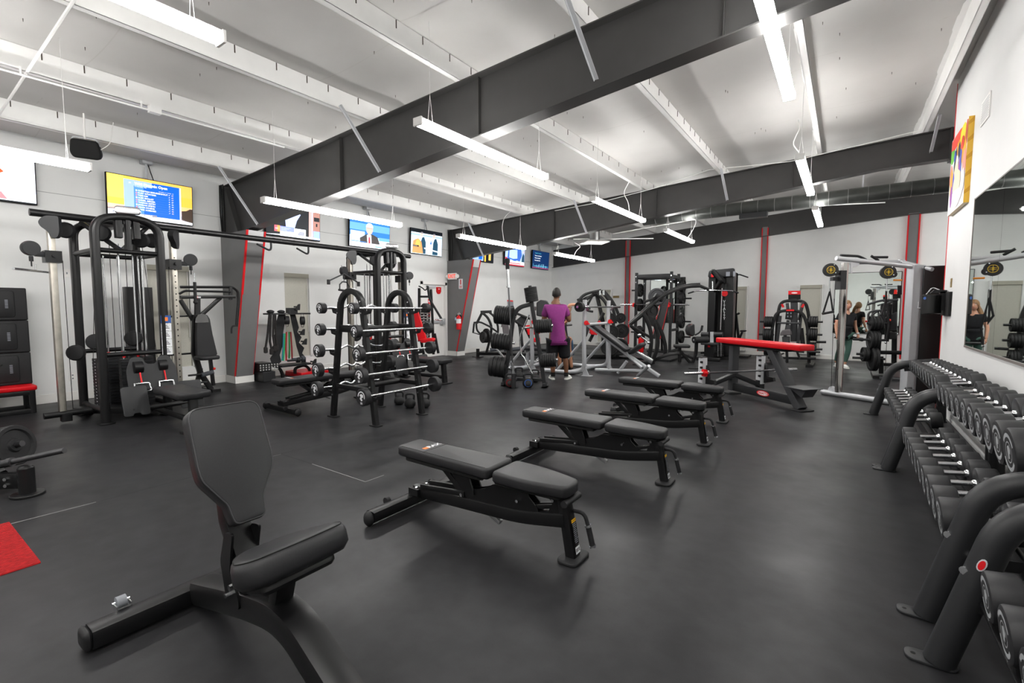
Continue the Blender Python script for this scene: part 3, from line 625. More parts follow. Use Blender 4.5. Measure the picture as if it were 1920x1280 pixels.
        m = MB(False); m.lathe([(-0.035, 0.03), (-0.034, 0.082), (-0.01, 0.087), (0.01, 0.087), (0.034, 0.082), (0.035, 0.03)], c+V((0, 0, 0.06)), w0.cross(V((0, 0, 1))), 24); m.bar([c-w0*0.14, c-w0*0.04], 0.05, 0.06); m.build('swivel_pulley', BLK2, car)
        m = MB(False); m.cyl(c+V((0, 0, -0.03)), c+V((0, 0, -0.09)), 0.02); m.cyl(c+V((0, 0, -0.09)), c+V((0, 0, -0.15)), 0.007, n=6); m.build('cable_stop', RUB, car)
        m = MB(False); m.tube([(0.06, y+sy*-0.08, 2.0), (0.03, y-sy*0.09, 0.17)], 0.004, 5); m.build('cable', BLKM, car)
    if bridge:
        m = MB(False); m.tube([(0, -0.80, 2.545), (0, -0.2, 2.545), (0, 5.12, 2.545)], 0.043, 14)
        for s in (0.9, 2.1, 2.45, 3.3): m.lathe([(-0.012, 0.046), (0.012, 0.046)], (0, s, 2.545), (0, 1, 0), 14)
        tb = thing('bridge_beam', 'long black round beam with hanging grips joining the two cable towers', 'beam', (-7.85, 2.15, 0)); br = m.build('beam_tube', BLK, tb)
        for s in (2.05, 2.72):
            m = MB(False); m.tube([(0, s, 2.52), (0, s, 2.40), (0.06, s-0.07, 2.37), (0.14, s-0.30, 2.44)], 0.016, 8, 0.05); m.build('pullup_handle', RUB, tb)
    # placards on the posts
    m = MB(False)
    for k in range(5): m.m(0 if k else 1).quad((hx+0.065, hy+0.005, 0.86+0.105*(4-k)), (0.45, 0.9, 0), (0, 0, 1), 0.11, 0.10)
    m.m(2)
    for k in range(1, 5):
        for q in range(3): m.quad((hx+0.066, hy+0.003, 0.845+0.105*(4-k)+0.02*q), (0.45, 0.9, 0), (0, 0, 1), 0.07-0.02*q, 0.008)
    m.m(3).quad((hx+0.066, hy+0.003, 0.86+0.42), (0.45, 0.9, 0), (0, 0, 1), 0.045, 0.05)
    m.build('exercise_placard', [LWH, BLU, BLKM, ORG], t, smooth=False)
    # low row station on the aisle side
    for s in (-1, 1):
        m = MB(False); m.pad(RND([(-0.13, 0), (-0.04, 0), (-0.03, 0.03), (0.03, 0.03), (0.04, 0), (0.13, 0), (0.13, 0.36), (-0.13, 0.36)], [0.03, 0.02, 0.02, 0.02, 0.02, 0.03, 0.04, 0.04]), (0.90, 0.16+s*0.30, 0.13), (0.1, 1, 0), (-0.30, 0, 1), 0.012, 0.004)
        m.build('footrest', BLK2, t)
    m = MB(False); m.tube([(0.44, 0.16, 0.12), (1.75, 0.16, 0.12)], 0.035); m.tube([(0.86, -0.18, 0.2), (0.86, 0.50, 0.2)], 0.03); m.build('low_row_rail', BLK, t)
    m = MB(False); m.prism(RND([(-0.26, 0.0), (0.26, 0.0), (0.26, 0.26), (0.20, 0.42), (0.09, 0.42), (0.05, 0.32), (-0.05, 0.32), (-0.09, 0.42), (-0.20, 0.42), (-0.26, 0.26)], 0.04), (0.66, 0.12, 0.40), (0.1, 1, 0), (-0.25, 0, 1), 0.02); m.build('upper_footrest', BLK2, t)
    for yy in (-0.02, 0.24):
        m = MB(False); a = V((0.70, yy, 0)); m.tube([a+V((0, -0.075, 0.49)), a+V((0, 0.075, 0.49)), a+V((0.03, 0.085, 0.39)), a+V((0.03, -0.085, 0.39))], 0.010, 8, 0.02, closed=True); hd = m.build('d_handle', CHR, t)
        m = MB(False); m.tube([a+V((0, 0, 0.49)), a+V((-0.05, 0, 0.62))], 0.009, 6); m.build('carabiner', REDP, hd)
        m = MB(False); m.lathe([(-0.05, 0.05), (-0.045, 0.075), (0.045, 0.075), (0.05, 0.05)], (0.58, yy, 0.68), (0, 1, 0), 18); m.build('low_pulley', BLK, t)
    m = MB(False); m.pad(RND([(0, -0.16), (0.82, -0.18), (0.86, 0), (0.82, 0.18), (0, 0.16)], 0.05), (0.95, 0.16, 0.39), (1, 0, 0), (0, 1, 0), 0.075, 0.02); m.build('row_seat', VIN, t, ang=55)
    m = MB(False); m.bar([(1.68, 0.16, 0.39), (1.72, 0.16, 0.02)], 0.07, 0.09, up=(0, 1, 0)); m.bx((1.4, 0.16, 0.375), 0.6, 0.2, 0.03); m.pad(RND(rect(0.15, 0.3), 0.05), (1.73, 0.16, 0), (1, 0, 0), (0, 1, 0), 0.02, 0.006); m.build('row_seat_leg', BLK, t)
    return t
T1 = make_tower('black four-stack cable tower with steel pulley columns, standing before the orange and blue screen', True); T1.location = (-7.85, 2.15, 0)
T2 = make_tower('black cable tower with steel pulley columns, standing behind the barbell rack', False); T2.location = (-7.85, 6.36, 0)
# attachments hanging from the pulleys
m = MB(); c = V((-7.79, 1.36, 1.86)); d = V((0.80, -0.60, 0)); m.cyl(c-d*0.38, c+d*0.38, 0.014); m.cyl(c-V((0, 0, -0.08)), c, 0.009, n=6)
a = m.build('cable_bar', CHR, label='short chrome pull bar with black grips hanging at the tower before the orange screen', cat='pull bar')
tp = thing('hanging_grip', 'black rubber single handle hanging from the steel column beside the shoulder press', 'handle', (-7.70, 3.0, 1.55))
m = MB(); m.tube([(-7.72, 2.99, 1.93), (-7.72, 2.99, 1.80)], 0.006, 6); m.build('clip', CHR, tp)
m = MB(); m.tube([(-7.72, 2.99, 1.80), (-7.72, 2.99, 1.52)], 0.022, 8); m.ball((-7.72, 2.99, 1.51), 0.03); m.build('grip', RUB, tp)
vb = thing('lat_pull_bar', 'dark V-shaped pull bar with rubber ends hanging above the barbell rack', 'pull bar', (-7.75, 5.55, 1.75))
m = MB(); m.bar([TX(-7.75, [(617, 526), (645, 513), (672, 530)])[k] for k in range(3)], 0.035, 0.02); m.build('bar', BLK2, vb)
for p in ((616, 527), (672, 531)): m = MB(); q = GX(*p, -7.75); m.cyl(q+V((0, 0, 0.03)), q-V((0, 0, 0.06)), 0.03); m.build('end_grip', RUB, vb)
m = MB(); m.tube(TX(-7.75, [(644, 513), (640, 497)]), 0.007, 6); m.build('clip', CHR, vb)
tr = thing('cable_stirrup', 'dark stirrup handle hanging over the barbell rack top', 'handle', (-7.7, 5.6, 1.5))
m = MB(); m.tube(TX(-7.7, [(637, 543), (637, 533), (642, 528), (650, 529), (654, 536), (654, 546)]), 0.012, 6); m.build('frame', BLK2, tr)
m = MB(); m.tube(TX(-7.7, [(635, 543), (655, 546)]), 0.02, 8); m.build('grip', RUB, tr)
# ================================================================ BARBELL RACK with ten fixed barbells
t = thing('barbell_rack', 'black twin-arch barbell rack holding ten fixed barbells', 'barbell rack', (-5.05, 4.08, 0))
RX, YA, YB_ = -5.05, 3.69, 4.46; HW = 0.43
def rail_x(z): return HW - 0.235*(z/1.62)
for y, nm in ((YA, 0), (YB_, 1)):
    m = MB(); p = fillet([(RX-HW, y, 0.01), (RX-rail_x(1.66), y, 1.66), (RX, y, 1.70), (RX+rail_x(1.66), y, 1.66), (RX+HW, y, 0.01)], 0.2, 8)
    p = [(RX-HW, y, 0.01), (RX-rail_x(1.42), y, 1.42)] + [(RX-0.225*math.cos(k*PI/12), y, 1.42+0.225*math.sin(k*PI/12)) for k in range(13)] + [(RX+rail_x(1.42), y, 1.42), (RX+HW, y, 0.01)]
    m.sweep(p, RND(rect(0.075, 0.06), 0.012, 2), up=(0, 1, 0)); m.bar([(RX-0.27, y, 1.17), (RX+0.27, y, 1.17)], 0.04, 0.09, up=(0, 0, 1)); m.bar([(RX-0.37, y, 0.42), (RX+0.37, y, 0.42)], 0.04, 0.06)
    fr = m.build('arched_frame', BLK, t)
    for s in (-1, 1): m = MB(); m.pad(RND(rect(0.17, 0.11), 0.04), (RX+s*HW, y, 0), (1, 0, 0), (0, 1, 0), 0.014, 0.004); m.build('foot_plate', BLK, t)
    m = MB()
    for s in (-1, 1):
        for z in (0.25, 0.42, 0.62, 0.86, 1.1, 1.32, 1.46): m.cyl((RX+s*rail_x(z), y-0.044, z+0.05), (RX+s*rail_x(z), y-0.03, z+0.05), 0.010, n=8)
    m.build('bolts', CHR, fr)
m = MB(); m.tube([(RX, YA, 1.17), (RX, YB_, 1.17)], 0.032); m.tube([(RX, YA, 0.42), (RX, YB_, 0.42)], 0.035); m.build('spreader_tubes', BLK, t)
LV = [1.40, 1.13, 0.86, 0.61, 0.36]
for s in (-1, 1):
    for z in LV:
        for y in (YA, YB_): m = MB(); x = RX+s*(rail_x(z)+0.03); m.prism(RND([(0, -0.04), (0.09, -0.02), (0.11, 0.03), (0.09, 0.03), (0.08, 0.0), (0, 0.0)], 0.006), (x, y, z-0.01), (s, 0, 0), (0, 0, 1), 0.06); m.build('saddle', RUB, t)
def head(m, c, ax, r, t, txt, num):
    ax = V(ax).normalized(); m.m(0).lathe([(-t/2, r*0.55), (-t/2, r*0.93), (-t/2+0.006, r), (t/2-0.006, r), (t/2, r*0.93), (t/2, r*0.5)], c, ax, 26)
def barbell(x, z, r, curl, num, label):
    b = thing('fixed_barbell', label, 'barbell', (x, 4.07, z), 0, 'fixed barbells on the arched rack'); L = 1.06
    y0, y1 = YA-0.17, YB_+0.17
    m = MB()
    if curl: m.tube(fillet([(x, y0, z), (x, YA+0.10, z), (x, YA+0.22, z+0.05), (x, YA+0.32, z-0.01), (x, 4.07, z+0.045), (x, YB_-0.32, z-0.01), (x, YB_-0.22, z+0.05), (x, YB_-0.10, z), (x, y1, z)], 0.05, 3), 0.0145, 10)
    else: m.cyl((x, y0, z), (x, y1, z), 0.0145, n=12); [m.cyl((x, y, z), (x, y+0.1, z), 0.016, n=12) for y in (YA+0.12, 4.02, YB_-0.22)]
    m.build('bar', CHR, b)
    for s, y in ((-1, y0-0.03), (1, y1+0.03)):
        m = MB(); head(m, V((x, y, z)), (0, s, 0), r, 0.075, '', num)
        f = V((x, y+s*0.0382, z)); u = V((1, 0, 0)) if s < 0 else V((-1, 0, 0)); up = V((0, 0, 1))
        m.m(1); m.prism([(math.cos(k*PI/9-0.35)*r*0.50, math.sin(k*PI/9-0.35)*r*0.50+r*0.08) for k in range(11)] + [(math.cos(k*PI/9-0.35)*r*0.62, math.sin(k*PI/9-0.35)*r*0.62+r*0.08) for k in range(10, -1, -1)], f, u, up, 0.001)
        m.prism([(-0.30*r, 0.25*r), (0.0, 0.42*r), (0.32*r, 0.30*r), (0.34*r, 0.0), (0.18*r, 0.05*r), (0.06*r, -0.10*r), (0.22*r, -0.32*r), (0, -0.42*r), (-0.26*r, -0.15*r), (-0.1*r, 0.08*r)], f, u, up, 0.001)
        m.text(str(num), r*0.34, f+up*(-0.68*r)-up*0+V((0, s*0.0008, 0)), u, up, 1.1, 0.001)
        m.build('head', [URE, LWH], b)
    return b
NAMES = ['topmost', 'second from the top', 'in the middle', 'second from the bottom', 'lowest']
for k, z in enumerate(LV):
    x = RX+rail_x(z)+0.095; barbell(x, z+0.03, 0.068+0.009*k, False, (20, 30, 40, 50, 70)[k], 'straight fixed barbell %s on the aisle side of the arched rack' % NAMES[k])
    x = RX-rail_x(z)-0.095; barbell(x, z+0.03, 0.068+0.008*k, True, (20, 30, 40, 50, 60)[k], 'wavy curl barbell %s on the screen-wall side of the arched rack' % NAMES[k])
# kettlebells on the floor
def kettlebell(p, r, label, group, ring=None):
    b = thing('kettlebell', label, 'kettlebell', p, 0, group); x, y, z = p
    m = MB(); m.lathe([(0.0, r*0.55), (0.004, r*0.62), (r*0.4, r*0.95), (r*0.85, r), (r*1.35, r*0.82), (r*1.68, r*0.45), (r*1.75, r*0.2)], p, (0, 0, 1), 20); m.build('body', mat('cast_iron', (0.015, 0.015, 0.016), 0.55, noise=0.2, scale=90, bump=0.1), b)
    m = MB(); d = V((0.82, 0.57, 0)); o = V(p); m.tube(fillet([o+d*r*0.62+V((0, 0, r*1.35)), o+d*r*0.80+V((0, 0, r*2.45)), o-d*r*0.80+V((0, 0, r*2.45)), o-d*r*0.62+V((0, 0, r*1.35))], r*0.55, 5), r*0.19, 10); m.build('handle', MATS['cast_iron'], b)
    if ring:
        n = V((0.57, -0.82, 0)); m = MB(); m.lathe([(0, r*0.68), (0.004, r*0.68), (0.004, r*0.55)], o+V((0, 0, r*0.9))+n*r*0.80, n, 20, caps=False); m.m(1).lathe([(0.0, r*0.5), (0.003, 0.002)], o+V((0, 0, r*0.9))+n*r*0.80, n, 20); m.build('weight_ring', [ring, BLK2], b)
    return b
for i, (px, py) in enumerate(((749, 758), (769, 764), (796, 764))): p = GZ(px, py); kettlebell((p.x, p.y, 0), 0.078+0.004*i, ['black kettlebell on the floor beneath the barbell rack, the one toward the screens', 'black kettlebell on the floor beneath the barbell rack, middle one of three', 'black kettlebell half hidden by the front leg of the barbell rack'][i], 'kettlebells under the barbell rack')
# ================================================================ RED BENCH WITH BLACK BOXES at the wall
t = thing('bench_seat', 'low red padded bench with black legs against the wall under the cyclist screen', 'bench', (-9.2, 0.95, 0))
m = MB(); m.pad(RND(rect(0.46, 1.25), 0.04), (-9.2, 0.88, 0.31), (1, 0, 0), (0, 1, 0), 0.065, 0.02); m.build('cushion', REDV, t, ang=55)
m = MB()
for x in (-9.38, -9.0):
    for y in (0.35, 1.45): m.bar([(x, y, 0), (x, y, 0.31)], 0.06, 0.06, up=(0, 1, 0))
    m.bar([(x, 0.35, 0.03), (x, 1.45, 0.03)], 0.05, 0.06); m.bar([(x, 0.35, 0.28), (x, 1.45, 0.28)], 0.05, 0.06)
for y in (0.35, 1.45): m.bar([(-9.38, y, 0.03), (-9.0, y, 0.03)], 0.05, 0.06)
m.build('frame', BLK, t)
SOFT = mat('soft_box_cover', (0.011, 0.011, 0.012), 0.5, noise=0.1, scale=80)
for k in range(3):
    z = 0.377+k*0.44; b = thing('plyo_box', ['soft black jump box, lowest of the stack on the red bench', 'soft black jump box, middle of the stack on the red bench', 'soft black jump box, topmost of the stack on the red bench'][k], 'jump box', (-9.42, 1.12, z), 0, 'jump boxes stacked on the red bench')
    m = MB(); m.pad(RND(rect(0.42, 0.76), 0.02), (-9.42, 1.12, z), (1, 0, 0), (0, 1, 0), 0.438, 0.015); m.build('body', SOFT, b)
    m = MB(); m.pad(RND(rect(0.60, 0.36), 0.04), (-9.212, 1.08, z+0.22), (0, 1, 0), (0, 0, 1), 0.012, 0.008); m.build('front_panel', SOFT, b)
    m = MB(); o = V((-9.199, 1.08, z+0.25)); m.m(0)
    if k != 1: m.tube(fillet([o+V((0.002, -0.14, 0.02)), o+V((0.004, -0.08, -0.03)), o+V((0.004, 0.0, 0.03)), o+V((0.004, 0.06, -0.03)), o+V((0.002, 0.14, 0.04))], 0.05), 0.008, 6)
    m.m(1); m.text('REP 20 24', 0.05, (-9.199, 1.30, z+0.22), (0, 0, -1), (0, 1, 0), 0.9) if False else [m.quad((-9.199, 1.30, z+0.17+0.02*q), (0, 1, 0), (0, 0, 1), 0.03, 0.012) for q in range(6)]
    m.build('handle_and_label', [BLKM, PGR], b, smooth=False)
# ================================================================ SHOULDER PRESS MACHINE behind the tower
t = thing('shoulder_press_machine', 'black shoulder press machine with overhead arms, backed against the wall beside the grey column', 'machine', (-8.95, 3.5, 0)); xp = -8.8
m = MB(); m.tube(TX(xp, [(338, 538), (436, 538), (446, 546), (447, 565), (443, 612)]), 0.022, 8, 0.05); m.tube(TX(xp+0.1, [(336, 551), (346, 545), (432, 547)]), 0.018, 8, 0.04); m.bar(TX(xp, [(338, 557), (440, 556)]), 0.07, 0.055); m.bar(TX(xp, [(432, 538), (432, 562)]), 0.05, 0.05, up=(1, 0, 0))
m.build('press_arm', BLK, t)
m = MB(); m.tube(TX(xp, [(443, 610), (436, 611), (434, 615), (434, 625)]), 0.014, 8, 0.02); m.build('hand_grip', RUB, t)
m = MB(); m.bar(TX(xp-0.05, [(370, 560), (370, 595)]), 0.08, 0.06, up=(1, 0, 0)); m.bar(TX(xp-0.05, [(338, 562), (362, 600)]), 0.06, 0.05, up=(1, 0, 0)); m.bar(TX(xp-0.05, [(413, 558), (378, 590)]), 0.06, 0.05, up=(1, 0, 0))
m.bar(TX(xp, [(366, 590), (364, 660), (376, 700), (398, 733)]), 0.08, 0.07, up=(1, 0, 0)); m.bar(TX(xp, [(376, 690), (367, 728)]), 0.06, 0.06, up=(1, 0, 0)); m.bar(TX(xp, [(394, 672), (400, 722)]), 0.05, 0.06, up=(1, 0, 0)); m.bar(TX(xp-0.1, [(300, 594), (355, 592)]), 0.03, 0.03); m.bar(TX(xp-0.1, [(300, 667), (360, 662)]), 0.03, 0.03)
a, b = TX(xp, [(370, 728)])[0], TX(xp, [(402, 733)])[0]; m.box(-9.25, -8.7, a.y-0.05, a.y+0.05, 0, 0.05); m.box(-9.3, -8.65, b.y-0.09, b.y+0.04, 0, 0.05); m.box(-9.25, -9.1, 2.7, b.y, 0.0, 0.06); m.bar([(-9.2, 2.75, 0.03), (-9.2, 2.75, 1.75)], 0.35, 0.2, up=(1, 0, 0))
m.build('frame', BLK, t)
q = TX(xp+0.12, [(366, 597), (368, 590), (376, 588), (386, 589), (391, 597), (396, 625), (405, 662), (402, 666), (388, 668), (369, 670), (366, 664), (365, 630)]); m = MB(); m.slab(q, (0.06, 0, -0.01)); m.build('backrest', VIN, t, bev=0.012, ang=60)
q = TX(xp+0.185, [(366, 605), (367, 597), (371, 590), (378, 588), (387, 590), (391, 600), (391, 604)]); m = MB(); m.slab(q, (0.004, 0, 0)); m.build('clear_head_cover', mat('clear_vinyl', (0.12, 0.12, 0.12), 0.08, coat=1.0), t)
q = GX(388, 670, xp+0.35); m = MB(); m.pad(RND(rect(0.32, 0.30), 0.08), (q.x, q.y, q.z-0.03), (1, 0, 0), (0, 1, 0), 0.06, 0.02); m.build('seat', VIN, t, ang=55)
q = GX(402, 691, xp+0.1); m = MB(); m.ball(q, 0.022); m.build('adjust_knob', mat('red_plastic', (0.75, 0.03, 0.02), 0.35), t)
m = MB(); m.tube(TX(xp+0.1, [(353, 704), (398, 699)]), 0.016, 8); m.tube(TX(xp+0.1, [(358, 718), (388, 716)]), 0.016, 8); m.build('footrest_bar', BLK, t)
m = MB(); m.tube(TX(xp+0.1, [(378, 703), (400, 697)]), 0.036, 10); m.build('foam_roller', mat('grey_foam', (0.06, 0.065, 0.075), 0.8), t)
m = MB(); q = GX(370, 557, xp+0.06); m.lathe([(0, 0.02), (0.004, 0.018)], q, (1, 0, 0), 12); m.m(1).quad(q+V((0.005, 0, 0)), (0, 1, 0), (0, 0, 1), 0.10, 0.022); m.build('maker_badge', [REDP, LWH], t)
# ================================================================ ACCESSORY RACK with ropes, bands, handles
t = thing('accessory_rack', 'black A-frame accessory rack on arched feet under the blind-covered window', 'storage rack', (-9.3, 5.4, 0)); xr = -9.15
def comb(pts): return TX(xr, pts)
for a in ([(522, 588), (533, 588), (536, 592), (530, 625), (534, 640), (528, 652), (524, 665), (527, 678), (518, 685), (510, 684), (506, 672), (511, 664), (506, 655), (514, 645), (510, 632), (519, 622), (516, 610)],
          [(543, 588), (553, 588), (560, 614), (557, 622), (565, 632), (560, 642), (570, 652), (566, 662), (573, 670), (573, 682), (566, 682), (556, 650)]):
    m = MB(); m.slab(comb(a), (0.012, 0, 0)); m.build('toothed_upright', BLK2, t)
m = MB(); a, b = comb([(500, 587), (575, 587)]); m.box(xr-0.14, xr+0.14, a.y, b.y, a.z-0.03, a.z); m.build('top_tray', BLK2, t)
m = MB(); a, b = comb([(520, 684), (575, 682)]); m.box(xr-0.14, xr+0.17, a.y, b.y, a.z-0.04, a.z); m.build('lower_shelf', BLK2, t)
for pa in ([(505, 685), (522, 687), (530, 700), (530, 718)], [(553, 700), (553, 690), (570, 684), (580, 690), (582, 706)], [(500, 716), (501, 692), (512, 684)]):
    m = MB(); m.bar(fillet(comb(pa), 0.12, 5), 0.05, 0.05, up=(1, 0, 0)); m.build('arched_foot', BLK, t)
for (px, py) in ((566, 622), (570, 640), (588, 678), (557, 575)):
    m = MB(); q = GX(px, py, xr+0.1); m.prism(RND([(-0.05, -0.06), (0.05, -0.07), (0.06, 0.06), (0.03, 0.05)], 0.01), q, (0, 1, 0), (0, 0, 1), 0.04); m.bar([q, q-V((0.1, 0, 0))], 0.03, 0.03); m.build('hook', BLK2, t)
ROPE = mat('braided_rope', (0.02, 0.018, 0.018), 0.9, noise=0.6, scale=70)
for i, pts in enumerate(([(505, 590), (502, 625), (498, 652)], [(508, 590), (506, 640), (509, 655)], [(513, 590), (512, 630), (515, 650)], [(516, 590), (517, 625), (519, 648)])):
    m = MB(); m.tube(TX(xr+0.13, pts), 0.021, 8); q = TX(xr+0.13, [pts[-1]])[0]; m.lathe([(-0.10, 0.02), (-0.09, 0.036), (0, 0.036), (0.02, 0.02)], q, (0, 0, 1), 10)
    m.build('triceps_rope', ROPE, label='black braided rope hanging from the accessory rack tray, %s from the column' % ['first', 'second', 'third', 'fourth'][i], cat='rope', group='ropes on the accessory rack')
for (px, py, lb) in ((538, 600, 'black padded ankle cuff with chrome rings hanging at the middle of the accessory rack'), (567, 601, 'black padded ankle cuff hanging at the window end of the accessory rack')):
    c = thing('ankle_cuff', lb, 'ankle cuff', GX(px, py, xr+0.2)); q = GX(px, py, xr+0.2)
    m = MB(); m.lathe([(-0.035, 0.07), (-0.035, 0.085), (0.035, 0.085), (0.035, 0.07), (-0.035, 0.07)], q, (0.3, 0.9, 0), 18, caps=False); m.build('strap', RUB, c)
    m = MB()
    for s in (-1, 1): m.tube([q+V((0, 0.03*math.cos(k*PI/5), s*0.10+0.03*math.sin(k*PI/5))) for k in range(10)], 0.005, 5, closed=True)
    m.build('rings', CHR, c)
for i, (pts, mm, cn) in enumerate((([(532, 625), (531, 650), (529, 676)], mat('band_teal', (0.02, 0.2, 0.24), 0.6), 'teal'), ([(534, 625), (533, 655), (531, 676)], GRN, 'green'), ([(537, 622), (536, 655), (537, 676)], mat('band_red', (0.3, 0.01, 0.01), 0.6), 'dark red'), ([(542, 622), (543, 655), (542, 672)], mat('band_green', (0.01, 0.18, 0.05), 0.6), 'deep green'), ([(545, 622), (547, 652), (548, 676)], mat('band_maroon', (0.2, 0.01, 0.015), 0.6), 'maroon'))):
    m = MB(); m.bar(TX(xr+0.04, pts), 0.028, 0.012, up=(1, 0, 0)); m.build('resistance_band', mm, label=cn+' resistance band hanging between the uprights of the accessory rack', cat='resistance band', group='bands on the accessory rack')
for i, (px, py, lb) in enumerate(((547, 674, 'dark straight handle lying on the lower shelf of the accessory rack'), (556, 671, 'grey rubber-ended handle lying on the lower shelf of the accessory rack'))):
    m = MB(); a_, b_ = TX(xr+0.12, [(px-8, py+2), (px+9, py+1)]); m.cyl(a_, b_, 0.022); m.lathe([(0, 0.05), (0.06, 0.055), (0.07, 0.04)], b_, (0, 1, 0.1), 14); m.build('cable_attachment', [BLK2, mat('grey_foam', (0, 0, 0))][i], label=lb, cat='cable attachment')
for i, (px, lb) in enumerate(((507, 'rounded dark grip lying at the rope end of the top tray'), (527, 'curled black strap lying on the middle of the top tray'), (547, 'black block attachment lying on the top tray of the accessory rack'))):
    q = GX(px, 583, xr); m = MB(); m.ball((q.x, q.y, GX(px, 587, xr).z+0.03), 0.08, 0.07, 0.035) if i < 2 else m.box(q.x-0.08, q.x+0.08, q.y-0.08, q.y+0.08, GX(px, 587, xr).z, GX(px, 577, xr).z); m.build('cable_attachment', BLK2, label=lb, cat='cable attachment')
m = MB(); a, b = TX(-9.3, [(476, 672), (499, 690)]); m.box(-9.45, -9.1, max(4.58, a.y-0.1), b.y, 0.20, 0.36)
m.m(1)
for r_ in range(3):
    for k in range(7): m.quad((-9.099, a.y+0.02+k*0.055, 0.23+r_*0.045), (0, 1, 0), (0, 0, 1), 0.025, 0.025)
m.build('open_crate', [BLK, mat('crate_gap', (0.45, 0.45, 0.44), 0.7)], label='black perforated crate beside the accessory rack foot', cat='crate', smooth=False)
m = MB(); m.box(-9.5, -9.05, 4.60, b.y+0.05, 0, 0.195); m.build('storage_box', BLK2, label='dark box on the floor under the perforated crate', cat='box', bev=0.01)
m = MB(); q = GZ(512, 709); m.box(-9.62, -9.0, 5.35, 6.0, 0, 0.10); m.build('step_platform', REDV, label='red step platform lying on the floor under the accessory rack', cat='step', bev=0.015)
# ================================================================ LEFT EDGE: plate-loaded machine, red mat
MATR = mat('red_ribbed_mat', (0.35, 0.008, 0.01), 0.9, noise=0.25, scale=45)
m = MB(); mx0, mx1, my1 = -4.52, -3.66, 0.575
for k in range(43): x = mx0+0.02*k; m.box(x, x+0.013, my1-1.4, my1, 0, 0.009); m.box(x+0.013, x+0.02, my1-1.4, my1, 0, 0.006)
m.build('floor_mat', MATR, label='red ribbed floor mat lying on the floor before the cut-off plate machine', cat='floor mat', smooth=False)
t = thing('plate_machine', 'black plate-loaded machine cut off by the picture edge beside the red mat', 'machine', (-5.15, 0.72, 0))
pf = GZ(52, 928); m = MB(); m.pad([(0.10*math.cos(k*PI/12), 0.10*math.sin(k*PI/12)) for k in range(24)], (pf.x, pf.y, 0), (1, 0, 0), (0, 1, 0), 0.02, 0.006); m.build('round_foot', BLK, t)
m = MB(); m.cyl((pf.x, pf.y, 0.01), (pf.x, pf.y, 0.21), 0.05, n=18); m.ball((pf.x, pf.y, 0.21), 0.05, 0.05, 0.03)
dl = V((-0.76, -0.65, 0)); m.bar([V((pf.x, pf.y, 0.12)), V((pf.x, pf.y, 0.12))+dl*0.9], 0.05, 0.12); m.bar([V((pf.x, pf.y, 0.12))+dl*0.55, V((pf.x, pf.y, 0.55))+dl*0.7], 0.1, 0.1, up=(1, 0, 0)); m.build('base_frame', BLK, t)
m = MB()
for z in (0.09, 0.14): c_ = V((pf.x, pf.y, z))+dl*0.12; nn = V((0.65, -0.76, 0)); m.cyl(c_+nn*0.02, c_+nn*0.04, 0.013, n=8)
m.build('bolts', CHR, t)
pk = V((pf.x, pf.y, 0)); e1 = GP(121, 844, pk, (0.575, -0.818, 0)); e0 = GP(20, 866, pk, (0.575, -0.818, 0)); e_ = (e1-e0).normalized()
m = MB(); m.cyl(e0, e1, 0.021, n=16); m.cyl(e0-e_*0.02, e0+e_*0.015, 0.034, n=16); m.cyl(e0-e_*0.3, e0, 0.03, n=12); m.build('weight_peg', mat('dark_chrome', (0.12, 0.12, 0.125), 0.3, 0.9), t)
p2 = GP(42, 831, pk+V((-0.1, 0.25, 0)), (0.575, -0.818, 0)); m = MB(); m.cyl(p2-e_*0.5, p2, 0.024, n=14); m.build('rear_weight_peg', mat('dark_chrome', (0, 0, 0)), t)
for i, s in enumerate((0.075, 0.145, 0.21)): m = MB(); m.plate(p2-e_*s, e_, 0.165, 0.055); m.build('weight_plate', RUB, label=['black rubber plate at the picture edge, outermost on its peg', 'black rubber plate at the picture edge, second on its peg', 'black rubber plate cut by the picture edge, innermost on its peg'][i], cat='weight plate', group='plates at the picture edge')
m = MB(); m.bar([p2-e_*0.35, pk+V((-0.25, -0.1, 0.12))], 0.09, 0.09, up=(1, 0, 0)); m.build('lever', BLK, t)
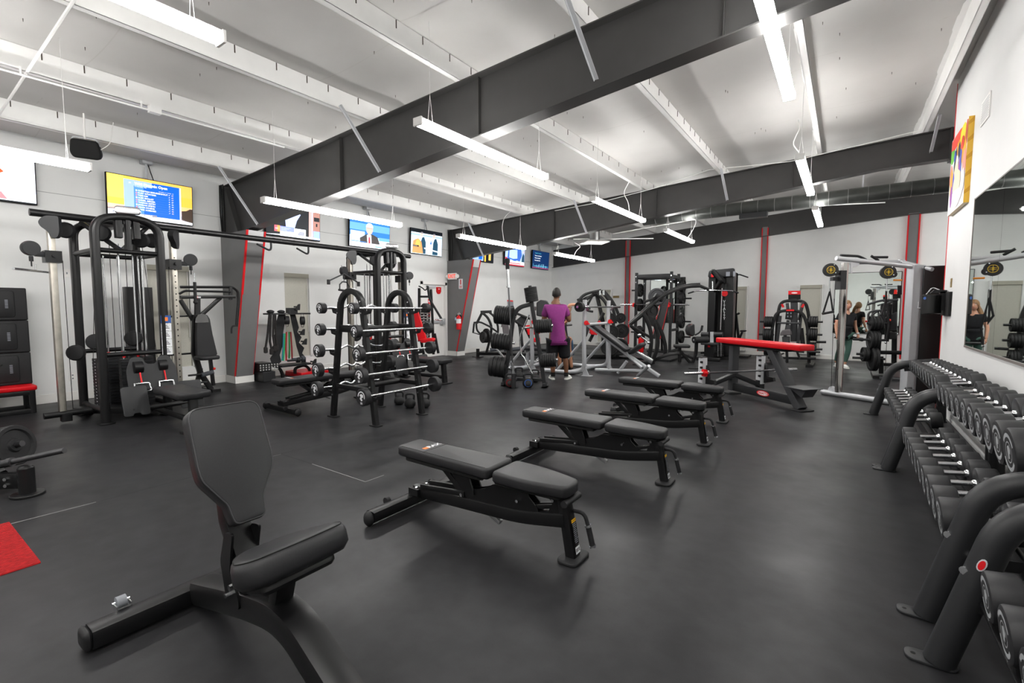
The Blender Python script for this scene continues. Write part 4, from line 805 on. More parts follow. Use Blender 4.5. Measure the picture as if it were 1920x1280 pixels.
# ================================================================ SCREENS ON THE LEFT WALL
def emis(name, col, s=1.0): return mat(name, col, 0.4, emit=s)
def screen(yc, zc, name_lab, draw, w=1.21, h=0.68, x=-9.58, rod=True, tilt=0.06):
    t = thing('wall_tv', name_lab, 'tv', (x, yc, zc-h/2), 0, 'wall screens')
    n = V((1, 0, -tilt)).normalized(); v = V((tilt, 0, 1)).normalized(); u = V((0, 1, 0)); c = V((x, yc, zc))
    m_ = MB(); m_.bx(c-n*0.03, w, h, 0.05, u, v); m_.build('housing', BLKM, t, bev=0.006)
    m_ = MB(); mats = []; E_ = {}
    def q(a0, a1, b0, b1, mt, lay=1):          # rectangle in screen fractions (0..1, from bottom left)
        if mt not in mats: mats.append(mt)
        m_.m(mats.index(mt)); o = c - n*0.004 + n*0.0007*lay + u*w*0.98*((a0+a1)/2-0.5) + v*h*0.965*((b0+b1)/2-0.5); m_.quad(o, u, v, w*0.98*(a1-a0), h*0.965*(b1-b0))
    def P(pts, mt, lay=2):
        if mt not in mats: mats.append(mt)
        m_.m(mats.index(mt)); m_.poly([c - n*0.004 + n*0.0007*lay + u*w*0.98*(a-0.5) + v*h*0.965*(b-0.5) for a, b in pts])
    def tx(s, a, b, size, mt, lay=4, al='LEFT', sx=1.0, bold=0.0):
        if mt not in mats: mats.append(mt)
        m_.m(mats.index(mt)); m_.text(s, size*h, c - n*0.004 + n*0.0007*lay + u*w*0.98*(a-0.5) + v*h*0.965*(b-0.5), u, v, sx, bold, al)
    draw(q, P, tx); m_.build('display', mats, t, smooth=False, recalc=False)
    if rod:
        m_ = MB(); m_.tube([(x-0.03, yc-0.05, zc+h/2-0.02), (x-0.03, yc-0.05, 3.88)], 0.018, 8); m_.box(x-0.1, x+0.04, yc-0.12, yc+0.02, 3.80, 3.86); m_.build('hanger', LGR, t)
    m_ = MB(); m_.bar([(x-0.03, yc, zc), (LW+0.005, yc, zc)], 0.3, 0.25); m_.build('wall_mount', BLKM, t)
    m_ = MB(); m_.tube([(x-0.05, yc+0.06, zc+h/2-0.03), (x-0.06, yc+0.02, zc+h/2+0.12), (x-0.05, yc-0.03, zc+h/2+0.3)], 0.008, 5, 0.1); m_.build('power_cord', BLKM, t)
eW, eB = emis('screen_white', (0.9, 0.93, 1.0), 1.0), emis('screen_black', (0.006, 0.008, 0.012), 1)
eBl, eSk = emis('screen_blue', (0.0, 0.12, 0.62), 1), emis('screen_skin', (0.75, 0.35, 0.26), 1)
def cyc(q, P, tx):
    q(0, 1, 0, 1, eW); o, s = emis('screen_orange_red', (0.9, 0.09, 0.02)), emis('screen_pink', (0.8, 0.25, 0.28))
    P([(0.1, 0.80), (0.30, 0.86), (0.52, 0.74), (0.70, 0.68), (0.74, 0.60), (0.66, 0.50), (0.45, 0.46), (0.2, 0.5)], o); P([(0.55, 0.47), (0.62, 0.47), (0.62, 0.40), (0.68, 0.30), (0.72, 0.15), (0.76, 0.04), (0.70, 0.04), (0.66, 0.14), (0.58, 0.30), (0.55, 0.36)], s)
    P([(0.2, 0.5), (0.45, 0.46), (0.5, 0.2), (0.3, 0.1)], s)
    P([(0.62, 0.2), (1, 0.25), (1, 0.22), (0.62, 0.17)], emis('screen_pale_blue', (0.68, 0.76, 0.95)))
    q(0, 1, 0, 0.02, eB, 3)
screen(1.14, 3.235, 'wall screen showing a cyclist in orange-red on white', cyc, rod=False)
def golf(q, P, tx):
    ys = [(0, 0.1, (0.16, 0.13, 0.14)), (0.1, 0.2, (0.35, 0.28, 0.28)), (0.2, 0.32, (0.75, 0.55, 0.45)), (0.32, 0.45, (0.85, 0.55, 0.22)), (0.45, 0.7, (0.9, 0.52, 0.06)), (0.7, 1, (0.9, 0.55, 0.10))]
    for i, (a, b, cc) in enumerate(ys): q(0, 1, a, b, emis('sunset_%d' % i, cc))
    q(0, 0.25, 0.3, 1, emis('sunset_yellow', (0.92, 0.68, 0.08)), 2); q(0, 0.18, 0.45, 1, emis('sunset_bright', (0.95, 0.75, 0.14)), 2.4)
    P([(0, 0.16), (0.2, 0.2), (0.5, 0.14), (0.84, 0.1), (1, 0.06), (1, 0), (0, 0)], emis('screen_white', (1, 1, 1)), 3)
    P([(0.86, 0.34), (0.92, 0.36), (0.97, 0.42), (1, 0.42), (1, 0.06), (0.86, 0.12)], emis('hill_brown', (0.05, 0.03, 0.02)), 3.2)
    q(0.18, 0.855, 0.10, 0.93, emis('screen_blue', (0, 0.12, 0.62)), 4); q(0.18, 0.29, 0.10, 0.93, emis('screen_sky', (0.35, 0.5, 0.9)), 4.5); q(0.29, 0.40, 0.10, 0.93, emis('screen_mid_blue', (0.08, 0.28, 0.78)), 4.5)
    q(0.18, 0.50, 0.80, 0.93, emis('screen_sky', (0, 0, 0)), 4.7); q(0.835, 0.855, 0.10, 0.93, emis('screen_lilac', (0.6, 0.65, 1)), 5)
    w_ = emis('screen_white', (1, 1, 1)); y_ = emis('screen_yellow', (0.9, 0.75, 0.3))
    tx('WM Phoenix Open', 0.30, 0.855, 0.085, w_, 6, bold=0.002); tx('Scottsdale, AZ', 0.30, 0.79, 0.04, w_, 6); tx('ROUND 1-2', 0.58, 0.745, 0.03, w_, 6); tx('TOTAL', 0.68, 0.745, 0.03, w_, 6); tx('R1', 0.745, 0.745, 0.03, w_, 6)
    for k, s in enumerate(['CHRISTIAN BEZUIDENHOUT', 'KURT KITAYAMA', 'TOM KIM', 'ALEX SMALLEY', 'DANIEL BERGER', 'THOMAS DETRY', 'JORDAN SPIETH', 'ADAM SCHENK', 'MARK HUBBARD']):
        b = 0.695-0.0575*k; tx(s, 0.335, b, 0.048, w_, 6, bold=0.001); q(0.31, 0.327, b-0.018, b+0.018, emis('screen_flag', (0.7, 0.25, 0.25)) if k % 3 else w_, 6); tx('-%d' % (9-k//3), 0.695, b, 0.045, w_, 6); tx(str(67-k//4), 0.735, b, 0.045, y_ if k > 5 or k < 3 else w_, 6); q(0.335, 0.70, b-0.030, b-0.028, emis('screen_mid_blue', (0, 0, 0)), 5.5)
    q(0.05, 0.55, 0.085, 0.135, emis('caption_grey', (0.25, 0.27, 0.35)), 6.5); tx('advantage of the morning round', 0.06, 0.11, 0.058, w_, 7.5, bold=0.001); tx('DALTON', 0.25, 0.17, 0.05, w_, 7)
    tx('M', 0.235, 0.85, 0.06, w_, 6)
screen(3.135, 3.215, 'wall screen showing a blue leaderboard over an orange sunset', golf)
def dark(q, P, tx):
    q(0, 1, 0, 1, eB); w_ = emis('screen_lav', (0.55, 0.62, 0.95)); P([(0.35, 0.25), (0.5, 0.25), (0.55, 0.55), (0.62, 0.75), (0.5, 0.98), (0.4, 0.98), (0.33, 0.6)], w_)
    q(0.14, 0.24, 0.14, 0.33, emis('logo_pink', (0.85, 0.15, 0.2)), 3); q(0.19, 0.24, 0.14, 0.33, emis('logo_orange', (0.9, 0.4, 0.1)), 3.5); q(0.24, 0.72, 0.02, 0.30, emis('screen_white', (1, 1, 1)), 3); q(0.24, 0.50, 0.17, 0.32, emis('screen_periwinkle', (0.3, 0.36, 0.8)), 4)
    tx('ABC', 0.15, 0.23, 0.07, emis('screen_white', (1, 1, 1)), 5, sx=0.8)
    for k in range(3): q(0.26, 0.36+0.04*k, 0.20+0.035*k, 0.215+0.035*k, emis('screen_lav', (0, 0, 0)), 5)
    P([(0.55, 0.10), (0.68, 0.06), (0.70, 0.22), (0.60, 0.22)], emis('screen_grey', (0.4, 0.42, 0.5)), 5)
    q(0.78, 0.84, 0.02, 1, emis('screen_rose', (0.75, 0.45, 0.42)), 3); q(0.85, 1, 0.02, 1, emis('screen_brick', (0.45, 0.22, 0.18)), 3); q(0.87, 1, 0.02, 0.3, emis('screen_sky', (0, 0, 0)), 4); q(0.84, 0.86, 0.02, 1, w_, 4); q(0.88, 0.99, 0.62, 0.75, eB, 4); q(0.92, 0.95, 0.45, 0.55, eB, 4)
    P([(0, 0.03), (1, 0.03), (1, 0.07), (0.5, 0.1), (0, 0.04)], emis('screen_white', (0, 0, 0)), 6)
screen(5.64, 3.225, 'wall screen with a dark picture and a pink channel logo, half hidden by the rafter', dark)
def anchor(q, P, tx):
    q(0, 1, 0, 1, emis('studio_blue', (0.03, 0.2, 0.55))); q(0, 1, 0.6, 0.85, emis('studio_light', (0.15, 0.42, 0.78)), 1.5); q(0, 1, 0, 0.4, emis('studio_white', (0.62, 0.75, 0.95)), 2); q(0.02, 0.36, 0.36, 0.56, emis('studio_white', (0, 0, 0)), 2); q(0.72, 1.0, 0.3, 0.42, emis('studio_light', (0, 0, 0)), 2.5)
    P([(0.25, 0.15), (0.24, 0.32), (0.40, 0.48), (0.55, 0.5), (0.68, 0.42), (0.74, 0.18), (0.74, 0.15)], emis('suit_dark', (0.05, 0.045, 0.045)), 3)
    P([(0.43, 0.14), (0.41, 0.45), (0.47, 0.5), (0.52, 0.46), (0.53, 0.14)], emis('screen_white', (1, 1, 1)), 4); P([(0.455, 0.14), (0.455, 0.36), (0.47, 0.42), (0.49, 0.36), (0.50, 0.14)], emis('tie_red', (0.5, 0.03, 0.05)), 5)
    P([(0.475+0.085*math.cos(k*PI/8), 0.68+0.20*math.sin(k*PI/8)) for k in range(16)], emis('screen_face', (0.8, 0.5, 0.42)), 5); P([(0.475+0.09*math.cos(k*PI/8), 0.74+0.16*math.sin(k*PI/8)) for k in range(9)], emis('hair_white', (0.8, 0.78, 0.78)), 6); q(0.40, 0.55, 0.70, 0.715, emis('screen_flag', (0, 0, 0)), 7)
    q(0, 1, 0, 0.16, emis('screen_white', (1, 1, 1)), 7); q(0.03, 0.4, 0.18, 0.2, emis('studio_blue', (0, 0, 0)), 8); q(0.62, 0.8, 0.04, 0.08, emis('studio_light', (0, 0, 0)), 8)
    for k in range(5): P([(0.82+0.03*k, 0.04), (0.835+0.03*k, 0.11), (0.845+0.03*k, 0.04)], emis('screen_grey', (0, 0, 0)), 8)
screen(7.60, 3.215, 'wall screen showing a grey-haired newsreader with a red tie', anchor)
def duo(q, P, tx):
    q(0, 1, 0, 1, emis('studio_pale', (0.7, 0.82, 0.92))); q(0, 1, 0.86, 1, eB, 2); q(0, 1, 0.74, 0.80, emis('studio_band', (0.35, 0.5, 0.75)), 2)
    for (a, hx) in ((0.26, 0), (0.66, 1)):
        P([(a+0.02, 0.02), (a+0.04, 0.5), (a+0.08, 0.68), (a+0.14, 0.72), (a+0.20, 0.5), (a+0.20, 0.02)], emis('suit_navy', (0.02, 0.07, 0.12)), 3 ); P([(a+0.06+0.045*math.cos(k*PI/6), 0.80+0.085*math.sin(k*PI/6)) for k in range(12)], emis('screen_face', (0, 0, 0)), 4); P([(a+0.07+0.05*math.cos(k*PI/6), 0.85+0.06*math.sin(k*PI/6)) for k in range(7)], emis('hair_grey', (0.2, 0.2, 0.22)), 5)
    P([(0.60, 0.45), (0.63, 0.62), (0.65, 0.45)], emis('screen_blue', (0, 0, 0)), 4)
    P([(0.04, 0.02), (0.06, 0.5), (0.14, 0.58), (0.22, 0.62), (0.32, 0.5), (0.36, 0.2), (0.38, 0.02)], emis('blur_gold', (0.6, 0.32, 0.12)), 6); P([(0.12, 0.3), (0.16, 0.55), (0.26, 0.6), (0.30, 0.3)], emis('blur_yellow', (0.75, 0.5, 0.12)), 7)
    P([(0.40, 0.28), (0.92, 0.18), (0.96, 0.10), (0.92, 0.13), (0.42, 0.22)], emis('screen_white', (1, 1, 1)), 7); q(0.05, 0.24, 0.28, 0.34, eB, 8); tx('Dan & Matthew', 0.06, 0.31, 0.035, emis('screen_white', (1, 1, 1)), 9)
screen(9.52, 3.225, 'wall screen showing two men in suits talking beside a golden blur, above the exit door', duo)
def strip(q, P, tx):
    q(0, 1, 0, 1, eB); q(0.1, 0.55, 0.04, 0.45, emis('studio_band', (0, 0, 0)), 2); q(0.35, 0.5, 0.1, 0.4, emis('screen_blue', (0, 0, 0)), 3); q(0.6, 0.66, 0.02, 0.6, emis('sunset_4', (0, 0, 0)), 3); q(0.78, 0.88, 0.1, 0.5, emis('blur_yellow', (0, 0, 0)), 3)
screen(11.98, 3.225, 'wall screen almost wholly hidden behind the second rafter and column', strip)
def usmap(q, P, tx):
    q(0, 1, 0, 1, emis('map_sky', (0.45, 0.6, 0.9))); P([(0.1, 0.25), (0.15, 0.85), (0.8, 0.9), (0.85, 0.6), (0.75, 0.25), (0.6, 0.3), (0.5, 0.22), (0.3, 0.32)], emis('map_blue', (0.05, 0.15, 0.55)), 2); P([(0.2, 0.4), (0.2, 0.8), (0.6, 0.85), (0.62, 0.4), (0.4, 0.35)], emis('map_light', (0.5, 0.68, 0.95)), 3)
    P([(0.84, 0.12), (0.86, 0.5), (0.92, 0.72), (0.98, 0.6), (1, 0.1)], emis('suit_navy', (0, 0, 0)), 3); P([(0.94+0.03*math.cos(k*PI/6), 0.78+0.06*math.sin(k*PI/6)) for k in range(12)], emis('screen_face', (0, 0, 0)), 4)
    q(0.12, 1, 0.06, 0.24, emis('screen_white', (1, 1, 1)), 4); q(0.15, 0.8, 0.1, 0.14, emis('tie_red', (0, 0, 0)), 5); q(0, 1, 0, 0.06, emis('tie_red', (0, 0, 0)), 5); q(0, 0.1, 0.06, 0.4, emis('tie_red', (0, 0, 0)), 5)
screen(13.82, 3.225, 'wall screen showing a blue weather map and presenter', usmap, rod=False)
def board(q, P, tx):
    q(0, 1, 0, 1, emis('board_navy', (0.006, 0.03, 0.11))); w_ = emis('screen_white', (1, 1, 1)); tx('THINGS TO KNOW', 0.12, 0.86, 0.075, emis('cyan', (0.1, 0.6, 0.8)), 3)
    for k, s in enumerate(['Turned to the Channel', 'Followers double in', 'Fewest spills in the']): tx(s, 0.12, 0.72-0.13*k, 0.075, w_, 3, bold=0.002)
    random.seed(3)
    for k in range(26): a = random.uniform(0.03, 0.93); q(a, a+0.025, 0.06, 0.1+random.uniform(0.02, 0.2), emis('city_%d' % (k % 3), [(0.1, 0.35, 0.5), (0.3, 0.35, 0.5), (0.02, 0.15, 0.3)][k % 3]), 2)
    q(0, 1, 0.02, 0.07, emis('city_red', (0.3, 0.05, 0.12)), 3); q(0.1, 0.9, 0.14, 0.16, emis('cyan', (0, 0, 0)), 3)
screen(15.55, 3.225, 'wall screen with white lines of text over a night city, in the far corner', board)
# ================================================================ small wall things
r = thing('hanging_speaker', 'black box speaker hanging from the purlins before the white cyclist screen', 'speaker', GX(160, 300, -8.1)); c = GX(161, 279, -8.1)
m = MB(); u = V((0.35, 0.94, 0)); v = V((0.25, -0.1, 1)).normalized(); m.pad(RND([(-0.15, -0.06), (-0.12, -0.12), (0.13, -0.12), (0.16, -0.06), (0.13, 0.11), (-0.13, 0.11)], 0.04), c-u.cross(v)*0.09, u, v, 0.2, 0.03); m.build('cabinet', BLKM, r, ang=55)
m = MB(); m.tube([c+u*-0.13+v*0.05+u.cross(v)*0.02, c+u*-0.12+v*0.13, c+u*0.11+v*0.13, c+u*0.14+v*0.05], 0.008, 6, 0.03); m.build('bracket', LGR, r)
m = MB(); m.tube([c+v*0.12, V((c.x, c.y, zt(c.x)+0.12))], 0.012, 6); m.tube([c+u*0.13, c+u*0.25+v*0.1, V((c.x, c.y+0.3, zt(c.x)+0.1))], 0.005, 5, 0.1); m.build('hanger', WHT, r)
def plate_(name, p, u, v, w, h, mats, lab, cat, draw=None, t=0.012):
    m_ = MB(); n_ = V(u).cross(V(v)); m_.bx(V(p)+n_*t/2, w, h, t, u, v)
    if draw: draw(m_, V(p)+n_*(t+0.0008), V(u), V(v))
    return m_.build(name, mats, label=lab, cat=cat)
plate_('wall_switch', GX(125, 512, LW+0.001), (0, 1, 0), (0, 0, 1), 0.075, 0.12, [WHT, PGR], 'white wall plate beside the cable tower, at head height', 'wall plate', lambda m_, o, u, v: m_.m(1).quad(o, u, v, 0.015, 0.03))
for i, (px, py, lb) in enumerate(((113, 709, 'white outlet plate near the floor, behind the steel pulley column'), (136, 706, 'white outlet plate near the floor, between the steel column and the tower'))): plate_('wall_outlet', GX(px, py, LW+0.001), (0, 1, 0), (0, 0, 1), 0.075, 0.12, [WHT, PGR], lb, 'outlet', lambda m_, o, u, v: [m_.m(1).quad(o+v*s, u, v, 0.02, 0.02) for s in (-0.025, 0.025)])
e0 = GY(848, 518, 10.40)
t = thing('exit_sign', 'white lit exit sign with red letters on the column above the fire extinguisher', 'exit sign', e0)
m = MB(); m.bx(e0, 0.33, 0.19, 0.05, (1, 0, 0), (0, 0, 1)); m.build('box', WHT, t, bev=0.012)
m = MB(); o = e0+V((0, -0.0265, 0)); m.text('EXIT', 0.15, o, (1, 0, 0), (0, 0, 1), 0.95, 0.004); m.build('letters', mat('exit_red', (0.9, 0.07, 0.03), 0.5, emit=0.8), t, smooth=False)
for s in (-1, 1): m = MB(); m.lathe([(0, 0.05), (0.05, 0.06), (0.06, 0.045)], e0+V((s*0.17, -0.0, 0.0)), (s, -0.4, 0), 16); m.build('lamp_head', WHT, t)
m = MB(); m.box(e0.x-0.05, e0.x+0.05, e0.y+0.025, 10.45, e0.z-0.05, e0.z+0.05); m.build('mount', WHT, t)
o = GY(864, 532, 10.449)
def fs(m_, o, u, v):
    m_.m(1).quad(o+v*0.04, u, v, 0.04, 0.12); m_.prism([(-0.02, 0.10), (0.02, 0.10), (0.012, 0.13), (-0.012, 0.13)], o, u, v, 0.0005); m_.m(1)
    for k in range(3): m_.quad(o-v*(0.06+0.025*k), u, v, 0.10, 0.012)
plate_('extinguisher_sign', o, (1, 0, 0), (0, 0, 1), 0.15, 0.29, [LWH, REDP], 'white sign with a red extinguisher symbol on the grey column', 'sign', fs, 0.006)
o = GY(860, 604, 10.38)
t = thing('fire_extinguisher', 'red fire extinguisher with white label hanging on the grey column', 'fire extinguisher', (o.x, o.y, o.z-0.2))
m = MB(); m.lathe([(-0.21, 0.066), (-0.205, 0.072), (0.13, 0.072), (0.17, 0.055), (0.19, 0.025), (0.21, 0.022)], o, (0, 0, 1), 20); cy = m.build('cylinder', REDP, t)
m = MB(); m.lathe([(-0.03, 0.0732), (0.10, 0.0732)], o, (0, 0, 1), 20, caps=False); m.build('label', LWH, cy)
m = MB(); m.cyl(o+V((0, 0, 0.2)), o+V((0, 0, 0.24)), 0.02); m.bar([o+V((-0.03, 0, 0.23)), o+V((0.08, -0.02, 0.25))], 0.02, 0.012); m.bar([o+V((-0.03, 0, 0.24)), o+V((0.07, -0.02, 0.285))], 0.02, 0.01); m.build('valve_lever', CHR, t)
m = MB(); m.tube([o+V((-0.02, 0, 0.225)), o+V((-0.09, 0, 0.2)), o+V((-0.095, 0, -0.1)), o+V((-0.085, 0, -0.16))], 0.012, 6, 0.06); m.build('hose', BLKM, t)
m = MB(); m.quad(o+V((-0.105, -0.02, 0.10)), (1, 0, 0), (0.1, 0, 1), 0.05, 0.08); m.build('tag', mat('pale_blue_tag', (0.45, 0.6, 0.8), 0.7), t)
m = MB(); m.box(o.x-0.05, o.x+0.05, o.y+0.065, 10.45, o.z-0.1, o.z+0.2); m.build('bracket', BLKM, t)
# thin white conduit along the second purlin on the left and its junction box
m = MB(); zc = zt(-7.06)-0.05; a = GX(0, 128, -7.06); a = GP(0, 129, (0, 0, zc), (0, 0, 1)); b = GP(533, 276, (0, 0, zc), (0, 0, 1)); m.tube([a, b], 0.012, 6)
j = GP(290, 208, (0, 0, zc), (0, 0, 1)); m.box(j.x-0.04, j.x+0.04, j.y-0.06, j.y+0.06, j.z-0.03, j.z+0.05)
for s in (0.05, 0.4, 0.95): p = a+(b-a)*s; m.cyl(p, p+V((0, 0, 0.08)), 0.01, n=6)
m.build('electrical_conduit', WHT2, label='thin white conduit with a junction box hung under the purlin beside the first rafter', cat='conduit')
# flange braces between purlins and rafters
for i, (a, b, y) in enumerate((((410, 312), (483, 421), Y1), ((637, 197), (711, 322), Y1), ((1063, 0), (1115, 150), Y1), ((878, 418), (906, 481), Y2), ((1075, 375), (1099, 437), Y2), ((1350, 316), (1362, 375), Y2), ((1746, 225), (1743, 285), Y2))):
    lo = GY(*b, y-0.09); hi = GX(*a, lo.x); d = hi-lo
    if hi.z > zt(lo.x)+0.05 or hi.z < lo.z+0.1 or i == 2 or i == 6: hi = V((lo.x, lo.y-0.75, zt(lo.x)+0.02))
    m = MB(); m.bar([lo, hi], 0.045, 0.006, up=(1, 0, 0), r=0); s = V((0.02, 0, 0)); m.bar([lo+s, hi+s], 0.006, 0.04, up=(1, 0, 0), r=0)
    m.build('flange_brace', LGR, label='grey diagonal brace between rafter and purlin, %s' % ['at the first rafter beside its column', 'at the middle of the first rafter', 'on the first rafter high over the room', 'at the second rafter beside the exit-side column', 'on the second rafter above purple shirt', 'in the middle of the second rafter', 'at the ridge end of the second rafter'][i], cat='brace', group='rafter braces', smooth=False)
# long thin tie rods crossing under the ceiling at the corner
for i, (p, q) in enumerate((((139, 0), (0, 212)),)):
    a = GP(p[0], p[1], (0, 0, 3.95), (0, 0, 1)); b = GP(q[0], q[1], (0, 0, 3.78), (0, 0, 1)); d = (b-a)
    m = MB(); m.tube([a-d*0.5, b+d*0.1], 0.014, 6); m.build('tie_rod', WHT2, label='white tie rod crossing the ceiling corner above the cyclist screen', cat='tie rod')
ORDN = ['first', 'second', 'third', 'fourth', 'fifth', 'sixth', 'seventh', 'eighth', 'ninth']
# ================================================================ PLATE TREE with bars and kettlebells
IRON = mat('black_plate_rubber', (0.01, 0.01, 0.0105), 0.55, noise=0.12, scale=60)
IRON2 = mat('grey_iron_plate', (0.05, 0.051, 0.055), 0.45, noise=0.12, scale=60)
O = V((-4.77, 7.16, 0)); U = V((0.927, 0.376, 0)); N = V((0.376, -0.927, 0)); ZZ = V((0, 0, 1))
def TR(pts, off=0.0): return TP(O+N*off, N, pts)
t = thing('plate_tree', 'black A-shaped weight plate tree standing before the man in purple', 'plate tree', (O.x, O.y, 0))
m = MB(); m.bar(fillet(TR([(945.5, 717), (955, 652), (962, 598), (968, 582), (977, 575), (996, 570)]), 0.14, 5), 0.075, 0.06, up=N); m.build('curved_leg', BLK2, t)
m = MB(); m.bar(TR([(1021.5, 724), (1010.7, 652), (996, 563)]), 0.07, 0.06, up=N); m.build('straight_leg', BLK2, t)
m = MB(); a, b = TR([(946, 714), (1020, 720)]); a.z = b.z = 0.13; m.bar([a, b], 0.06, 0.06)
for p in TR([(945.5, 717), (1021.5, 724)]): m.pad(RND(rect(0.12, 0.28), 0.03), (p.x, p.y, 0), U, N, 0.014, 0.004); m.bar([V((p.x, p.y, 0.05))-N*0.15, V((p.x, p.y, 0.05))+N*0.15], 0.05, 0.05)
m.build('base', BLK2, t)
h0 = GZ(963, 727); m = MB(); m.cyl((h0.x, h0.y, 0), (h0.x, h0.y, 0.26), 0.042); m.pad(RND(rect(0.16, 0.16), 0.03), (h0.x, h0.y, 0), U, N, 0.012, 0.004); m.bar([(h0.x, h0.y, 0.12), V((h0.x, h0.y, 0.12))-N*0.25], 0.05, 0.05); m.build('bar_holder', BLK2, t)
def peg_of(px, py, r, n, th, dirx, lab, gname, up=False, mt=IRON, tilt=0.0):
    c = TR([(px, py)])[0]; d = (U*dirx + ZZ*tilt).normalized() if not up else TR([(995, 555)])[0]-TR([(999.5, 585)])[0]; d = d.normalized()
    m_ = MB(); L = n*th/2
    m_.cyl(c-d*(L+0.07), c+d*(L+0.03), 0.024, n=12); m_.cyl(c+d*(L+0.002), c+d*(L+0.03), 0.03, n=14); m_.build('plate_peg', CHR if not up else BLK2, t)
    p0 = None
    for k in range(n):
        q = c + d*((k-(n-1)/2)*th)
        if p0 is None: m_ = MB(); m_.plate(q, d, r, th*0.93, 26); p0 = m_.build('weight_plate', mt, label=lab % ORDN[k], cat='weight plate', group=gname); q0 = q
        else: o = p0.copy(); COL.objects.link(o); o.location = p0.location + (q-q0); o['label'] = lab % ORDN[k]
peg_of(945, 591, 0.17, 8, 0.04, -1, '%s black plate out from the leg, upper screen-side peg of the plate tree', 'plates on upper far peg of the tree', tilt=0.1)
peg_of(941, 640, 0.15, 7, 0.05, -1, '%s black plate out from the leg, middle screen-side peg of the plate tree', 'plates on middle far peg of the tree', tilt=0.1)
peg_of(934.5, 687, 0.195, 4, 0.075, -1, '%s big black plate out from the leg, lowest peg of the plate tree', 'big plates on lowest far peg of the tree', tilt=0.1)
peg_of(1019.5, 611, 0.125, 7, 0.04, 1, '%s small black plate out from the leg, upper man-side peg of the plate tree', 'plates on upper near peg of the tree', tilt=0.08)
peg_of(1028.5, 675, 0.125, 7, 0.04, 1, '%s small black plate out from the leg, lower man-side peg of the plate tree', 'plates on lower near peg of the tree', tilt=0.08)
peg_of(996, 552, 0.115, 9, 0.029, 1, '%s small black plate up from below on the top peg of the plate tree', 'plates on top peg of the tree', up=True)
t = thing('upright_barbell', 'long olympic barbell standing upright in the holder of the plate tree', 'barbell', (h0.x, h0.y, 0.02))
bt = GP(951, 493, h0, N); ax = (bt-h0).normalized(); Lb = (bt-h0).length; b0 = h0+ZZ*0.03
m = MB(); m.cyl(b0+ax*0.42, b0+ax*(Lb-0.45), 0.014, n=12); m.build('shaft', mat('dark_chrome', (0, 0, 0)), t)
for (s0, s1) in ((0.0, 0.42), (Lb-0.45, Lb-0.03)): m = MB(); m.cyl(b0+ax*s0, b0+ax*s1, 0.025, n=16); q = s1 if s0 == 0 else s0; m.cyl(b0+ax*(q-0.012), b0+ax*(q+0.012), 0.038, n=16); m.build('sleeve', CHR, t)
m = MB(); m.lathe([(Lb-0.14, 0.033), (Lb-0.04, 0.036), (Lb-0.01, 0.05), (Lb+0.03, 0.05), (Lb+0.05, 0.03)], b0, ax, 18); m.build('rubber_cap', RUB, t)
m = MB(); m.tube(fillet(TR([(992, 590), (987, 602), (974, 632), (977, 664), (981, 668), (993, 690), (998, 700)], 0.12), 0.12, 4), 0.014, 10); m.build('curl_bar', CHR, label='chrome cambered curl bar leaning inside the plate tree', cat='curl bar')
p = GZ(956, 725); kettlebell((p.x, p.y-0.0, 0), 0.095, 'black kettlebell with a red disc at the foot of the upright barbell', 'kettlebells at the plate tree', REDD)
p = GZ(990, 726); kettlebell((p.x, p.y, 0), 0.10, 'black kettlebell with a blue disc in front of the plate tree base', 'kettlebells at the plate tree', BLU)
p = GZ(973, 711); kettlebell((p.x, p.y, 0), 0.095, 'black kettlebell behind the upright barbell, under the plate tree', 'kettlebells at the plate tree')
p = GZ(1003, 716); kettlebell((p.x, p.y, 0), 0.095, 'black kettlebell behind the blue-disc kettlebell, under the plate tree', 'kettlebells at the plate tree')
# ================================================================ SILVER PRESS BENCHES
def press_bench(lab, X0, Ya, Yb, incline):
    t = thing('press_bench', lab, 'press bench', (X0, (Ya+Yb)/2, 0)); tp = 1.60; yc = (Ya+Yb)/2
    for y in (Ya, Yb):
        m = MB(); m.tube(fillet([(X0+0.02, y, tp), (X0, y, 0.9), (X0+0.03, y, 0.10), (X0-0.35, y, 0.045), (X0-0.95, y, 0.05)], 0.3, 6), 0.045, 12); m.build('upright', SIL, t)
        m = MB(); m.prism([(-0.02, 0.22), (0.03, 0.22), (0.14, 0.0), (0.0, 0.0)], (X0, y, 0.01), (1, 0, 0), (0, 0, 1), 0.02); m.box(X0-0.02, X0+0.2, y-0.06, y+0.06, 0, 0.015); m.build('foot_plate', SIL, t)
        m = MB(); m.tube([(X0, y, 0.75), (X0-0.62, y, 0.08)], 0.032, 10); m.build('brace', SIL, t)
        m = MB(); m.bar([(X0+0.04, y, 1.40), (X0+0.09, y, 1.395), (X0+0.10, y, 1.46)], 0.05, 0.02, up=(0, 1, 0)); m.build('bar_hook', CHR, t)
        m = MB(); q = V((X0+0.07, y-0.03, 1.12)); m.lathe([(-0.03, 0.05), (0.03, 0.05)], q, (0.5, -0.8, 0), 8); m.bx(q+V((0.02, 0, -0.02)), 0.1, 0.05, 0.03); m.build('red_knob', REDP, t)
    m = MB(); m.tube([(X0, Ya, 1.08), (X0, Yb, 1.08)], 0.032, 10); m.tube([(X0-0.3, Ya, 0.06), (X0-0.3, Yb, 0.06)], 0.04, 10); m.build('cross_tubes', SIL, t)
    return t, yc
t, yc = press_bench('silver olympic incline bench with grey uprights, the man in purple standing at it', -4.47, 8.98, 10.2, True)
pb = TY(yc, [(1087, 620), (1100, 623), (1156, 671), (1144, 681)])
a = V((-4.62, yc, 1.02)); b = V((-3.70, yc, 0.42)); d = (b-a).normalized()
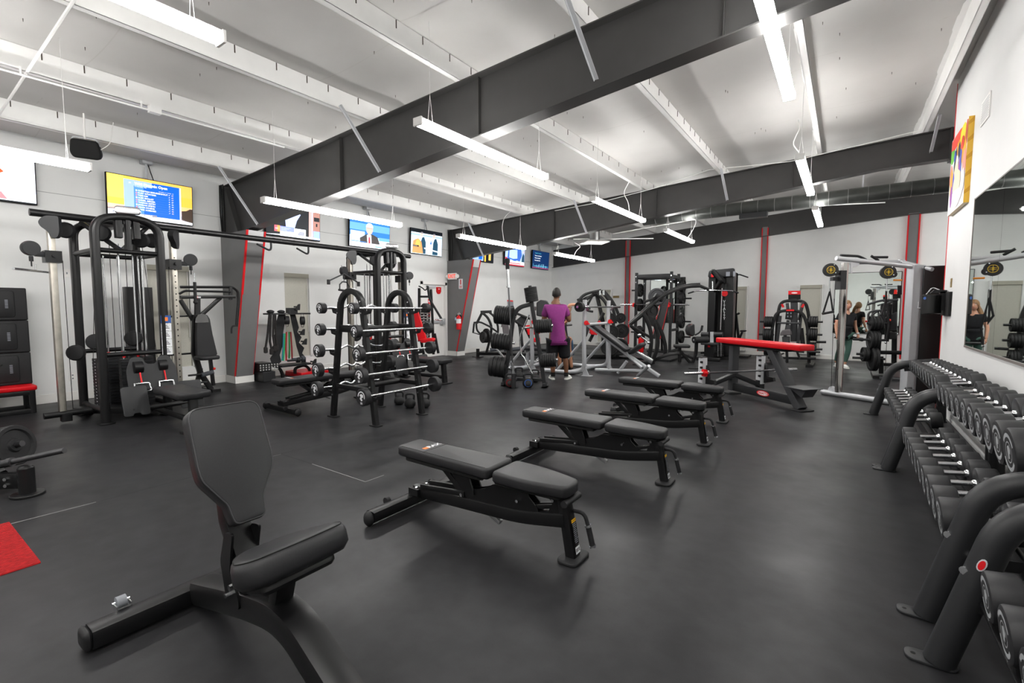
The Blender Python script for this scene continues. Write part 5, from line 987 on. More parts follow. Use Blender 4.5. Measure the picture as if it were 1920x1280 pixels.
m = MB(); m.bar([a-d*0.05, V((-3.62, yc, 0.37)), V((-3.05, yc, 0.04))], 0.07, 0.07, up=(0, 1, 0)); m.tube([(-3.72, yc, 0.42), (-3.38, yc-0.1, 0.20)], 0.035); m.tube([(-3.1, yc-0.5, 0.3), (-3.45, yc-0.15, 0.03)], 0.032)
m.tube([(-4.47, yc, 0.06), (-3.4, yc, 0.12)], 0.04); m.tube([(-4.15, yc, 0.72), (-4.15, yc, 0.05)], 0.035); m.tube([(-3.75, yc, 0.3), (-3.95, yc, 0.03)], 0.035); m.build('bench_frame', SIL, t)
m = MB(); w_ = d.cross(V((0, 1, 0))); w_ = w_ if w_.z > 0 else -w_; m.pad(RND([(0, -0.14), (1.02, -0.14), (1.02, 0.14), (0, 0.14)], 0.05), a+w_*0.04, d, V((0, 1, 0)) if d.cross(V((0, 1, 0))).z > 0 else V((0, -1, 0)), 0.075, 0.02); m.build('backrest', VIN, t, ang=55)
m = MB(); s0 = V((-3.66, yc, 0.45)); s1 = V((-3.38, yc, 0.66)); ds = (s1-s0).normalized(); m.pad(RND([(0, -0.15), (0.36, -0.15), (0.36, 0.15), (0, 0.15)], 0.06), s0, ds, V((0, 1, 0)) if ds.cross(V((0, 1, 0))).z > 0 else V((0, -1, 0)), 0.07, 0.02); m.build('seat', VIN, t, ang=55)
m = MB(); m.bar([(-3.55, yc, 0.50), (-3.2, yc, 0.33)], 0.05, 0.10); m.build('seat_post', CHR, t)
bb = thing('olympic_barbell', 'olympic barbell racked on the silver incline bench, held by a hand with a watch', 'barbell', (-4.38, 9.59, 1.45))
m = MB(); m.cyl((-4.38, 8.94, 1.45), (-4.38, 10.24, 1.45), 0.014, n=12); m.build('shaft', mat('dark_chrome', (0, 0, 0)), bb)
for (y0, y1) in ((8.50, 8.94), (10.24, 10.68)): m = MB(); m.cyl((-4.38, y0, 1.45), (-4.38, y1, 1.45), 0.025, n=14); yy = y1 if y0 < 9 else y0; m.cyl((-4.38, yy-0.015, 1.45), (-4.38, yy+0.015, 1.45), 0.04, n=14); m.build('sleeve', CHR, bb)
for i, dy in enumerate((8.60, 8.655)): m = MB(); m.plate((-4.38, dy-0.02, 1.45), (0, 1, 0), 0.10, 0.05); m.build('weight_plate', IRON, label=['small black plate on the incline bench barbell, inner of two beside the man', 'small black plate on the incline bench barbell, outer of two beside the man'][1-i], cat='weight plate', group='plates on the bench barbell')
t, yc2 = press_bench('silver flat press bench partly hidden behind the plate tree', -5.72, 8.9, 10.1, False)
m = MB(); m.pad(RND([(0, -0.14), (1.15, -0.14), (1.15, 0.14), (0, 0.14)], 0.05), (-6.3, yc2, 0.42), (1, 0, 0), (0, 1, 0), 0.07, 0.02); m.build('pad', VIN, t, ang=55)
m = MB(); m.bar([(-6.2, yc2, 0.38), (-6.25, yc2, 0.0)], 0.07, 0.07, up=(0, 1, 0)); m.bar([(-6.25, yc2, 0.39), (-5.2, yc2, 0.39)], 0.07, 0.06); m.bar([(-5.3, yc2, 0.38), (-5.3, yc2, 0)], 0.07, 0.07, up=(0, 1, 0)); m.build('pad_frame', SIL, t)
bb = thing('olympic_barbell', 'olympic barbell on the low hooks of the flat press bench behind the plate tree', 'barbell', (-5.6, 9.5, 1.02))
m = MB(); m.cyl((-5.62, 8.86, 1.0), (-5.62, 10.16, 1.0), 0.014, n=12); m.build('shaft', CHR, bb)
for (y0, y1) in ((8.42, 8.86), (10.16, 10.6)): m = MB(); m.cyl((-5.62, y0, 1.0), (-5.62, y1, 1.0), 0.025, n=14); yy = y1 if y0 < 9 else y0; m.cyl((-5.62, yy-0.015, 1.0), (-5.62, yy+0.015, 1.0), 0.04, n=14); m.build('sleeve', CHR, bb)
# ================================================================ machines along the far left
def cf(px, py, dist): return GP(px, py, EYE + fwd_h*dist, fwd_h)        # point on a plane facing along the room diagonal
def TC(dist, pts): return [cf(a, b, dist) for a, b in pts]
def ground(t, pts): pass
t = thing('leg_machine', 'black plate-loaded press machine with curved arms beside the red-striped column', 'machine', (-8.3, 10.9, 0)); D = 13.4
m = MB(); m.bar(fillet(TC(D, [(912, 661), (920, 632), (922, 610), (914, 594), (904, 586)]), 0.3, 4), 0.07, 0.07, up=fwd_h); m.bar(fillet(TC(D, [(931, 640), (935, 612), (926, 592), (918, 586)]), 0.3, 4), 0.06, 0.06, up=fwd_h); m.bar(TC(D, [(901, 585), (922, 584)]), 0.08, 0.05, up=fwd_h); m.build('curved_frame', BLK, t)
m = MB(); m.bar(fillet(TC(D-0.2, [(888, 605), (900, 603), (920, 613), (932, 622)]), 0.2), 0.05, 0.05, up=fwd_h); m.bar(TC(D-0.2, [(904, 586), (894, 606)]), 0.07, 0.06, up=fwd_h); m.bar(fillet(TC(D-0.3, [(893, 606), (894, 620), (904, 628), (912, 632)]), 0.2), 0.05, 0.05, up=fwd_h); m.bar(TC(D-0.3, [(889, 606), (887, 624)]), 0.05, 0.05, up=fwd_h); m.bar(TC(D-0.3, [(886, 623), (906, 629)]), 0.025, 0.03, up=fwd_h); m.build('press_lever', BLK, t)
a, b = GZ(896, 669), GZ(950, 672); m = MB(); m.bar([a+ZZ*0.1, b+ZZ*0.14], 0.09, 0.09); m.cyl(a, a+ZZ*0.24, 0.05); m.pad(RND(rect(0.3, 0.2), 0.04), a, (1, 0, 0), (0, 1, 0), 0.015, 0.004); m.build('base', BLK, t)
m = MB(); m.slab(TC(D, [(940, 600), (953, 604), (957, 632), (955, 640), (944, 630)]), -fwd_h*0.08); m.build('backrest', mat('worn_vinyl', (0.10, 0.09, 0.095), 0.6), t, bev=0.015)
m = MB(); m.tube(TC(D-0.4, [(919, 656), (942, 652)]), 0.055, 12); m.tube(TC(D-0.4, [(945, 656), (985, 653)]), 0.05, 12); m.build('foam_rollers', mat('grey_foam', (0, 0, 0)), t)
m = MB(); m.tube(fillet(TC(D-0.3, [(931, 601), (938, 602), (941, 606), (940, 613)]), 0.05), 0.016); m.build('hand_grip', CHR, t)
m = MB(); m.bar(TC(D-1.2, [(930, 653), (947, 672)]), 0.05, 0.05, up=fwd_h); m.build('footplate_post', CHR, t)
for i, (px, py, r) in enumerate(((906, 632, 0.16), (912, 629, 0.2))): m = MB(); m.plate(cf(px, py, D-0.45+0.12*i), V((-0.35, -0.93, 0.0)), r, 0.06); m.build('weight_plate', IRON, label=['smaller black plate on the machine beside the red-striped column', 'bigger black plate on the machine beside the red-striped column'][i], cat='weight plate')
t = thing('red_seat_machine', 'black machine with red pads and a red placard behind the plate tree', 'machine', (-6.9, 11.4, 0)); D = 14.0
m = MB(); m.bar(TC(D, [(945, 578), (1000, 600), (1010, 640)]), 0.07, 0.06, up=fwd_h); m.bar(TC(D, [(950, 590), (985, 615), (1005, 655)]), 0.08, 0.06, up=fwd_h); m.bar(TC(D, [(960, 655), (1012, 650)]), 0.08, 0.1, up=fwd_h); m.slab(TC(D, [(945, 576), (955, 571), (963, 573), (968, 588), (945, 588)]), fwd_h*0.1)
a, b = GZ(955, 668), GZ(1012, 668); m.bar([a+ZZ*0.06, b+ZZ*0.06], 0.08, 0.08); m.bar([a+ZZ*0.06, TC(D, [(960, 600)])[0]], 0.08, 0.07, up=fwd_h); m.build('frame', BLK, t)
m = MB(); m.slab(TC(D-0.3, [(992, 634), (1012, 632), (1012, 640), (994, 641)]), -fwd_h*0.2); m.slab(TC(D-0.1, [(985, 610), (1010, 606), (1012, 626), (990, 628)]), -fwd_h*0.06); m.build('red_seat', REDV, t, bev=0.02)
m = MB(); q = TC(D-0.5, [(951, 562), (962, 563), (963, 573), (952, 574)]); m.slab(q, fwd_h*0.02); m.m(1).slab(TC(D-0.52, [(951, 562), (962, 563), (962, 565.5), (951, 564.5)]), fwd_h*0.02); m.build('placard', [PGR, REDP], t)
m = MB(); m.slab(TC(D+0.2, [(1006, 567), (1014, 562), (1026, 563), (1030, 570), (1030, 596), (1006, 592)]), fwd_h*0.1); m.build('head_pad', VIN, t, bev=0.03)
m = MB(); m.slab(TC(D+0.1, [(968, 600), (980, 590), (990, 594), (985, 612), (972, 614)]), fwd_h*0.15); m.bar(TC(D, [(975, 612), (980, 660)]), 0.1, 0.1, up=fwd_h); m.build('weight_housing', BLK2, t, bev=0.03)
# red seated crunch machine near the exit door
t = thing('seated_crunch_machine', 'black machine with tall red backrest standing before the exit door', 'machine', (-7.6, 8.4, 0)); D = 11.3
m = MB(); m.slab(TC(D, [(772, 584), (784, 584), (797, 626), (800, 637), (784, 640)]), fwd_h*0.08); m.slab(TC(D-0.2, [(785, 637), (808, 634), (814, 636), (812, 641), (790, 643)]), fwd_h*0.3); m.build('red_pads', REDV, t, bev=0.015)
m = MB(); m.bar(TC(D+0.3, [(786, 540), (786, 640)]), 0.06, 0.06, up=fwd_h); m.bar(TC(D+0.3, [(808, 542), (811, 600), (813, 664)]), 0.06, 0.06, up=fwd_h); m.bar(TC(D+0.3, [(785, 556), (805, 556)]), 0.05, 0.06, up=fwd_h); m.bar(fillet(TC(D+0.1, [(802, 536), (805, 560), (828, 598)]), 0.1), 0.05, 0.06, up=fwd_h)
m.tube(fillet(TC(D+0.2, [(785, 536), (793, 540), (797, 545), (803, 538)]), 0.1), 0.015); a = GZ(800, 668); m.bar([GZ(788, 668)+ZZ*0.05, GZ(822, 664)+ZZ*0.05], 0.1, 0.1); m.bar(TC(D+0.2, [(815, 625), (822, 662)]), 0.06, 0.06, up=fwd_h); m.bar(TC(D, [(790, 640), (796, 672)]), 0.06, 0.06, up=fwd_h); m.build('frame', BLK, t)
m = MB()
for k in range(14): m.slab(TC(D+0.35, [(789, 572+k*5.1), (805, 572+k*5.1), (805, 576.2+k*5.1), (789, 576.2+k*5.1)]), fwd_h*0.12)
m.m(1)
for k in range(14): m.slab(TC(D+0.335, [(793, 574+k*5.1), (796, 574+k*5.1), (796, 575+k*5.1), (793, 575+k*5.1)]), fwd_h*0.01); m.slab(TC(D+0.335, [(800, 573+k*5.1), (803, 573+k*5.1), (803, 575+k*5.1), (800, 575+k*5.1)]), fwd_h*0.01)
m.build('weight_stack', [BLK, LGR], t)
m = MB(); m.slab(TC(D, [(825, 597), (832, 597), (832, 602), (826, 602)]), fwd_h*0.1); m.tube(TC(D, [(816, 598), (830, 600)]), 0.02); m.build('hand_grip', CHR, t)
# ================================================================ arched plate-loaded row machine
t = thing('arched_row_machine', 'black plate-loaded machine with crossing arched arms, behind the incline bench', 'machine', (-5.2, 12.0, 0)); D = 12.9
m = MB()
for o_, pts in ((0, [(1084, 568), (1090, 556), (1102, 549), (1118, 546), (1127, 544)]), (0.25, [(1084, 575), (1092, 562), (1105, 556), (1122, 550)]), (0.1, [(1093, 572), (1100, 560), (1114, 551)])): m.bar(fillet(TC(D+o_, pts), 0.2, 4), 0.08, 0.06, up=fwd_h)
for o_, pts in ((0, [(1118, 549), (1136, 566), (1144, 588), (1146, 604)]), (0.3, [(1132, 545), (1150, 566), (1160, 590), (1163, 606)]), (0.15, [(1127, 545), (1142, 562), (1152, 586), (1154, 606)])): m.bar(fillet(TC(D+o_, pts), 0.3, 4), 0.08, 0.06, up=fwd_h)
m.bar(fillet(TC(D, [(1083, 560), (1092, 577), (1104, 583), (1112, 584)]), 0.2), 0.06, 0.05, up=fwd_h); m.bar(TC(D+0.1, [(1098, 562), (1106, 580)]), 0.05, 0.05, up=fwd_h); m.bar(TC(D+0.1, [(1112, 552), (1100, 575)]), 0.06, 0.05, up=fwd_h); m.build('arched_arms', BLK, t)
m = MB(); m.bar(TC(D+0.2, [(1118, 548), (1130, 600), (1132, 660)]), 0.10, 0.10, up=fwd_h); m.bar(TC(D+0.1, [(1150, 604), (1152, 668)]), 0.08, 0.08, up=fwd_h); m.bar(TC(D, [(1132, 586), (1105, 640)]), 0.08, 0.08, up=fwd_h)
a, b = GZ(1100, 672), GZ(1160, 672); m.bar([V((a.x, a.y, 0.06)), V((b.x, b.y, 0.06))], 0.12, 0.12); m.build('frame', BLK, t)
m = MB()
for q in ((1125, 545), (1132, 546)): m.slab(TC(D-0.1, [(q[0]-1.5, 545), (q[0]+1.5, 544), (q[0]+1.5, 553), (q[0]-1.5, 553)]), fwd_h*0.1)
m.build('linkage', CHR, t)
m = MB(); m.slab(TC(D-0.2, [(1094, 615), (1104, 608), (1108, 610), (1100, 632), (1095, 628)]), fwd_h*0.1); m.build('chest_pad', VIN, t, bev=0.02)
m = MB(); m.slab(TC(D-0.1, [(1104, 624), (1124, 600), (1128, 604), (1118, 628)]), fwd_h*0.05); m.slab(TC(D-0.2, [(1105, 616), (1122, 616), (1120, 628), (1108, 627)]), fwd_h*0.1); m.build('red_panel', REDV, t, bev=0.01)
for i, (px, py, r, o_) in enumerate(((1145.5, 597, 0.14, -0.3), (1164, 596, 0.14, 0.2), (1147, 623, 0.20, -0.35), (1166, 620, 0.20, 0.15), (1143, 650, 0.235, -0.4), (1162, 650, 0.235, 0.1))):
    m = MB(); c = cf(px, py, D+o_); axp = V((0.45, -0.89, 0)); m.plate(c, axp, r, 0.06, 30); m.m(0)
    m.build('weight_plate', IRON, label='%s black grip plate on the %s side of the arched machine' % (['small upper', 'small upper', 'middle', 'middle', 'large lowest', 'large lowest'][i], ['near', 'far'][i % 2]), cat='weight plate', group=None)
    m = MB(); m.cyl(c+axp*0.12, c-axp*0.25, 0.024, n=10); m.build('plate_peg', BLK2, t)
# ================================================================ curved lever pulldown with its seat
t = thing('lever_pulldown_machine', 'black lever pulldown machine with long curved arms sweeping over its small seat', 'machine', (-3.2, 11.4, 0)); D = 11.55
m = MB()
for o_, dy in ((0, 0), (0.28, 3)): m.bar(fillet(TC(D+o_, [(1180, 609-dy), (1200, 592-dy), (1226, 568-dy), (1242, 555-dy), (1262, 545-dy), (1290, 537-dy), (1312, 536-dy)]), 0.4, 4), 0.075, 0.06, up=fwd_h)
m.bar(TC(D+0.1, [(1310, 535), (1330, 543)]), 0.07, 0.06, up=fwd_h); m.bar(TC(D+0.1, [(1208, 566), (1232, 557)]), 0.06, 0.05, up=fwd_h); m.bar(TC(D+0.1, [(1228, 553), (1242, 562)]), 0.12, 0.16, up=fwd_h); m.build('lever_arms', BLK, t)
m = MB()
for o_, pts in ((0, [(1207, 588), (1220, 616), (1222, 645), (1215, 676)]), (0.3, [(1222, 596), (1233, 622), (1234, 650), (1222, 680)]), (0.6, [(1228, 600), (1242, 624), (1248, 650), (1247, 664)])): m.bar(fillet(TC(D+o_, pts), 0.4, 5), 0.085, 0.07, up=fwd_h)
m.bar(TC(D, [(1182, 610), (1222, 634)]), 0.06, 0.05, up=fwd_h); m.bar(TC(D+0.2, [(1182, 609), (1206, 590)]), 0.06, 0.06, up=fwd_h); m.bar(TC(D+0.2, [(1182, 611), (1206, 634)]), 0.05, 0.05, up=fwd_h); m.slab(TC(D+0.1, [(1208, 588), (1228, 598), (1226, 612), (1214, 605)]), fwd_h*0.2); m.build('curved_posts', BLK, t)
a, b, c = GZ(1200, 684), GZ(1222, 682), GZ(1302, 669); m = MB(); m.bar([V((a.x, a.y, 0.05)), V((b.x, b.y, 0.05))], 0.2, 0.09); m.bar(fillet([V((b.x, b.y, 0.06)), cf(1250, 664, D+0.3), cf(1272, 662, D+0.5)], 0.4, 5), 0.08, 0.08); m.pad(RND(rect(0.35, 0.18), 0.04), (a.x, a.y, 0), (1, 0, 0), (0, 1, 0), 0.02, 0.005); m.build('base', BLK, t)
m = MB(); m.bar(TC(D-0.1, [(1198, 628), (1217, 643)]), 0.03, 0.03, up=fwd_h); m.ball(cf(1199, 628, D-0.1), 0.05); m.ball(cf(1216, 642, D-0.1), 0.04); m.build('damper', CHR, t)
Ds = 12.3; m = MB(); m.bar(fillet(TC(Ds, [(1306, 634), (1305, 664), (1297, 682)]), 0.35, 5), 0.08, 0.07, up=fwd_h); m.bar(TC(Ds, [(1274, 652), (1274, 678)]), 0.08, 0.08, up=fwd_h); m.bar(TC(Ds, [(1276, 658), (1302, 690)]), 0.07, 0.07, up=fwd_h); m.bar(TC(Ds, [(1272, 660), (1300, 672)]), 0.06, 0.06, up=fwd_h); m.build('seat_frame', BLK, t); m = MB(); q = GZ(1303, 691); m.pad(RND(rect(0.3, 0.14), 0.05), (q.x, q.y, 0), (1, 0.3, 0), (-0.3, 1, 0), 0.02, 0.006); m.build('foot_pad', BLK, t)
m = MB(); q = cf(1278, 650, Ds); m.pad(RND([(-0.2, -0.14), (0.2, -0.16), (0.2, 0.16), (-0.2, 0.14)], 0.08), q-ZZ*0.02, V((0.9, 0.42, 0)), V((-0.42, 0.9, 0)), 0.08, 0.025); m.build('seat', VIN, t, ang=55)
m = MB(); m.slab(TC(Ds-0.15, [(1299, 607), (1303, 607), (1304, 628), (1299, 631), (1293, 628), (1291, 620), (1293, 611)]), fwd_h*0.28); m.build('back_pad', VIN, t, bev=0.03, ang=60)
m = MB(); m.slab(TC(Ds-0.10, [(1297, 607), (1299, 608), (1294, 614), (1293, 624), (1296, 630), (1294, 630), (1290.5, 622), (1292, 611)]), fwd_h*0.02); m.build('red_piping', REDP, t)
m = MB(); q = cf(1301, 637, Ds-0.2); ax_ = V((0.6, 0.8, 0)); m.cyl(q, q+ax_*0.42, 0.085, n=20); m.m(1).cyl(q-ax_*0.005, q+ax_*0.01, 0.022, n=10); m.build('knee_roller', [RUB, CHR], t)
m = MB(); m.tube(fillet(TC(Ds, [(1303, 628), (1314, 622), (1317, 610)]), 0.1), 0.02); m.tube(TC(Ds, [(1315, 620), (1317, 610)]), 0.03); m.build('side_grip', RUB, t)
m = MB(); m.plate(cf(1232, 556, D+0.75), V((0.5, -0.86, 0)), 0.225, 0.06, 32); m.build('weight_plate', IRON2, label='grey iron plate on the shoulder of the lever pulldown machine', cat='weight plate')
m = MB(); m.plate(cf(1222, 582, D+0.85), V((0.85, -0.5, 0)), 0.2, 0.08, 28); m.build('weight_plate', IRON, label='black plate low on the far side of the lever pulldown arms', cat='weight plate')
# ================================================================ power rack on its platform
PY = 14.5; Rn = PY
t = thing('power_rack', 'black perforated power rack against the back wall mirror, barbell with red collars in front', 'power rack', (-4.9, 14.6, 0))
xl, xr_ = GY(1192, 600, PY).x, GY(1257, 600, PY).x; HT = 2.52
for x in (xl, xr_):
    for y in (PY, PY+0.75):
        m = MB(); m.bar([(x, y, 0.06), (x, y, HT if y == PY else HT-0.03)], 0.08, 0.08, up=(0, 1, 0)); up_ = m.build('upright', BLK2, t)
        m = MB()
        for k in range(28): m.cyl((x, y-0.0405, 0.3+k*0.08), (x, y-0.041, 0.3+k*0.08), 0.012, n=6)
        for z in (2.22, 2.40): m.m(1).cyl((x, y-0.05, z), (x, y-0.04, z), 0.02, n=8); m.m(0)
        m.build('hole_pattern', [BLKM, CHR], up_)
def one(nm, mt, f): q_ = MB(); f(q_); q_.build(nm, mt, t)
one('cross_member', BLK2, lambda q_: q_.bar([(xl, PY, 2.40), (xr_, PY, 2.40)], 0.06, 0.12)); one('cross_member', BLK2, lambda q_: q_.bar([(xl, PY+0.75, 2.38), (xr_, PY+0.75, 2.38)], 0.06, 0.1))
for x in (xl, xr_):
    for z, h in ((2.38, 0.1), (0.10, 0.08), (0.75, 0.08)): one('side_rail', BLK2, lambda q_: q_.bar([(x, PY, z), (x, PY+0.75, z)], 0.06, h))
    one('bar_hook', BLK, lambda q_: q_.bar([(x, PY-0.04, 1.50), (x, PY-0.12, 1.48), (x, PY-0.13, 1.56)], 0.05, 0.03, up=(1, 0, 0)))
for x, s in ((xl, -1), (xr_, 1)):
    for j, z in enumerate((2.12, 1.72, 1.0, 0.52) if s > 0 else (2.0, 1.52, 0.62)):
        m = MB(); m.cyl((x, PY+0.72, z), (x+s*0.42, PY+0.72, z), 0.025, n=10); m.build('storage_peg', BLK, t)
        m = MB(); m.plate((x+s*0.14, PY+0.72, z), (1, 0, 0), 0.215 if j < 3 else 0.2, 0.10, 28)
        m.build('weight_plate', IRON, label='black plate on the %s storage peg, %s side of the power rack' % (['topmost', 'second', 'third', 'lowest'][j], 'pulldown tower' if s > 0 else 'arched machine'), cat='weight plate')
bb = thing('olympic_barbell', 'olympic barbell with two red collars racked across the power rack', 'barbell', ((xl+xr_)/2, PY-0.09, 1.5)); zb_ = GY(1230, 571, PY-0.09).z
e0, e1 = GY(1164, 571, PY-0.09).x, GY(1293, 571, PY-0.09).x
m = MB(); m.cyl((e0+0.42, PY-0.09, zb_), (e1-0.42, PY-0.09, zb_), 0.014, n=10); m.build('shaft', mat('dark_chrome', (0, 0, 0)), bb)
for a, b in ((e0, e0+0.42), (e1-0.42, e1)): m = MB(); m.cyl((a, PY-0.09, zb_), (b, PY-0.09, zb_), 0.025, n=12); m.build('sleeve', CHR, bb)
for x, lb in ((GY(1188.5, 571, PY-0.09).x, 'red barbell collar on the power rack bar, arched machine end'), (GY(1255.5, 571, PY-0.09).x, 'red barbell collar on the power rack bar, pulldown tower end')):
    m = MB(); m.lathe([(-0.025, 0.026), (-0.025, 0.055), (0.025, 0.055), (0.025, 0.026)], (x, PY-0.09, zb_), (1, 0, 0), 12); m.bx((x, PY-0.15, zb_-0.03), 0.04, 0.05, 0.08); m.build('barbell_collar', REDP, label=lb, cat='collar')
m = MB(); a, b, c = GZ(1183, 668, 0.06), GZ(1250, 674, 0.06), GZ(1262, 656, 0.06); m.box(-5.7, -3.72, 12.6, 14.4, 0, 0.055); m.m(1).box(-5.2, -4.2, 12.55, 14.4, 0.05, 0.062); m.build('lifting_platform', [RUB, BLK2], label='black rubber lifting platform on the floor before the power rack', cat='lifting platform', bev=0.01)
p = GY(1202, 640, 14.2); m = MB(); m.lathe([(0, 0.075), (0.02, 0.085), (0.42, 0.085), (0.46, 0.05)], (p.x, p.y, 0.056), (0, 0, 1), 16); m.build('foam_cylinder', REDP, label='red foam cylinder standing on the floor behind the lever pulldown machine', cat='foam roller')
t = thing('adjustable_bench', 'tilted adjustable bench with red edging standing up inside the power rack', 'bench', (-4.75, 14.85, 0))
m = MB(); a, b = V((-4.85, 14.85, 0.45)), V((-4.6, 15.1, 1.95)); d = (b-a).normalized(); m.pad(RND([(0, -0.14), (1.3, -0.14), (1.3, 0.14), (0, 0.14)], 0.04), a, d, V((0.95, -0.1, 0)), 0.07, 0.015); bk = m.build('backrest', VIN, t)
m = MB()
for s in (-1, 1): m.tube([a+V((s*0.135, -0.045, 0)), b+V((s*0.135, -0.045, 0))], 0.012, 6)
m.build('red_edging', REDP, bk)
m = MB(); m.bar([(-4.85, 14.9, 0.5), (-4.8, 14.7, 0.02)], 0.08, 0.08, up=(1, 0, 0)); m.bar([(-5.1, 14.75, 0.04), (-4.5, 14.75, 0.04)], 0.08, 0.08); m.bar([(-4.75, 15.0, 1.1), (-4.8, 15.3, 0.03)], 0.06, 0.06, up=(1, 0, 0)); m.build('frame', BLK, t)
MIRR = mat('mirror_glass', (0.80, 0.86, 0.83), 0.015, 1.0)
def wall_mirror(name, x0, x1, z0, z1, lb):
    r = thing(name, lb, 'mirror', ((x0+x1)/2, yb((x0+x1)/2)-0.02, z0)); m_ = MB(); m_.slab([(x0, yb(x0)-0.002, z0), (x1, yb(x1)-0.002, z0), (x1, yb(x1)-0.002, z1), (x0, yb(x0)-0.002, z1)], (0, -0.012, 0)); m_.build('glass', MIRR, r, smooth=False)
    m_ = MB()
    for a, b in (((x0, z0), (x1, z0)), ((x0, z1), (x1, z1)), ((x0, z0), (x0, z1)), ((x1, z0), (x1, z1))): m_.bar([(a[0], yb(a[0])-0.012, a[1]), (b[0], yb(b[0])-0.012, b[1])], 0.014, 0.024, up=(0, 1, 0))
    m_.build('frame', BLK, r)
wall_mirror('wall_mirror', -0.25, 1.16, 0.75, 2.38, 'tall mirror on the back wall behind the woman'); wall_mirror('wall_mirror', -5.55, -4.36, 0.92, 2.44, 'mirror on the back wall behind the power rack')
m = MB(); m.bx((-6.85, yb(-6.85)-0.008, 1.82), 0.24, 0.08, 0.012, ub, ZZ); m.build('wall_plaque', mat('bronze', (0.24, 0.17, 0.07), 0.5), label='small bronze plaque on the back wall beside the dark pilaster', cat='plaque')
for i, x in enumerate((-3.45, 0.55)):
    m = MB(); m.bx((x, yb(x)-0.008, 0.95 if i == 0 else 0.55), 0.1, 0.16, 0.012, ub, ZZ); m.build('wall_outlet', WHT, label=['white wall plate beside the lat pulldown tower', 'white outlet on the back wall beside the woman'][i], cat='outlet')
# ================================================================ lat pulldown tower
LYY = 14.2; t = thing('lat_pulldown_machine', 'tall black selectorized lat pulldown tower with chrome bar, by the back wall', 'machine', (-2.75, LYY, 0)); xa, xb_ = GY(1326, 600, LYY).x, GY(1374, 600, LYY).x
m = MB(); m.box(xa, xa+0.20, LYY, LYY+0.55, 0.08, 2.42); m.box(xb_-0.22, xb_, LYY, LYY+0.55, 0.08, 2.42); m.box(xa, xb_, LYY+0.3, LYY+0.55, 0.08, 2.42); m.build('shroud', BLK, t, bev=0.02)
m = MB(); m.pad(RND([(xa-0.01, 2.28), (xb_+0.01, 2.28), (xb_+0.01, 2.52), (xa+0.02, 2.48)], 0.06), (0, LYY+0.02, 0), (1, 0, 0), ZZ, 0.1, 0.02); m.m(1).quad((xa+0.12, LYY-0.085, 2.35), (1, 0, 0), ZZ, 0.07, 0.12); m.m(2).quad((xa+0.52, LYY-0.085, 2.36), (1, 0, 0), ZZ, 0.1, 0.12); m.quad((xa+0.68, LYY-0.085, 2.36), (1, 0, 0), ZZ, 0.06, 0.14); m.build('head_cover', [BLK2, REDP, PGR], t)
m = MB(); m.bar(fillet([GY(1340, 545, LYY-0.1), GY(1352, 527, LYY-0.45), GY(1336, 507, LYY-0.5)], 0.05), 0.09, 0.1); m.bar([GY(1336, 508, LYY-0.45), GY(1357, 528, LYY)], 0.10, 0.12, up=(0, 0, 1)); m.build('top_arm', BLK, t)
m = MB(); m.cyl(GY(1354, 540, LYY+0.1), GY(1351, 618, LYY+0.1), 0.016, n=8); m.build('guide_rod', CHR, t)
m = MB()
for k in range(16): q = GY(1349, 634+k*2.2, LYY-0.25); m.bx(q, 0.2, 0.15, 0.022)
m.m(1)
for k in range(16):
    for s in (-0.04, 0.04): q = GY(1349, 634+k*2.2, LYY-0.34); m.bx(q+V((s, 0, 0)), 0.03, 0.01, 0.012)
m.build('weight_stack', [BLK, LGR], t)
m = MB(); q = GY(1359, 550, LYY-0.005); m.lathe([(0, 0.08), (0.004, 0.08)], q, (0, -1, 0), 20); m.m(1)
for k, s in enumerate('VITALITY'): m.text(s, 0.10, GY(1358, 565+k*4.6, LYY-0.005), (1, 0, 0), ZZ)
m.build('front_print', [REDP, LWH], t, smooth=False)
m = MB(); [m.cyl(GY(a, 627, LYY-0.55), GY(b, 627, LYY-0.55), 0.068, n=16) for a, b in ((1315, 1329), (1340, 1355))]; m.build('thigh_rollers', VIN, t)
m = MB(); m.bar([GY(1335, 622, LYY-0.5), GY(1335, 642, LYY-0.5)], 0.09, 0.07, up=(0, 1, 0)); m.build('roller_post', LGR, t)
m = MB(); q = GY(1331, 644, LYY-0.6); m.pad(RND(rect(0.42, 0.36), 0.06), q-ZZ*0.03, (1, 0, 0), (0, 1, 0), 0.06, 0.02); m.build('seat', VIN, t)
m = MB(); m.box(q.x-0.12, q.x+0.12, LYY-0.7, LYY, 0.05, q.z-0.04); m.box(xa-0.05, xb_, LYY-0.2, LYY+0.6, 0, 0.08); m.bar([(q.x-0.3, LYY-0.75, 0.05), (q.x+0.3, LYY-0.75, 0.05)], 0.09, 0.09); m.tube([GY(1314, 661, LYY-0.5), GY(1345, 660, LYY-0.5)], 0.03); m.build('base', BLK, t)
m = MB(); m.quad((q.x, LYY-0.705, 0.4), (1, 0, 0), ZZ, 0.06, 0.06); m.build('red_mark', REDP, t)
t2 = thing('lat_bar', 'wide chrome lat bar with bent black grips hanging at the lat pulldown tower', 'pull bar', GY(1336, 545, LYY-0.55)); pts = TY(LYY-0.55, [(1290, 550), (1306, 545), (1336, 544), (1372, 545), (1385, 549)])
m = MB(); m.tube(pts, 0.016, 8); m.build('bar', CHR, t2)
for a, b in ((pts[0], pts[0].lerp(pts[1], 0.7)), (pts[4], pts[4].lerp(pts[3], 0.8))): m = MB(); m.cyl(a, b, 0.021, n=8); m.build('grip', RUB, t2)
m = MB(); m.tube(TY(LYY-0.55, [(1336, 544), (1336, 527)]), 0.014, 6); m.build('chain', CHR, t2)
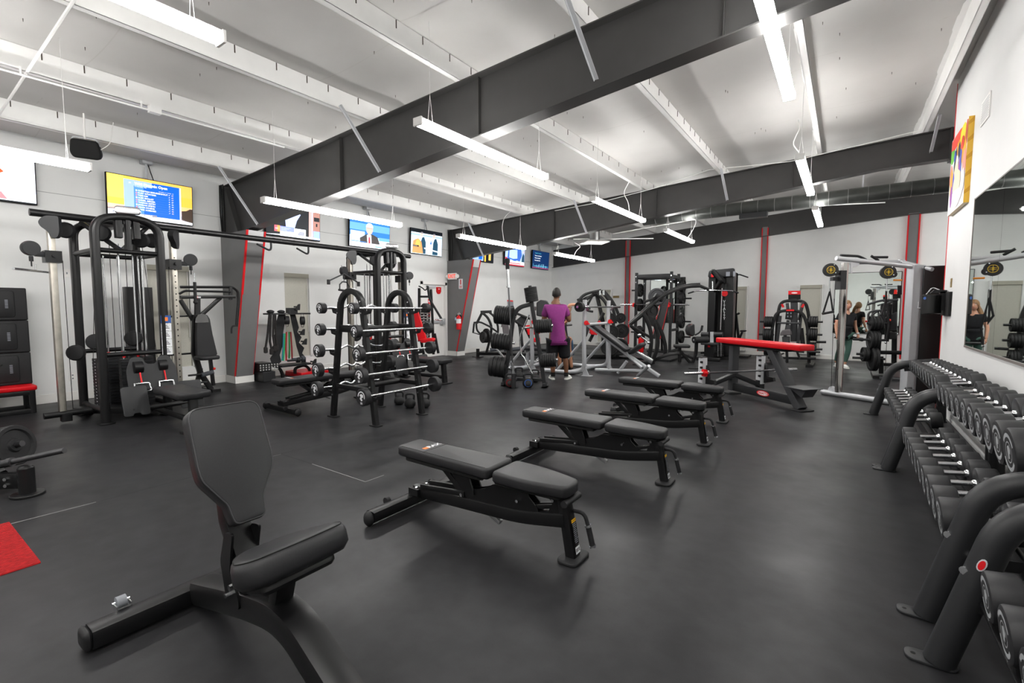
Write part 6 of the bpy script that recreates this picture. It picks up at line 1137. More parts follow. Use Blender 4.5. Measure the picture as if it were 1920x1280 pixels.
m = MB(); m.tube(TY(LYY+0.45, [(1375, 516), (1387, 514.5), (1403, 520)]), 0.018, 8); m.build('spare_lat_bar', BLK2, label='dark bent pull bar sticking out beside the top of the lat pulldown tower', cat='pull bar')
t = thing('upright_bike', 'dark exercise bike half hidden behind the lat pulldown tower', 'exercise bike', (-2.2, 15.0, 0)); XY = 15.12
m = MB(); m.bar(TY(XY, [(1380, 590), (1385, 635), (1384, 672)]), 0.07, 0.06, up=(0, 1, 0)); m.bar(TY(XY, [(1384, 640), (1392, 622)]), 0.06, 0.06, up=(0, 1, 0)); a = GY(1384, 672, XY); m.box(a.x-0.25, a.x+0.3, XY-0.3, XY+0.3, 0, 0.06); m.build('frame', BLK, t)
m = MB(); m.tube(fillet(TY(XY, [(1372, 590), (1385, 588), (1386, 586)]), 0.05), 0.03); m.tube(fillet(TY(XY, [(1374, 615), (1378, 598), (1373, 596)]), 0.05), 0.02); m.build('handlebar', RUB, t)
m = MB(); m.slab(TY(XY, [(1370, 577), (1379, 577), (1379, 583), (1371, 582)]), (0, 0.1, 0)); m.build('console', BLK, t, bev=0.01)
m = MB(); m.slab(TY(XY, [(1387, 619), (1398, 619), (1398, 622), (1387, 622)]), (0, 0.2, 0)); m.build('saddle', RUB, t, bev=0.02)
# ================================================================ red-topped plate machine
MY = 13.9; t = thing('plate_loaded_press', 'black arched plate-loaded machine with a red header board, behind the red-topped bench', 'machine', (-1.05, MY, 0))
def arch(pts, w=0.075, y=MY): m.bar(fillet(TY(y, pts), 0.35, 6), w, w*0.8, up=(0, 1, 0))
m = MB(); arch([(1516, 645), (1517, 590), (1510, 565), (1488, 563), (1464, 565), (1458, 590), (1455, 645)], y=MY+0.3); m.build('rear_arch', BLK, t)
m = MB(); arch([(1446, 680), (1448, 610), (1456, 585), (1478, 581), (1504, 584), (1514, 608), (1517, 680)]); m.build('front_arch', BLK, t)
m = MB(); m.bar(TY(MY+0.35, [(1489, 560), (1489, 640)]), 0.16, 0.1, up=(0, 1, 0))
for pts in ([(1476, 568), (1478, 585)], [(1506, 566), (1498, 600)], [(1463, 592), (1457, 642)], [(1502, 590), (1496, 645)], [(1478, 600), (1470, 640)]): m.bar(TY(MY+0.15, pts), 0.07, 0.06, up=(0, 1, 0))
m.tube(TY(MY-0.1, [(1457, 605), (1500, 606)]), 0.025); m.build('inner_frame', GRA, t)
m = MB(); m.slab(TY(MY+0.3, [(1478, 545), (1501, 545), (1501, 561), (1478, 561)]), (0, 0.03, 0)); m.build('header_board', BLKM, t)
m = MB(); m.slab(TY(MY+0.29, [(1478, 545), (1501, 545), (1501, 552), (1478, 552)]), (0, 0.02, 0)); q = GY(1489.5, 549, MY+0.285); m.m(1).prism([(0.07*math.cos(k*PI/8), 0.018*math.sin(k*PI/8)) for k in range(16)], q, (1, 0, 0), ZZ, 0.004); m.build('red_header', [REDP, LWH], t)
m = MB(); m.slab(TY(MY-0.15, [(1474, 580), (1489, 580), (1487, 597), (1484, 600), (1472, 598)]), (0, 0.02, 0)); m.m(1).slab(TY(MY-0.16, [(1474, 580), (1489, 580), (1489, 583), (1474, 583)]), (0, 0.01, 0)); m.m(2)
for (px, py) in ((1477, 587), (1483, 587), (1477, 593), (1483, 593)): m.quad(GY(px, py, MY-0.155), (1, 0, 0), ZZ, 0.03, 0.04)
m.build('placard', [BLKM, REDP, PGR], t, smooth=False)
m = MB(); m.slab(TY(MY-0.35, [(1463, 624), (1466, 619), (1480, 617), (1483, 622), (1484, 628), (1462, 629)]), (0, 0.2, 0)); m.build('seat_pad', mat('worn_vinyl', (0, 0, 0)), t, bev=0.02); m = MB(); m.slab(TY(MY-0.1, [(1474, 608), (1483, 609), (1482, 622), (1472, 620)]), (0, 0.08, 0)); m.slab(TY(MY-0.3, [(1466, 631), (1480, 631), (1480, 645), (1467, 645)]), (0, 0.2, 0)); m.build('back_pad', GRA, t, bev=0.015)
m = MB(); m.box(GY(1440, 680, MY).x, GY(1448, 680, MY).x+0.05, MY-0.5, MY+0.5, 0, 0.06); m.box(GY(1513, 680, MY).x, GY(1522, 680, MY).x+0.05, MY-0.5, MY+0.5, 0, 0.06); m.bar(TY(MY-0.3, [(1494, 658), (1500, 673)]), 0.05, 0.05, up=(0, 1, 0)); m.bar(TY(MY-0.2, [(1440, 670), (1530, 672)]), 0.06, 0.06); m.bar(TY(MY-0.4, [(1475, 652), (1476, 680)]), 0.06, 0.06, up=(0, 1, 0)); m.bar(TY(MY-0.35, [(1470, 655), (1508, 660)]), 0.05, 0.05); m.bar(TY(MY-0.3, [(1449, 670), (1470, 662)]), 0.04, 0.04); m.bar(TY(MY+0.2, [(1502, 615), (1506, 650)]), 0.1, 0.1, up=(0, 1, 0)); m.build('base', BLK, t)
m = MB()
for px, s in ((1465, 1), (1508, -1)): m.bar(TY(MY+0.1, [(px+s*1, 570), (px+s*4, 576)]), 0.05, 0.03, up=(0, 1, 0))
m.build('red_marks', REDP, t)
for side, cx_, s in (('pilaster', 1442, -1), ('crossover', 1524, 1)):
    for j, (py, r, n) in enumerate(((603, 0.14, 4), (627, 0.16, 4), (654, 0.17, 3))):
        c = GY(cx_-s*(-1 if j == 0 else 0)+(-3 if s < 0 and j else 0), py, MY); p0 = None
        m = MB(); m.cyl(c-V((s*0.15, 0, 0)), c+V((s*0.2, 0, 0)), 0.025, n=10); m.build('plate_peg', BLK, t)
        for k in range(n):
            q = c+V((s*(k-(n-1)/2)*0.048, 0, 0))
            if p0 is None: m = MB(); m.plate(q, (1, 0, 0), r, 0.045, 24); p0 = m.build('weight_plate', IRON, label='%s black plate out from the frame, %s peg of the red-header machine, %s side' % (ORDN[k], ['upper', 'middle', 'lower'][j], side), cat='weight plate', group='%s plates, %s side of red-header machine' % (['upper', 'middle', 'lower'][j], side)); q0 = q
            else: o = p0.copy(); COL.objects.link(o); o.location = p0.location+(q-q0); o['label'] = '%s black plate out from the frame, %s peg of the red-header machine, %s side' % (ORDN[k], ['upper', 'middle', 'lower'][j], side)
m = MB(); m.tube(TY(MY+0.1, [(1530, 641), (1549, 641)]), 0.03); m.tube(TY(MY-0.4, [(1420, 655), (1445, 657)]), 0.025); m.tube(TY(MY-0.4, [(1515, 659), (1538, 660)]), 0.025); m.build('bare_pegs', BLK2, t)
# ================================================================ machine beside the back wall mirror
GYY = 12.6; t = thing('leverage_machine', 'dark plate-loaded machine with several grips beside the silver cable column', 'machine', (1.0, GYY, 0))
m = MB(); m.bar(TY(GYY, [(1656, 570), (1648, 640), (1645, 690)]), 0.08, 0.08, up=(0, 1, 0)); m.bar(TY(GYY+0.3, [(1678, 560), (1676, 690)]), 0.09, 0.09, up=(0, 1, 0)); m.bar(TY(GYY+0.1, [(1669, 570), (1662, 640)]), 0.08, 0.06, up=(0, 1, 0)); m.bar(TY(GYY+0.2, [(1628, 660), (1690, 661)]), 0.08, 0.08); m.bar(TY(GYY-0.2, [(1652, 668), (1652, 700)]), 0.08, 0.08, up=(0, 1, 0)); m.bar(TY(GYY, [(1655, 683), (1680, 684)]), 0.06, 0.06); a = GZ(1628, 688); m.box(a.x, a.x+0.9, GYY-0.5, GYY+0.5, 0, 0.06); m.build('frame', BLK, t)
m = MB(); m.tube(fillet(TY(GYY-0.2, [(1626, 571), (1650, 563), (1684, 562)]), 0.2), 0.025); m.tube(fillet(TY(GYY-0.3, [(1628, 600), (1628, 586), (1640, 582), (1652, 582)]), 0.1), 0.02); m.tube(fillet(TY(GYY-0.3, [(1634, 602), (1634, 590), (1650, 581)]), 0.1), 0.02); m.tube(TY(GYY-0.4, [(1649, 590), (1667, 585)]), 0.035); m.tube(fillet(TY(GYY, [(1655, 595), (1660, 572), (1672, 565)]), 0.15), 0.03); m.build('grips', GRA, t)
m = MB(); m.slab(TY(GYY+0.1, [(1658, 596), (1682, 584), (1682, 620), (1660, 622)]), (0, 0.1, 0)); m.slab(TY(GYY+0.1, [(1664, 622), (1682, 622), (1680, 636), (1666, 636)]), (0, 0.1, 0)); m.build('pads', VIN, t, bev=0.02)
m = MB(); m.slab(TY(GYY+0.4, [(1677, 543), (1682, 543), (1682, 551), (1676, 551)]), (0, 0.05, 0)); m.slab(TY(GYY+0.4, [(1656, 553), (1664, 553), (1664, 556), (1656, 556)]), (0, 0.05, 0)); m.ball(GY(1668, 600, GYY-0.2), 0.025); m.build('red_tops', mat('red_plastic', (0, 0, 0)), t)
m = MB(); m.slab(TY(GYY+0.42, [(1674, 551), (1683, 551), (1683, 566), (1674, 566)]), (0, 0.05, 0)); m.slab(TY(GYY+0.42, [(1656, 556), (1664, 556), (1664, 566), (1656, 566)]), (0, 0.05, 0)); m.slab(TY(GYY+0.5, [(1683, 535), (1691, 535), (1691, 552), (1683, 552)]), (0, 0.05, 0)); m.build('placards', BLKM, t)
for i, (px, py, r, n) in enumerate(((1642, 606, 0.15, 4), (1638, 637, 0.2, 3), (1637, 672, 0.26, 2), (1622, 664, 0.15, 2))):
    c = GY(px, py, GYY-0.3); p0 = None; m = MB(); m.cyl(c-V((0.35 if i in (1, 2) else 0.15, 0, 0)), c+V((0.2, 0, 0)), 0.025, n=10); m.build('plate_peg', BLK2, t)
    for k in range(n):
        q = c+V(((k-(n-1)/2)*0.052, 0, 0))
        if p0 is None: m = MB(); m.plate(q, (1, 0.25, 0), r, 0.05, 24); p0 = m.build('weight_plate', IRON, label='%s dark plate from the tip of the %s, machine beside the back mirror' % (ORDN[k], ['upper peg', 'middle peg', 'lowest peg', 'outer low peg'][i]), cat='weight plate', group='%s plates of the mirror-side machine' % ['upper', 'middle', 'lowest', 'outer'][i]); q0 = q
        else: o = p0.copy(); COL.objects.link(o); o.location = p0.location+(q-q0); o['label'] = '%s dark plate from the tip of the %s, machine beside the back mirror' % (ORDN[k], ['upper peg', 'middle peg', 'lowest peg', 'outer low peg'][i])
m = MB(); q = GZ(1675, 712); m.pad(RND(rect(0.35, 0.28), 0.03), (q.x-0.05, q.y, 0), (0.9, 0.2, 0), (-0.2, 0.9, 0), 0.05, 0.01); m.build('balance_pad', GRA, label='low dark pad lying on the floor beside the silver cable column', cat='pad')
# ================================================================ TALL RED-TOPPED ROW BENCH
O = V((-0.40, 7.70, 0)); d = V((0.77, -0.64, 0)).normalized(); n = V((0.64, 0.77, 0)).normalized()
def S(s, w, z): return O + d*s + n*w + ZZ*z
t = thing('seal_row_bench', 'tall row bench with red padded top and graphite frame, behind the last adjustable bench', 'bench', S(-0.75, 0, 0))
m = MB(); m.pad(RND([(0, -0.15), (1.70, -0.13), (1.70, 0.13), (0, 0.15)], 0.02), S(-1.70, 0, 0.845), d, n, 0.085, 0.018); m.build('top_pad', REDV, t, ang=55)
m = MB(); m.bx(S(-0.95, 0, 0.825), 1.3, 0.16, 0.035, d, n); m.build('pad_board', BLKM, t)
m = MB(); m.bar([S(-1.42, 0, 0.06), S(-1.42, 0, 0.82)], 0.10, 0.13, up=n); m.build('rear_post', GRA, t)
m = MB(); m.bar([S(-0.62, 0, 0.82), S(-0.06, 0, 0.015)], 0.11, 0.14, up=n); m.build('front_leg', GRA, t)
m = MB(); m.bar([S(-1.45, 0, 0.12), S(-0.16, 0, 0.12)], 0.08, 0.13); br = m.build('base_rail', BLK2, t)
m = MB(); c = S(-0.72, -0.0425, 0.125); m.prism([(0.125*math.cos(k*PI/14), 0.042*math.sin(k*PI/14)) for k in range(28)], c, d, ZZ, 0.002); m.m(1).prism([(0.108*math.cos(k*PI/14), 0.03*math.sin(k*PI/14)) for k in range(28)], c-n*0.0015, d, ZZ, 0.002); m.m(0).text('PANATTA', 0.05, c-n*0.0035, d, ZZ, 0.95, 0.002); m.build('maker_badge', [REDP, LWH], br, smooth=False)
for q_ in (-0.05, -1.45): m = MB(); m.pad(RND(rect(0.22, 0.26), 0.05), S(q_, 0, 0), d, n, 0.02, 0.006); m.build('foot_plate', RUB, t)
m = MB(); m.slab([S(-0.22, -0.17, 0.32), S(0.12, -0.17, 0.32), S(0.12, 0.17, 0.32), S(-0.22, 0.17, 0.32)], (0, 0, 0.008)); m.slab([S(-0.20, -0.10, 0.315), S(0.03, -0.10, 0.20), S(0.10, -0.10, 0.315)], n*0.2); m.build('foot_step', GRA, t)
for s in (-1, 1):
    m = MB(); m.bar([S(-1.40, 0, 0.32), S(-1.45, s*0.55, 0.12)], 0.09, 0.07); m.bar([S(-1.45, s*0.58, 0.0), S(-1.45, s*0.58, 0.2)], 0.11, 0.1, up=d); m.build('outrigger', BLK2, t)
    m = MB(); m.bar([S(-1.45, s*0.58, 0.14), S(-1.45, s*0.58, 0.62)], 0.09, 0.12, up=d); m.m(1).bx(S(-1.45, s*0.58, 0.625), 0.1, 0.13, 0.012, d, n); ps = m.build('hook_post', [LGR, BLK], t)
    m = MB()
    for k in range(4): m.bx(S(-1.40, s*0.58-0.03, 0.28+k*0.09)-n*0.035, 0.035, 0.03, 0.035, d, n)
    m.build('slot_pattern', BLKM, ps)
    m = MB(); m.slab([S(-1.37, s*0.58, 0.50), S(-1.33, s*0.58, 0.42), S(-1.31, s*0.58, 0.28), S(-1.18, s*0.58, 0.28), S(-1.16, s*0.58, 0.22), S(-1.37, s*0.58, 0.16)], n*0.05); m.build('bar_catch', BLK, ps)
bb = thing('olympic_barbell', 'olympic barbell with a red collar lying low across the red-topped row bench', 'barbell', S(-1.2, 0, 0.37)); zb = 0.40; sb = -1.22
m = MB(); m.cyl(S(sb, -0.66, zb), S(sb, 0.66, zb), 0.014, n=12); m.build('shaft', mat('dark_chrome', (0, 0, 0)), bb)
for s in (-1, 1):
    m = MB(); m.cyl(S(sb, s*0.66, zb), S(sb, s*1.10, zb), 0.025, n=16); m.cyl(S(sb, s*0.65, zb), S(sb, s*0.68, zb), 0.04, n=16); m.build('sleeve', CHR, bb)
m = MB(); c = S(sb, -0.72, zb); m.lathe([(-0.03, 0.027), (-0.03, 0.045), (0.03, 0.045), (0.03, 0.027)], c, n, 12)
for k in range(6): a = k*PI/3; m.bx(c+d*0.048*math.cos(a)+ZZ*0.048*math.sin(a), 0.026, 0.05, 0.026, d, n)
m.build('barbell_collar', REDP, label='red barbell collar on the sleeve under the red-topped row bench', cat='collar')
# ================================================================ SILVER CABLE CROSSOVER
t = thing('cable_crossover', 'silver cable crossover with chrome column and black weight cabinet beside the white wall end', 'cable machine', (0.7, 9.6, 0))
A0, A1 = V((-0.24, 9.38, 0.045)), V((0.98, 8.72, 0.045))
m = MB(); m.tube([A0, A1], 0.042, 14); m.ball(A0, 0.042); m.build('floor_rail', SIL, t)
m = MB(); m.tube([V((0.55, 10.15, 0.045)), V((0.95, 10.0, 0.045))], 0.042, 14); m.ball((0.55, 10.15, 0.045), 0.042); m.build('rear_floor_rail', SIL, t)
P1 = V((-0.03, 9.27, 0)); tp = GP(1577, 505, P1, fwd_h); m = MB(); m.bar([V((P1.x, P1.y, 0.08)), V((P1.x, P1.y, 2.16))], 0.065, 0.09, up=rgt); pc = m.build('chrome_column', mat('polished_steel', (0.42, 0.41, 0.39), 0.12, 1.0), t)
m = MB(); c = GP(1577, 525, P1, fwd_h); m.bx(c, 0.09, 0.12, 0.30, rgt, fwd_h); m.bx(c+V((-0.06, -0.02, 0.02)), 0.16, 0.06, 0.06, rgt, fwd_h); m.bx(c+rgt*0.08-ZZ*0.1, 0.05, 0.03, 0.09, rgt, fwd_h); car = m.build('pulley_carriage', BLK2, t)
def gold_pulley(px, py, dist_p, par, r, nm='swivel_pulley'):
    c = GP(px, py, dist_p, fwd_h); nn = -fwd_h*0.9-rgt*0.35; nn.normalize(); m_ = MB(); m_.lathe([(-0.03, r*0.8), (-0.028, r), (0.028, r), (0.03, r*0.8)], c, nn, 26); m_.lathe([(-0.03, r*0.5), (0.03, r*0.5)], c+rgt*r*0.75-ZZ*r*0.35, nn, 16); m_.m(1)
    f = c+nn*0.031; u_ = ZZ.cross(nn).normalized(); m_.tube([f+u_*r*0.52*math.cos(k*PI/10)+ZZ*r*0.52*math.sin(k*PI/10) for k in range(20)], 0.004, 4, closed=True); m_.bx(f, 0.006, r*0.9, 0.004, u_, ZZ); m_.bx(f+ZZ*0.012, r*0.8, 0.006, 0.004, u_, ZZ); m_.bx(f-ZZ*0.012, r*0.8, 0.006, 0.004, u_, ZZ); m_.bx(f, 0.022, 0.045, 0.004, u_, ZZ)
    m_.m(2)
    for q in ((0.4, 0.75), (0.62, -0.45)): m_.cyl(c+nn*0.03+u_*r*q[0]+ZZ*r*q[1], c+nn*0.04+u_*r*q[0]+ZZ*r*q[1], 0.008, n=8)
    return m_.build(nm, [BLK2, GOLD, CHR], par)
gold_pulley(1557, 506, P1, t, 0.105); P2 = V((0.62, 9.75, 0)); gold_pulley(1665, 510, P2, t, 0.105)
m = MB(); c = GP(1602, 492, P1, fwd_h); m.lathe([(-0.012, 0.075), (0.012, 0.075)], c, fwd_h, 24); m.bx(GP(1596, 500, P1, fwd_h), 0.03, 0.03, 0.2, rgt, fwd_h); m.build('upper_sheave', LGR, t)
m = MB(); c = V((P1.x-0.08, P1.y+0.045, 0.09)); m.lathe([(-0.014, 0.07), (0.014, 0.07)], c, n, 22); m.build('floor_sheave', LGR, t)
q0 = GP(1568, 484, P1, fwd_h); CT = V((0.84, 9.86, 2.10))
m = MB(); m.tube([q0, CT], 0.038, 12); m.build('top_arm', SIL, t)
q1 = GP(1600, 492, V((0.1, 9.9, 0)), fwd_h); q2 = GP(1690, 491, V((0.85, 10.3, 0)), fwd_h); q3 = GP(1748, 505, V((1.5, 10.1, 0)), fwd_h)
m = MB(); m.tube([q1, q2, q3], 0.032, 12); m.cyl(q2-rgt*0.04, q2+rgt*0.04, 0.045); m.build('rear_top_tube', SIL, t)
for pts in ([(1576, 478.5), (1610, 480), (1624, 487)], [(1647, 488), (1634, 480), (1637, 482), (1664, 482)]):
    Pm = V((0.2, 9.7, 0)); m = MB(); m.tube(fillet([GP(a, b, Pm, fwd_h) for a, b in pts], 0.05), 0.02, 10); m.build('pullup_grip', RUB, t)
m = MB(); m.bar([V((0.90, 9.92, 0.02)), V((0.90, 9.92, 2.12))], 0.15, 0.19, up=rgt, r=0.02); m.build('silver_column', SIL, t)
cab = MB(); cab.box(0.985, 2.0, 9.86, 10.4, 0.02, 2.10); cb = cab.build('weight_cabinet', mat('glossy_black', (0.006, 0.006, 0.006), 0.32), t, bev=0.01)
m = MB(); q = GY(1719, 572.5, 9.857); m.text('Life Fitness', 0.15, q+V((0, 0, 0)), (1, 0, 0), ZZ, 0.9, 0.0, 'LEFT'); m.build('cabinet_lettering', LGR, cb, smooth=False)
m = MB(); m.tube([GP(1564, 560, P1, fwd_h), V((P1.x-0.1, P1.y+0.05, 0.1))], 0.004, 5); m.tube([GP(1667, 545, P2, fwd_h), GP(1658, 735, P2, fwd_h)], 0.004, 5); m.build('cable', BLKM, t)
m = MB(); c = GP(1684, 525, V((0.8, 9.85, 0)), fwd_h); m.cyl(c-rgt*0.07, c+rgt*0.06, 0.014, n=8); m.build('orange_pin', mat('orange_plastic', (0.75, 0.25, 0.01), 0.4), t)
def stirrup(pts_strap, grip, hang, PP, lab):
    r = thing('cable_stirrup', lab, 'handle', GP(*grip[0], PP, fwd_h)); f = lambda p: GP(p[0], p[1], PP, fwd_h)
    m_ = MB(); m_.bar([f(p) for p in pts_strap], 0.028, 0.006, up=fwd_h, r=0); m_.build('strap', RUB, r); m_ = MB(); m_.cyl(f(grip[0]), f(grip[1]), 0.019, n=12); m_.build('grip', RUB, r)
    m_ = MB(); m_.tube([f(p) for p in hang], 0.009, 6); m_.build('carabiner', CHR, r)
stirrup([(1543, 588), (1556, 546), (1562, 586)], [(1542, 588), (1563, 584)], [(1555.5, 520), (1555, 546)], P1, 'black strap handle hanging from the chrome column of the silver crossover')
P3 = V((0.58, 9.8, 0)); r = thing('cable_strap', 'black strap with loop hanging from the second gold-marked pulley of the crossover', 'handle', GP(1660, 640, P3, fwd_h)); f = lambda p: GP(p[0], p[1], P3, fwd_h)
m = MB(); m.bar([f(p) for p in ((1662, 545), (1658, 600), (1653, 590), (1662, 560), (1667, 610), (1661, 640))], 0.026, 0.012, up=fwd_h, r=0); m.build('strap', RUB, r); m = MB(); m.tube([f((1663, 522)), f((1662, 546))], 0.01, 6); m.ball(f((1661, 642)), 0.02); m.build('carabiner', CHR, r)
# ================================================================ RIGHT WALL: mirror, picture, vent, bag
r = thing('wall_mirror', 'long mirror on the white wall above the dumbbell racks', 'mirror', (RW-0.02, 4.2, 1.02))
for i, (a, b) in enumerate(((7.385, 6.145), (6.140, 4.70), (4.695, 3.0))): m = MB(); m.box(RW-0.012, RW-0.004, b, a, 1.02, 2.66); m.build('glass_panel', MIRR, r, smooth=False)
m = MB(); m.box(RW-0.02, RW-0.002, 3.0, 7.39, 1.0, 1.022); m.box(RW-0.016, RW-0.002, 7.385, 7.40, 1.0, 2.67); m.box(RW-0.014, RW-0.002, 3.0, 7.39, 2.655, 2.668); m.build('frame', mat('mirror_channel', (0.16, 0.14, 0.13), 0.5), r)
a0, a1 = 7.80, 8.86; z0, z1 = 2.70, 3.70
r = thing('wall_painting', 'bright abstract painting with yellow edges high on the white wall', 'painting', (RW, (a0+a1)/2, z0))
m = MB(); m.box(RW-0.05, RW, a0, a1, z0, z1); m.m(1).box(RW-0.0515, RW, a0-0.002, a0+0.001, z0, z1); m.m(2)
for k in range(5): m.add([(RW-0.052+0.0, a0-0.004, z0+0.1+0.2*k), (RW, a0-0.004, z0+0.14+0.2*k), (RW, a0-0.004, z0+0.20+0.2*k), (RW-0.052, a0-0.004, z0+0.14+0.2*k)], [(0, 1, 2, 3)])
m.build('stretched_canvas', [mat('canvas_cream', (0.72, 0.62, 0.45), 0.7), mat('canvas_gold', (0.80, 0.48, 0.06), 0.6), mat('canvas_gold_dark', (0.62, 0.32, 0.03), 0.6)], r, smooth=False)
random.seed(11); PC = [(0.75, 0.72, 0.72), (0.65, 0.05, 0.03), (0.8, 0.32, 0.02), (0.85, 0.6, 0.03), (0.12, 0.42, 0.04), (0.05, 0.08, 0.4), (0.02, 0.03, 0.06), (0.25, 0.05, 0.3), (0.8, 0.25, 0.2), (0.72, 0.6, 0.42), (0.5, 0.1, 0.04)]
m = MB(); xx = RW-0.0515
def blob(yf, zf, w, h, ci, lay):
    pts = []
    for k in range(10): a = 2*PI*k/10; rr = random.uniform(0.75, 1.1); pts.append((xx-0.0004*lay, min(a1, max(a0, a1-(a1-a0)*(yf+w*rr*math.cos(a)))), min(z1, max(z0, z0+(z1-z0)*(zf+h*rr*math.sin(a))))))
    m.m(ci).poly(pts)
m.m(0).poly([(xx, a0, z0), (xx, a1, z0), (xx, a1, z1), (xx, a0, z1)])
for (yf, zf, w, h, ci) in ((0.1, 0.78, 0.2, 0.12, 4), (0.4, 0.93, 0.5, 0.1, 1), (0.75, 0.85, 0.25, 0.2, 3), (0.95, 0.85, 0.1, 0.15, 10), (0.5, 0.78, 0.12, 0.12, 2), (0.85, 0.62, 0.18, 0.15, 2), (0.9, 0.5, 0.15, 0.15, 8), (0.1, 0.5, 0.12, 0.18, 8), (0.15, 0.4, 0.1, 0.2, 2), (0.55, 0.72, 0.1, 0.12, 6), (0.35, 0.6, 0.1, 0.22, 6), (0.45, 0.5, 0.14, 0.2, 9), (0.68, 0.55, 0.07, 0.2, 5), (0.62, 0.42, 0.06, 0.2, 7), (0.3, 0.35, 0.08, 0.2, 5), (0.4, 0.3, 0.12, 0.2, 9), (0.6, 0.35, 0.15, 0.15, 9), (0.5, 0.15, 0.4, 0.12, 0), (0.75, 0.78, 0.1, 0.08, 1), (0.3, 0.72, 0.07, 0.08, 5), (0.5, 0.62, 0.06, 0.06, 0), (0.2, 0.22, 0.08, 0.15, 7), (0.9, 0.3, 0.1, 0.15, 0)): blob(yf, zf, w, h, ci, 1+len(m.f)*0.6)
m.build('painted_face', [mat('paint_%d' % k, c, 0.6) for k, c in enumerate(PC)], r, smooth=False)
m = MB(); m.box(RW-0.012, RW-0.001, 7.02, 7.40, 3.44, 3.70); m.m(1)
for k in range(9): m.box(RW-0.0135, RW-0.011, 7.05, 7.37, 3.465+k*0.025, 3.475+k*0.025)
m.build('wall_vent', [WHT, LGR], label='white air vent grille high on the white wall beside the painting', cat='vent', smooth=False)
m = MB(); m.box(RW-0.008, RW-0.001, 8.53, 8.62, 1.72, 1.84); m.m(1).box(RW-0.0095, RW-0.008, 8.565, 8.585, 1.765, 1.795); m.build('wall_switch', [mat('bronze', (0, 0, 0)), BLK], label='small bronze switch plate on the white wall near its red edge', cat='switch')
m = MB(); m.box(RW-0.03, RW-0.001, 8.45, 9.05, 1.34, 1.66); m.build('bag_board', BLKM, label='black square board fixed to the white wall near its red edge', cat='board')
t = thing('punch_bag', 'short glossy black bag with chrome shackle hung from the black wall board', 'punch bag', (0.98, 8.78, 1.34)); c = V((0.985, 8.80, 1.36))
m = MB(); m.lathe([(0, 0.09), (0.01, 0.11), (0.26, 0.11), (0.275, 0.09)], c, ZZ, 24); m.build('bag', mat('glossy_black', (0, 0, 0)), t)
m = MB(); m.tube(fillet([c+V((-0.06, 0, 0.27)), c+V((0.0, 0, 0.37)), c+V((0.13, 0, 0.30))], 0.03), 0.01, 8); m.build('shackle', CHR, t)
m = MB(); m.slab([c+V((-0.02, -0.05, 0.29)), c+V((0.15, -0.05, 0.29)), c+V((0.15, -0.05, 0.33)), c+V((0.02, -0.05, 0.34))], (0, 0.1, 0)); m.box(c.x+0.08, RW-0.03, c.y-0.05, c.y+0.05, c.z+0.05, c.z+0.31); m.build('hanger', BLK, t)
m = MB(); m.lathe([(0, 0.02), (0.002, 0.02)], c+V((-0.08, -0.078, 0.22)), (-0.7, -0.7, 0), 12); m.build('blue_mark', BLU, t)
# ================================================================ DUMBBELL RACKS
def db_rack(y0, y1, lab):
    t = thing('dumbbell_rack', lab, 'dumbbell rack', (0.72, (y0+y1)/2, 0), 0, 'two-tier dumbbell racks')
    for y in (y0, y1):
        m_ = MB(); m_.tube(fillet([(0.375, y, 0.01), (0.545, y, 0.685), (0.86, y, 0.735), (1.04, y, 0.76), (1.06, y, 0.01)], 0.16, 8), 0.052, 16); m_.build('end_frame', BLK2, t)
        for x in (0.37, 1.06):
            m_ = MB(); m_.pad(RND(rect(0.17, 0.086), 0.04, 6), (x-0.02, y, 0), (1, 0, 0), (0, 1, 0), 0.012, 0.004); m_.lathe([(0, 0.044), (0.02, 0.040)], (x+0.01, y, 0.012), ZZ, 18); m_.m(1).cyl((x-0.075, y, 0.0125), (x-0.075, y, 0.013), 0.009, n=8); m_.build('foot_plate', [BLK2, BLKM], t)
    for (xa, za, xb, zb_, nm) in ((0.44, 0.315, 0.80, 0.365, 'lower_tray'), (0.665, 0.665, 1.06, 0.72, 'upper_tray')):
        u_ = V((xb-xa, 0, zb_-za)).normalized(); m_ = MB()
        for f in (0.16, 0.42, 0.62, 0.88):
            c_ = V((xa+(xb-xa)*f, (y0+y1)/2, za+(zb_-za)*f)); m_.bx(c_, 0.055 if f in (0.16, 0.88) else 0.03, y1-y0-0.06, 0.012, u_, (0, 1, 0))
        for y in (y0+0.03, y1-0.03): m_.bx(V(((xa+xb)/2, y, (za+zb_)/2-0.02)), xb-xa, 0.03, 0.05, u_, (0, 1, 0))
        m_.build(nm, BLK, t)
    m_ = MB(); m_.tube([(0.70, y0, 0.30), (0.70, y1, 0.30)], 0.03); m_.tube([(0.86, y0, 0.62), (0.86, y1, 0.62)], 0.03); m_.build('cross_tubes', BLK, t)
    m_ = MB()
    for y in (y0, y1): m_.cyl((0.44, y+0.0, 0.42), (0.425, y-0.02, 0.42), 0.016, n=10); m_.cyl((0.52, y-0.06, 0.34), (0.52, y-0.045, 0.34), 0.02, n=10)
    m_.build('bolts', CHR, t)
    if y1 < 3:
        a_ = V((0.17, 0, 0.675)).normalized(); f = V((0.470, y1-0.048, 0.47)); u_ = V((0.93, -0.36, 0)); m_ = MB(); m_.prism([(0.014*math.cos(k*PI/6), 0.026*math.sin(k*PI/6)) for k in range(12)], f, u_, a_, 0.004); m_.m(1).prism([(0.010*math.cos(k*PI/6), 0.020*math.sin(k*PI/6)) for k in range(12)], f+V((-0.0008, -0.002, 0)), u_, a_, 0.004); m_.build('maker_badge', [LGR, REDP], t)
    return t
db_rack(5.40, 8.00, 'far two-tier dumbbell rack holding the smaller dumbbells, toward the silver crossover')
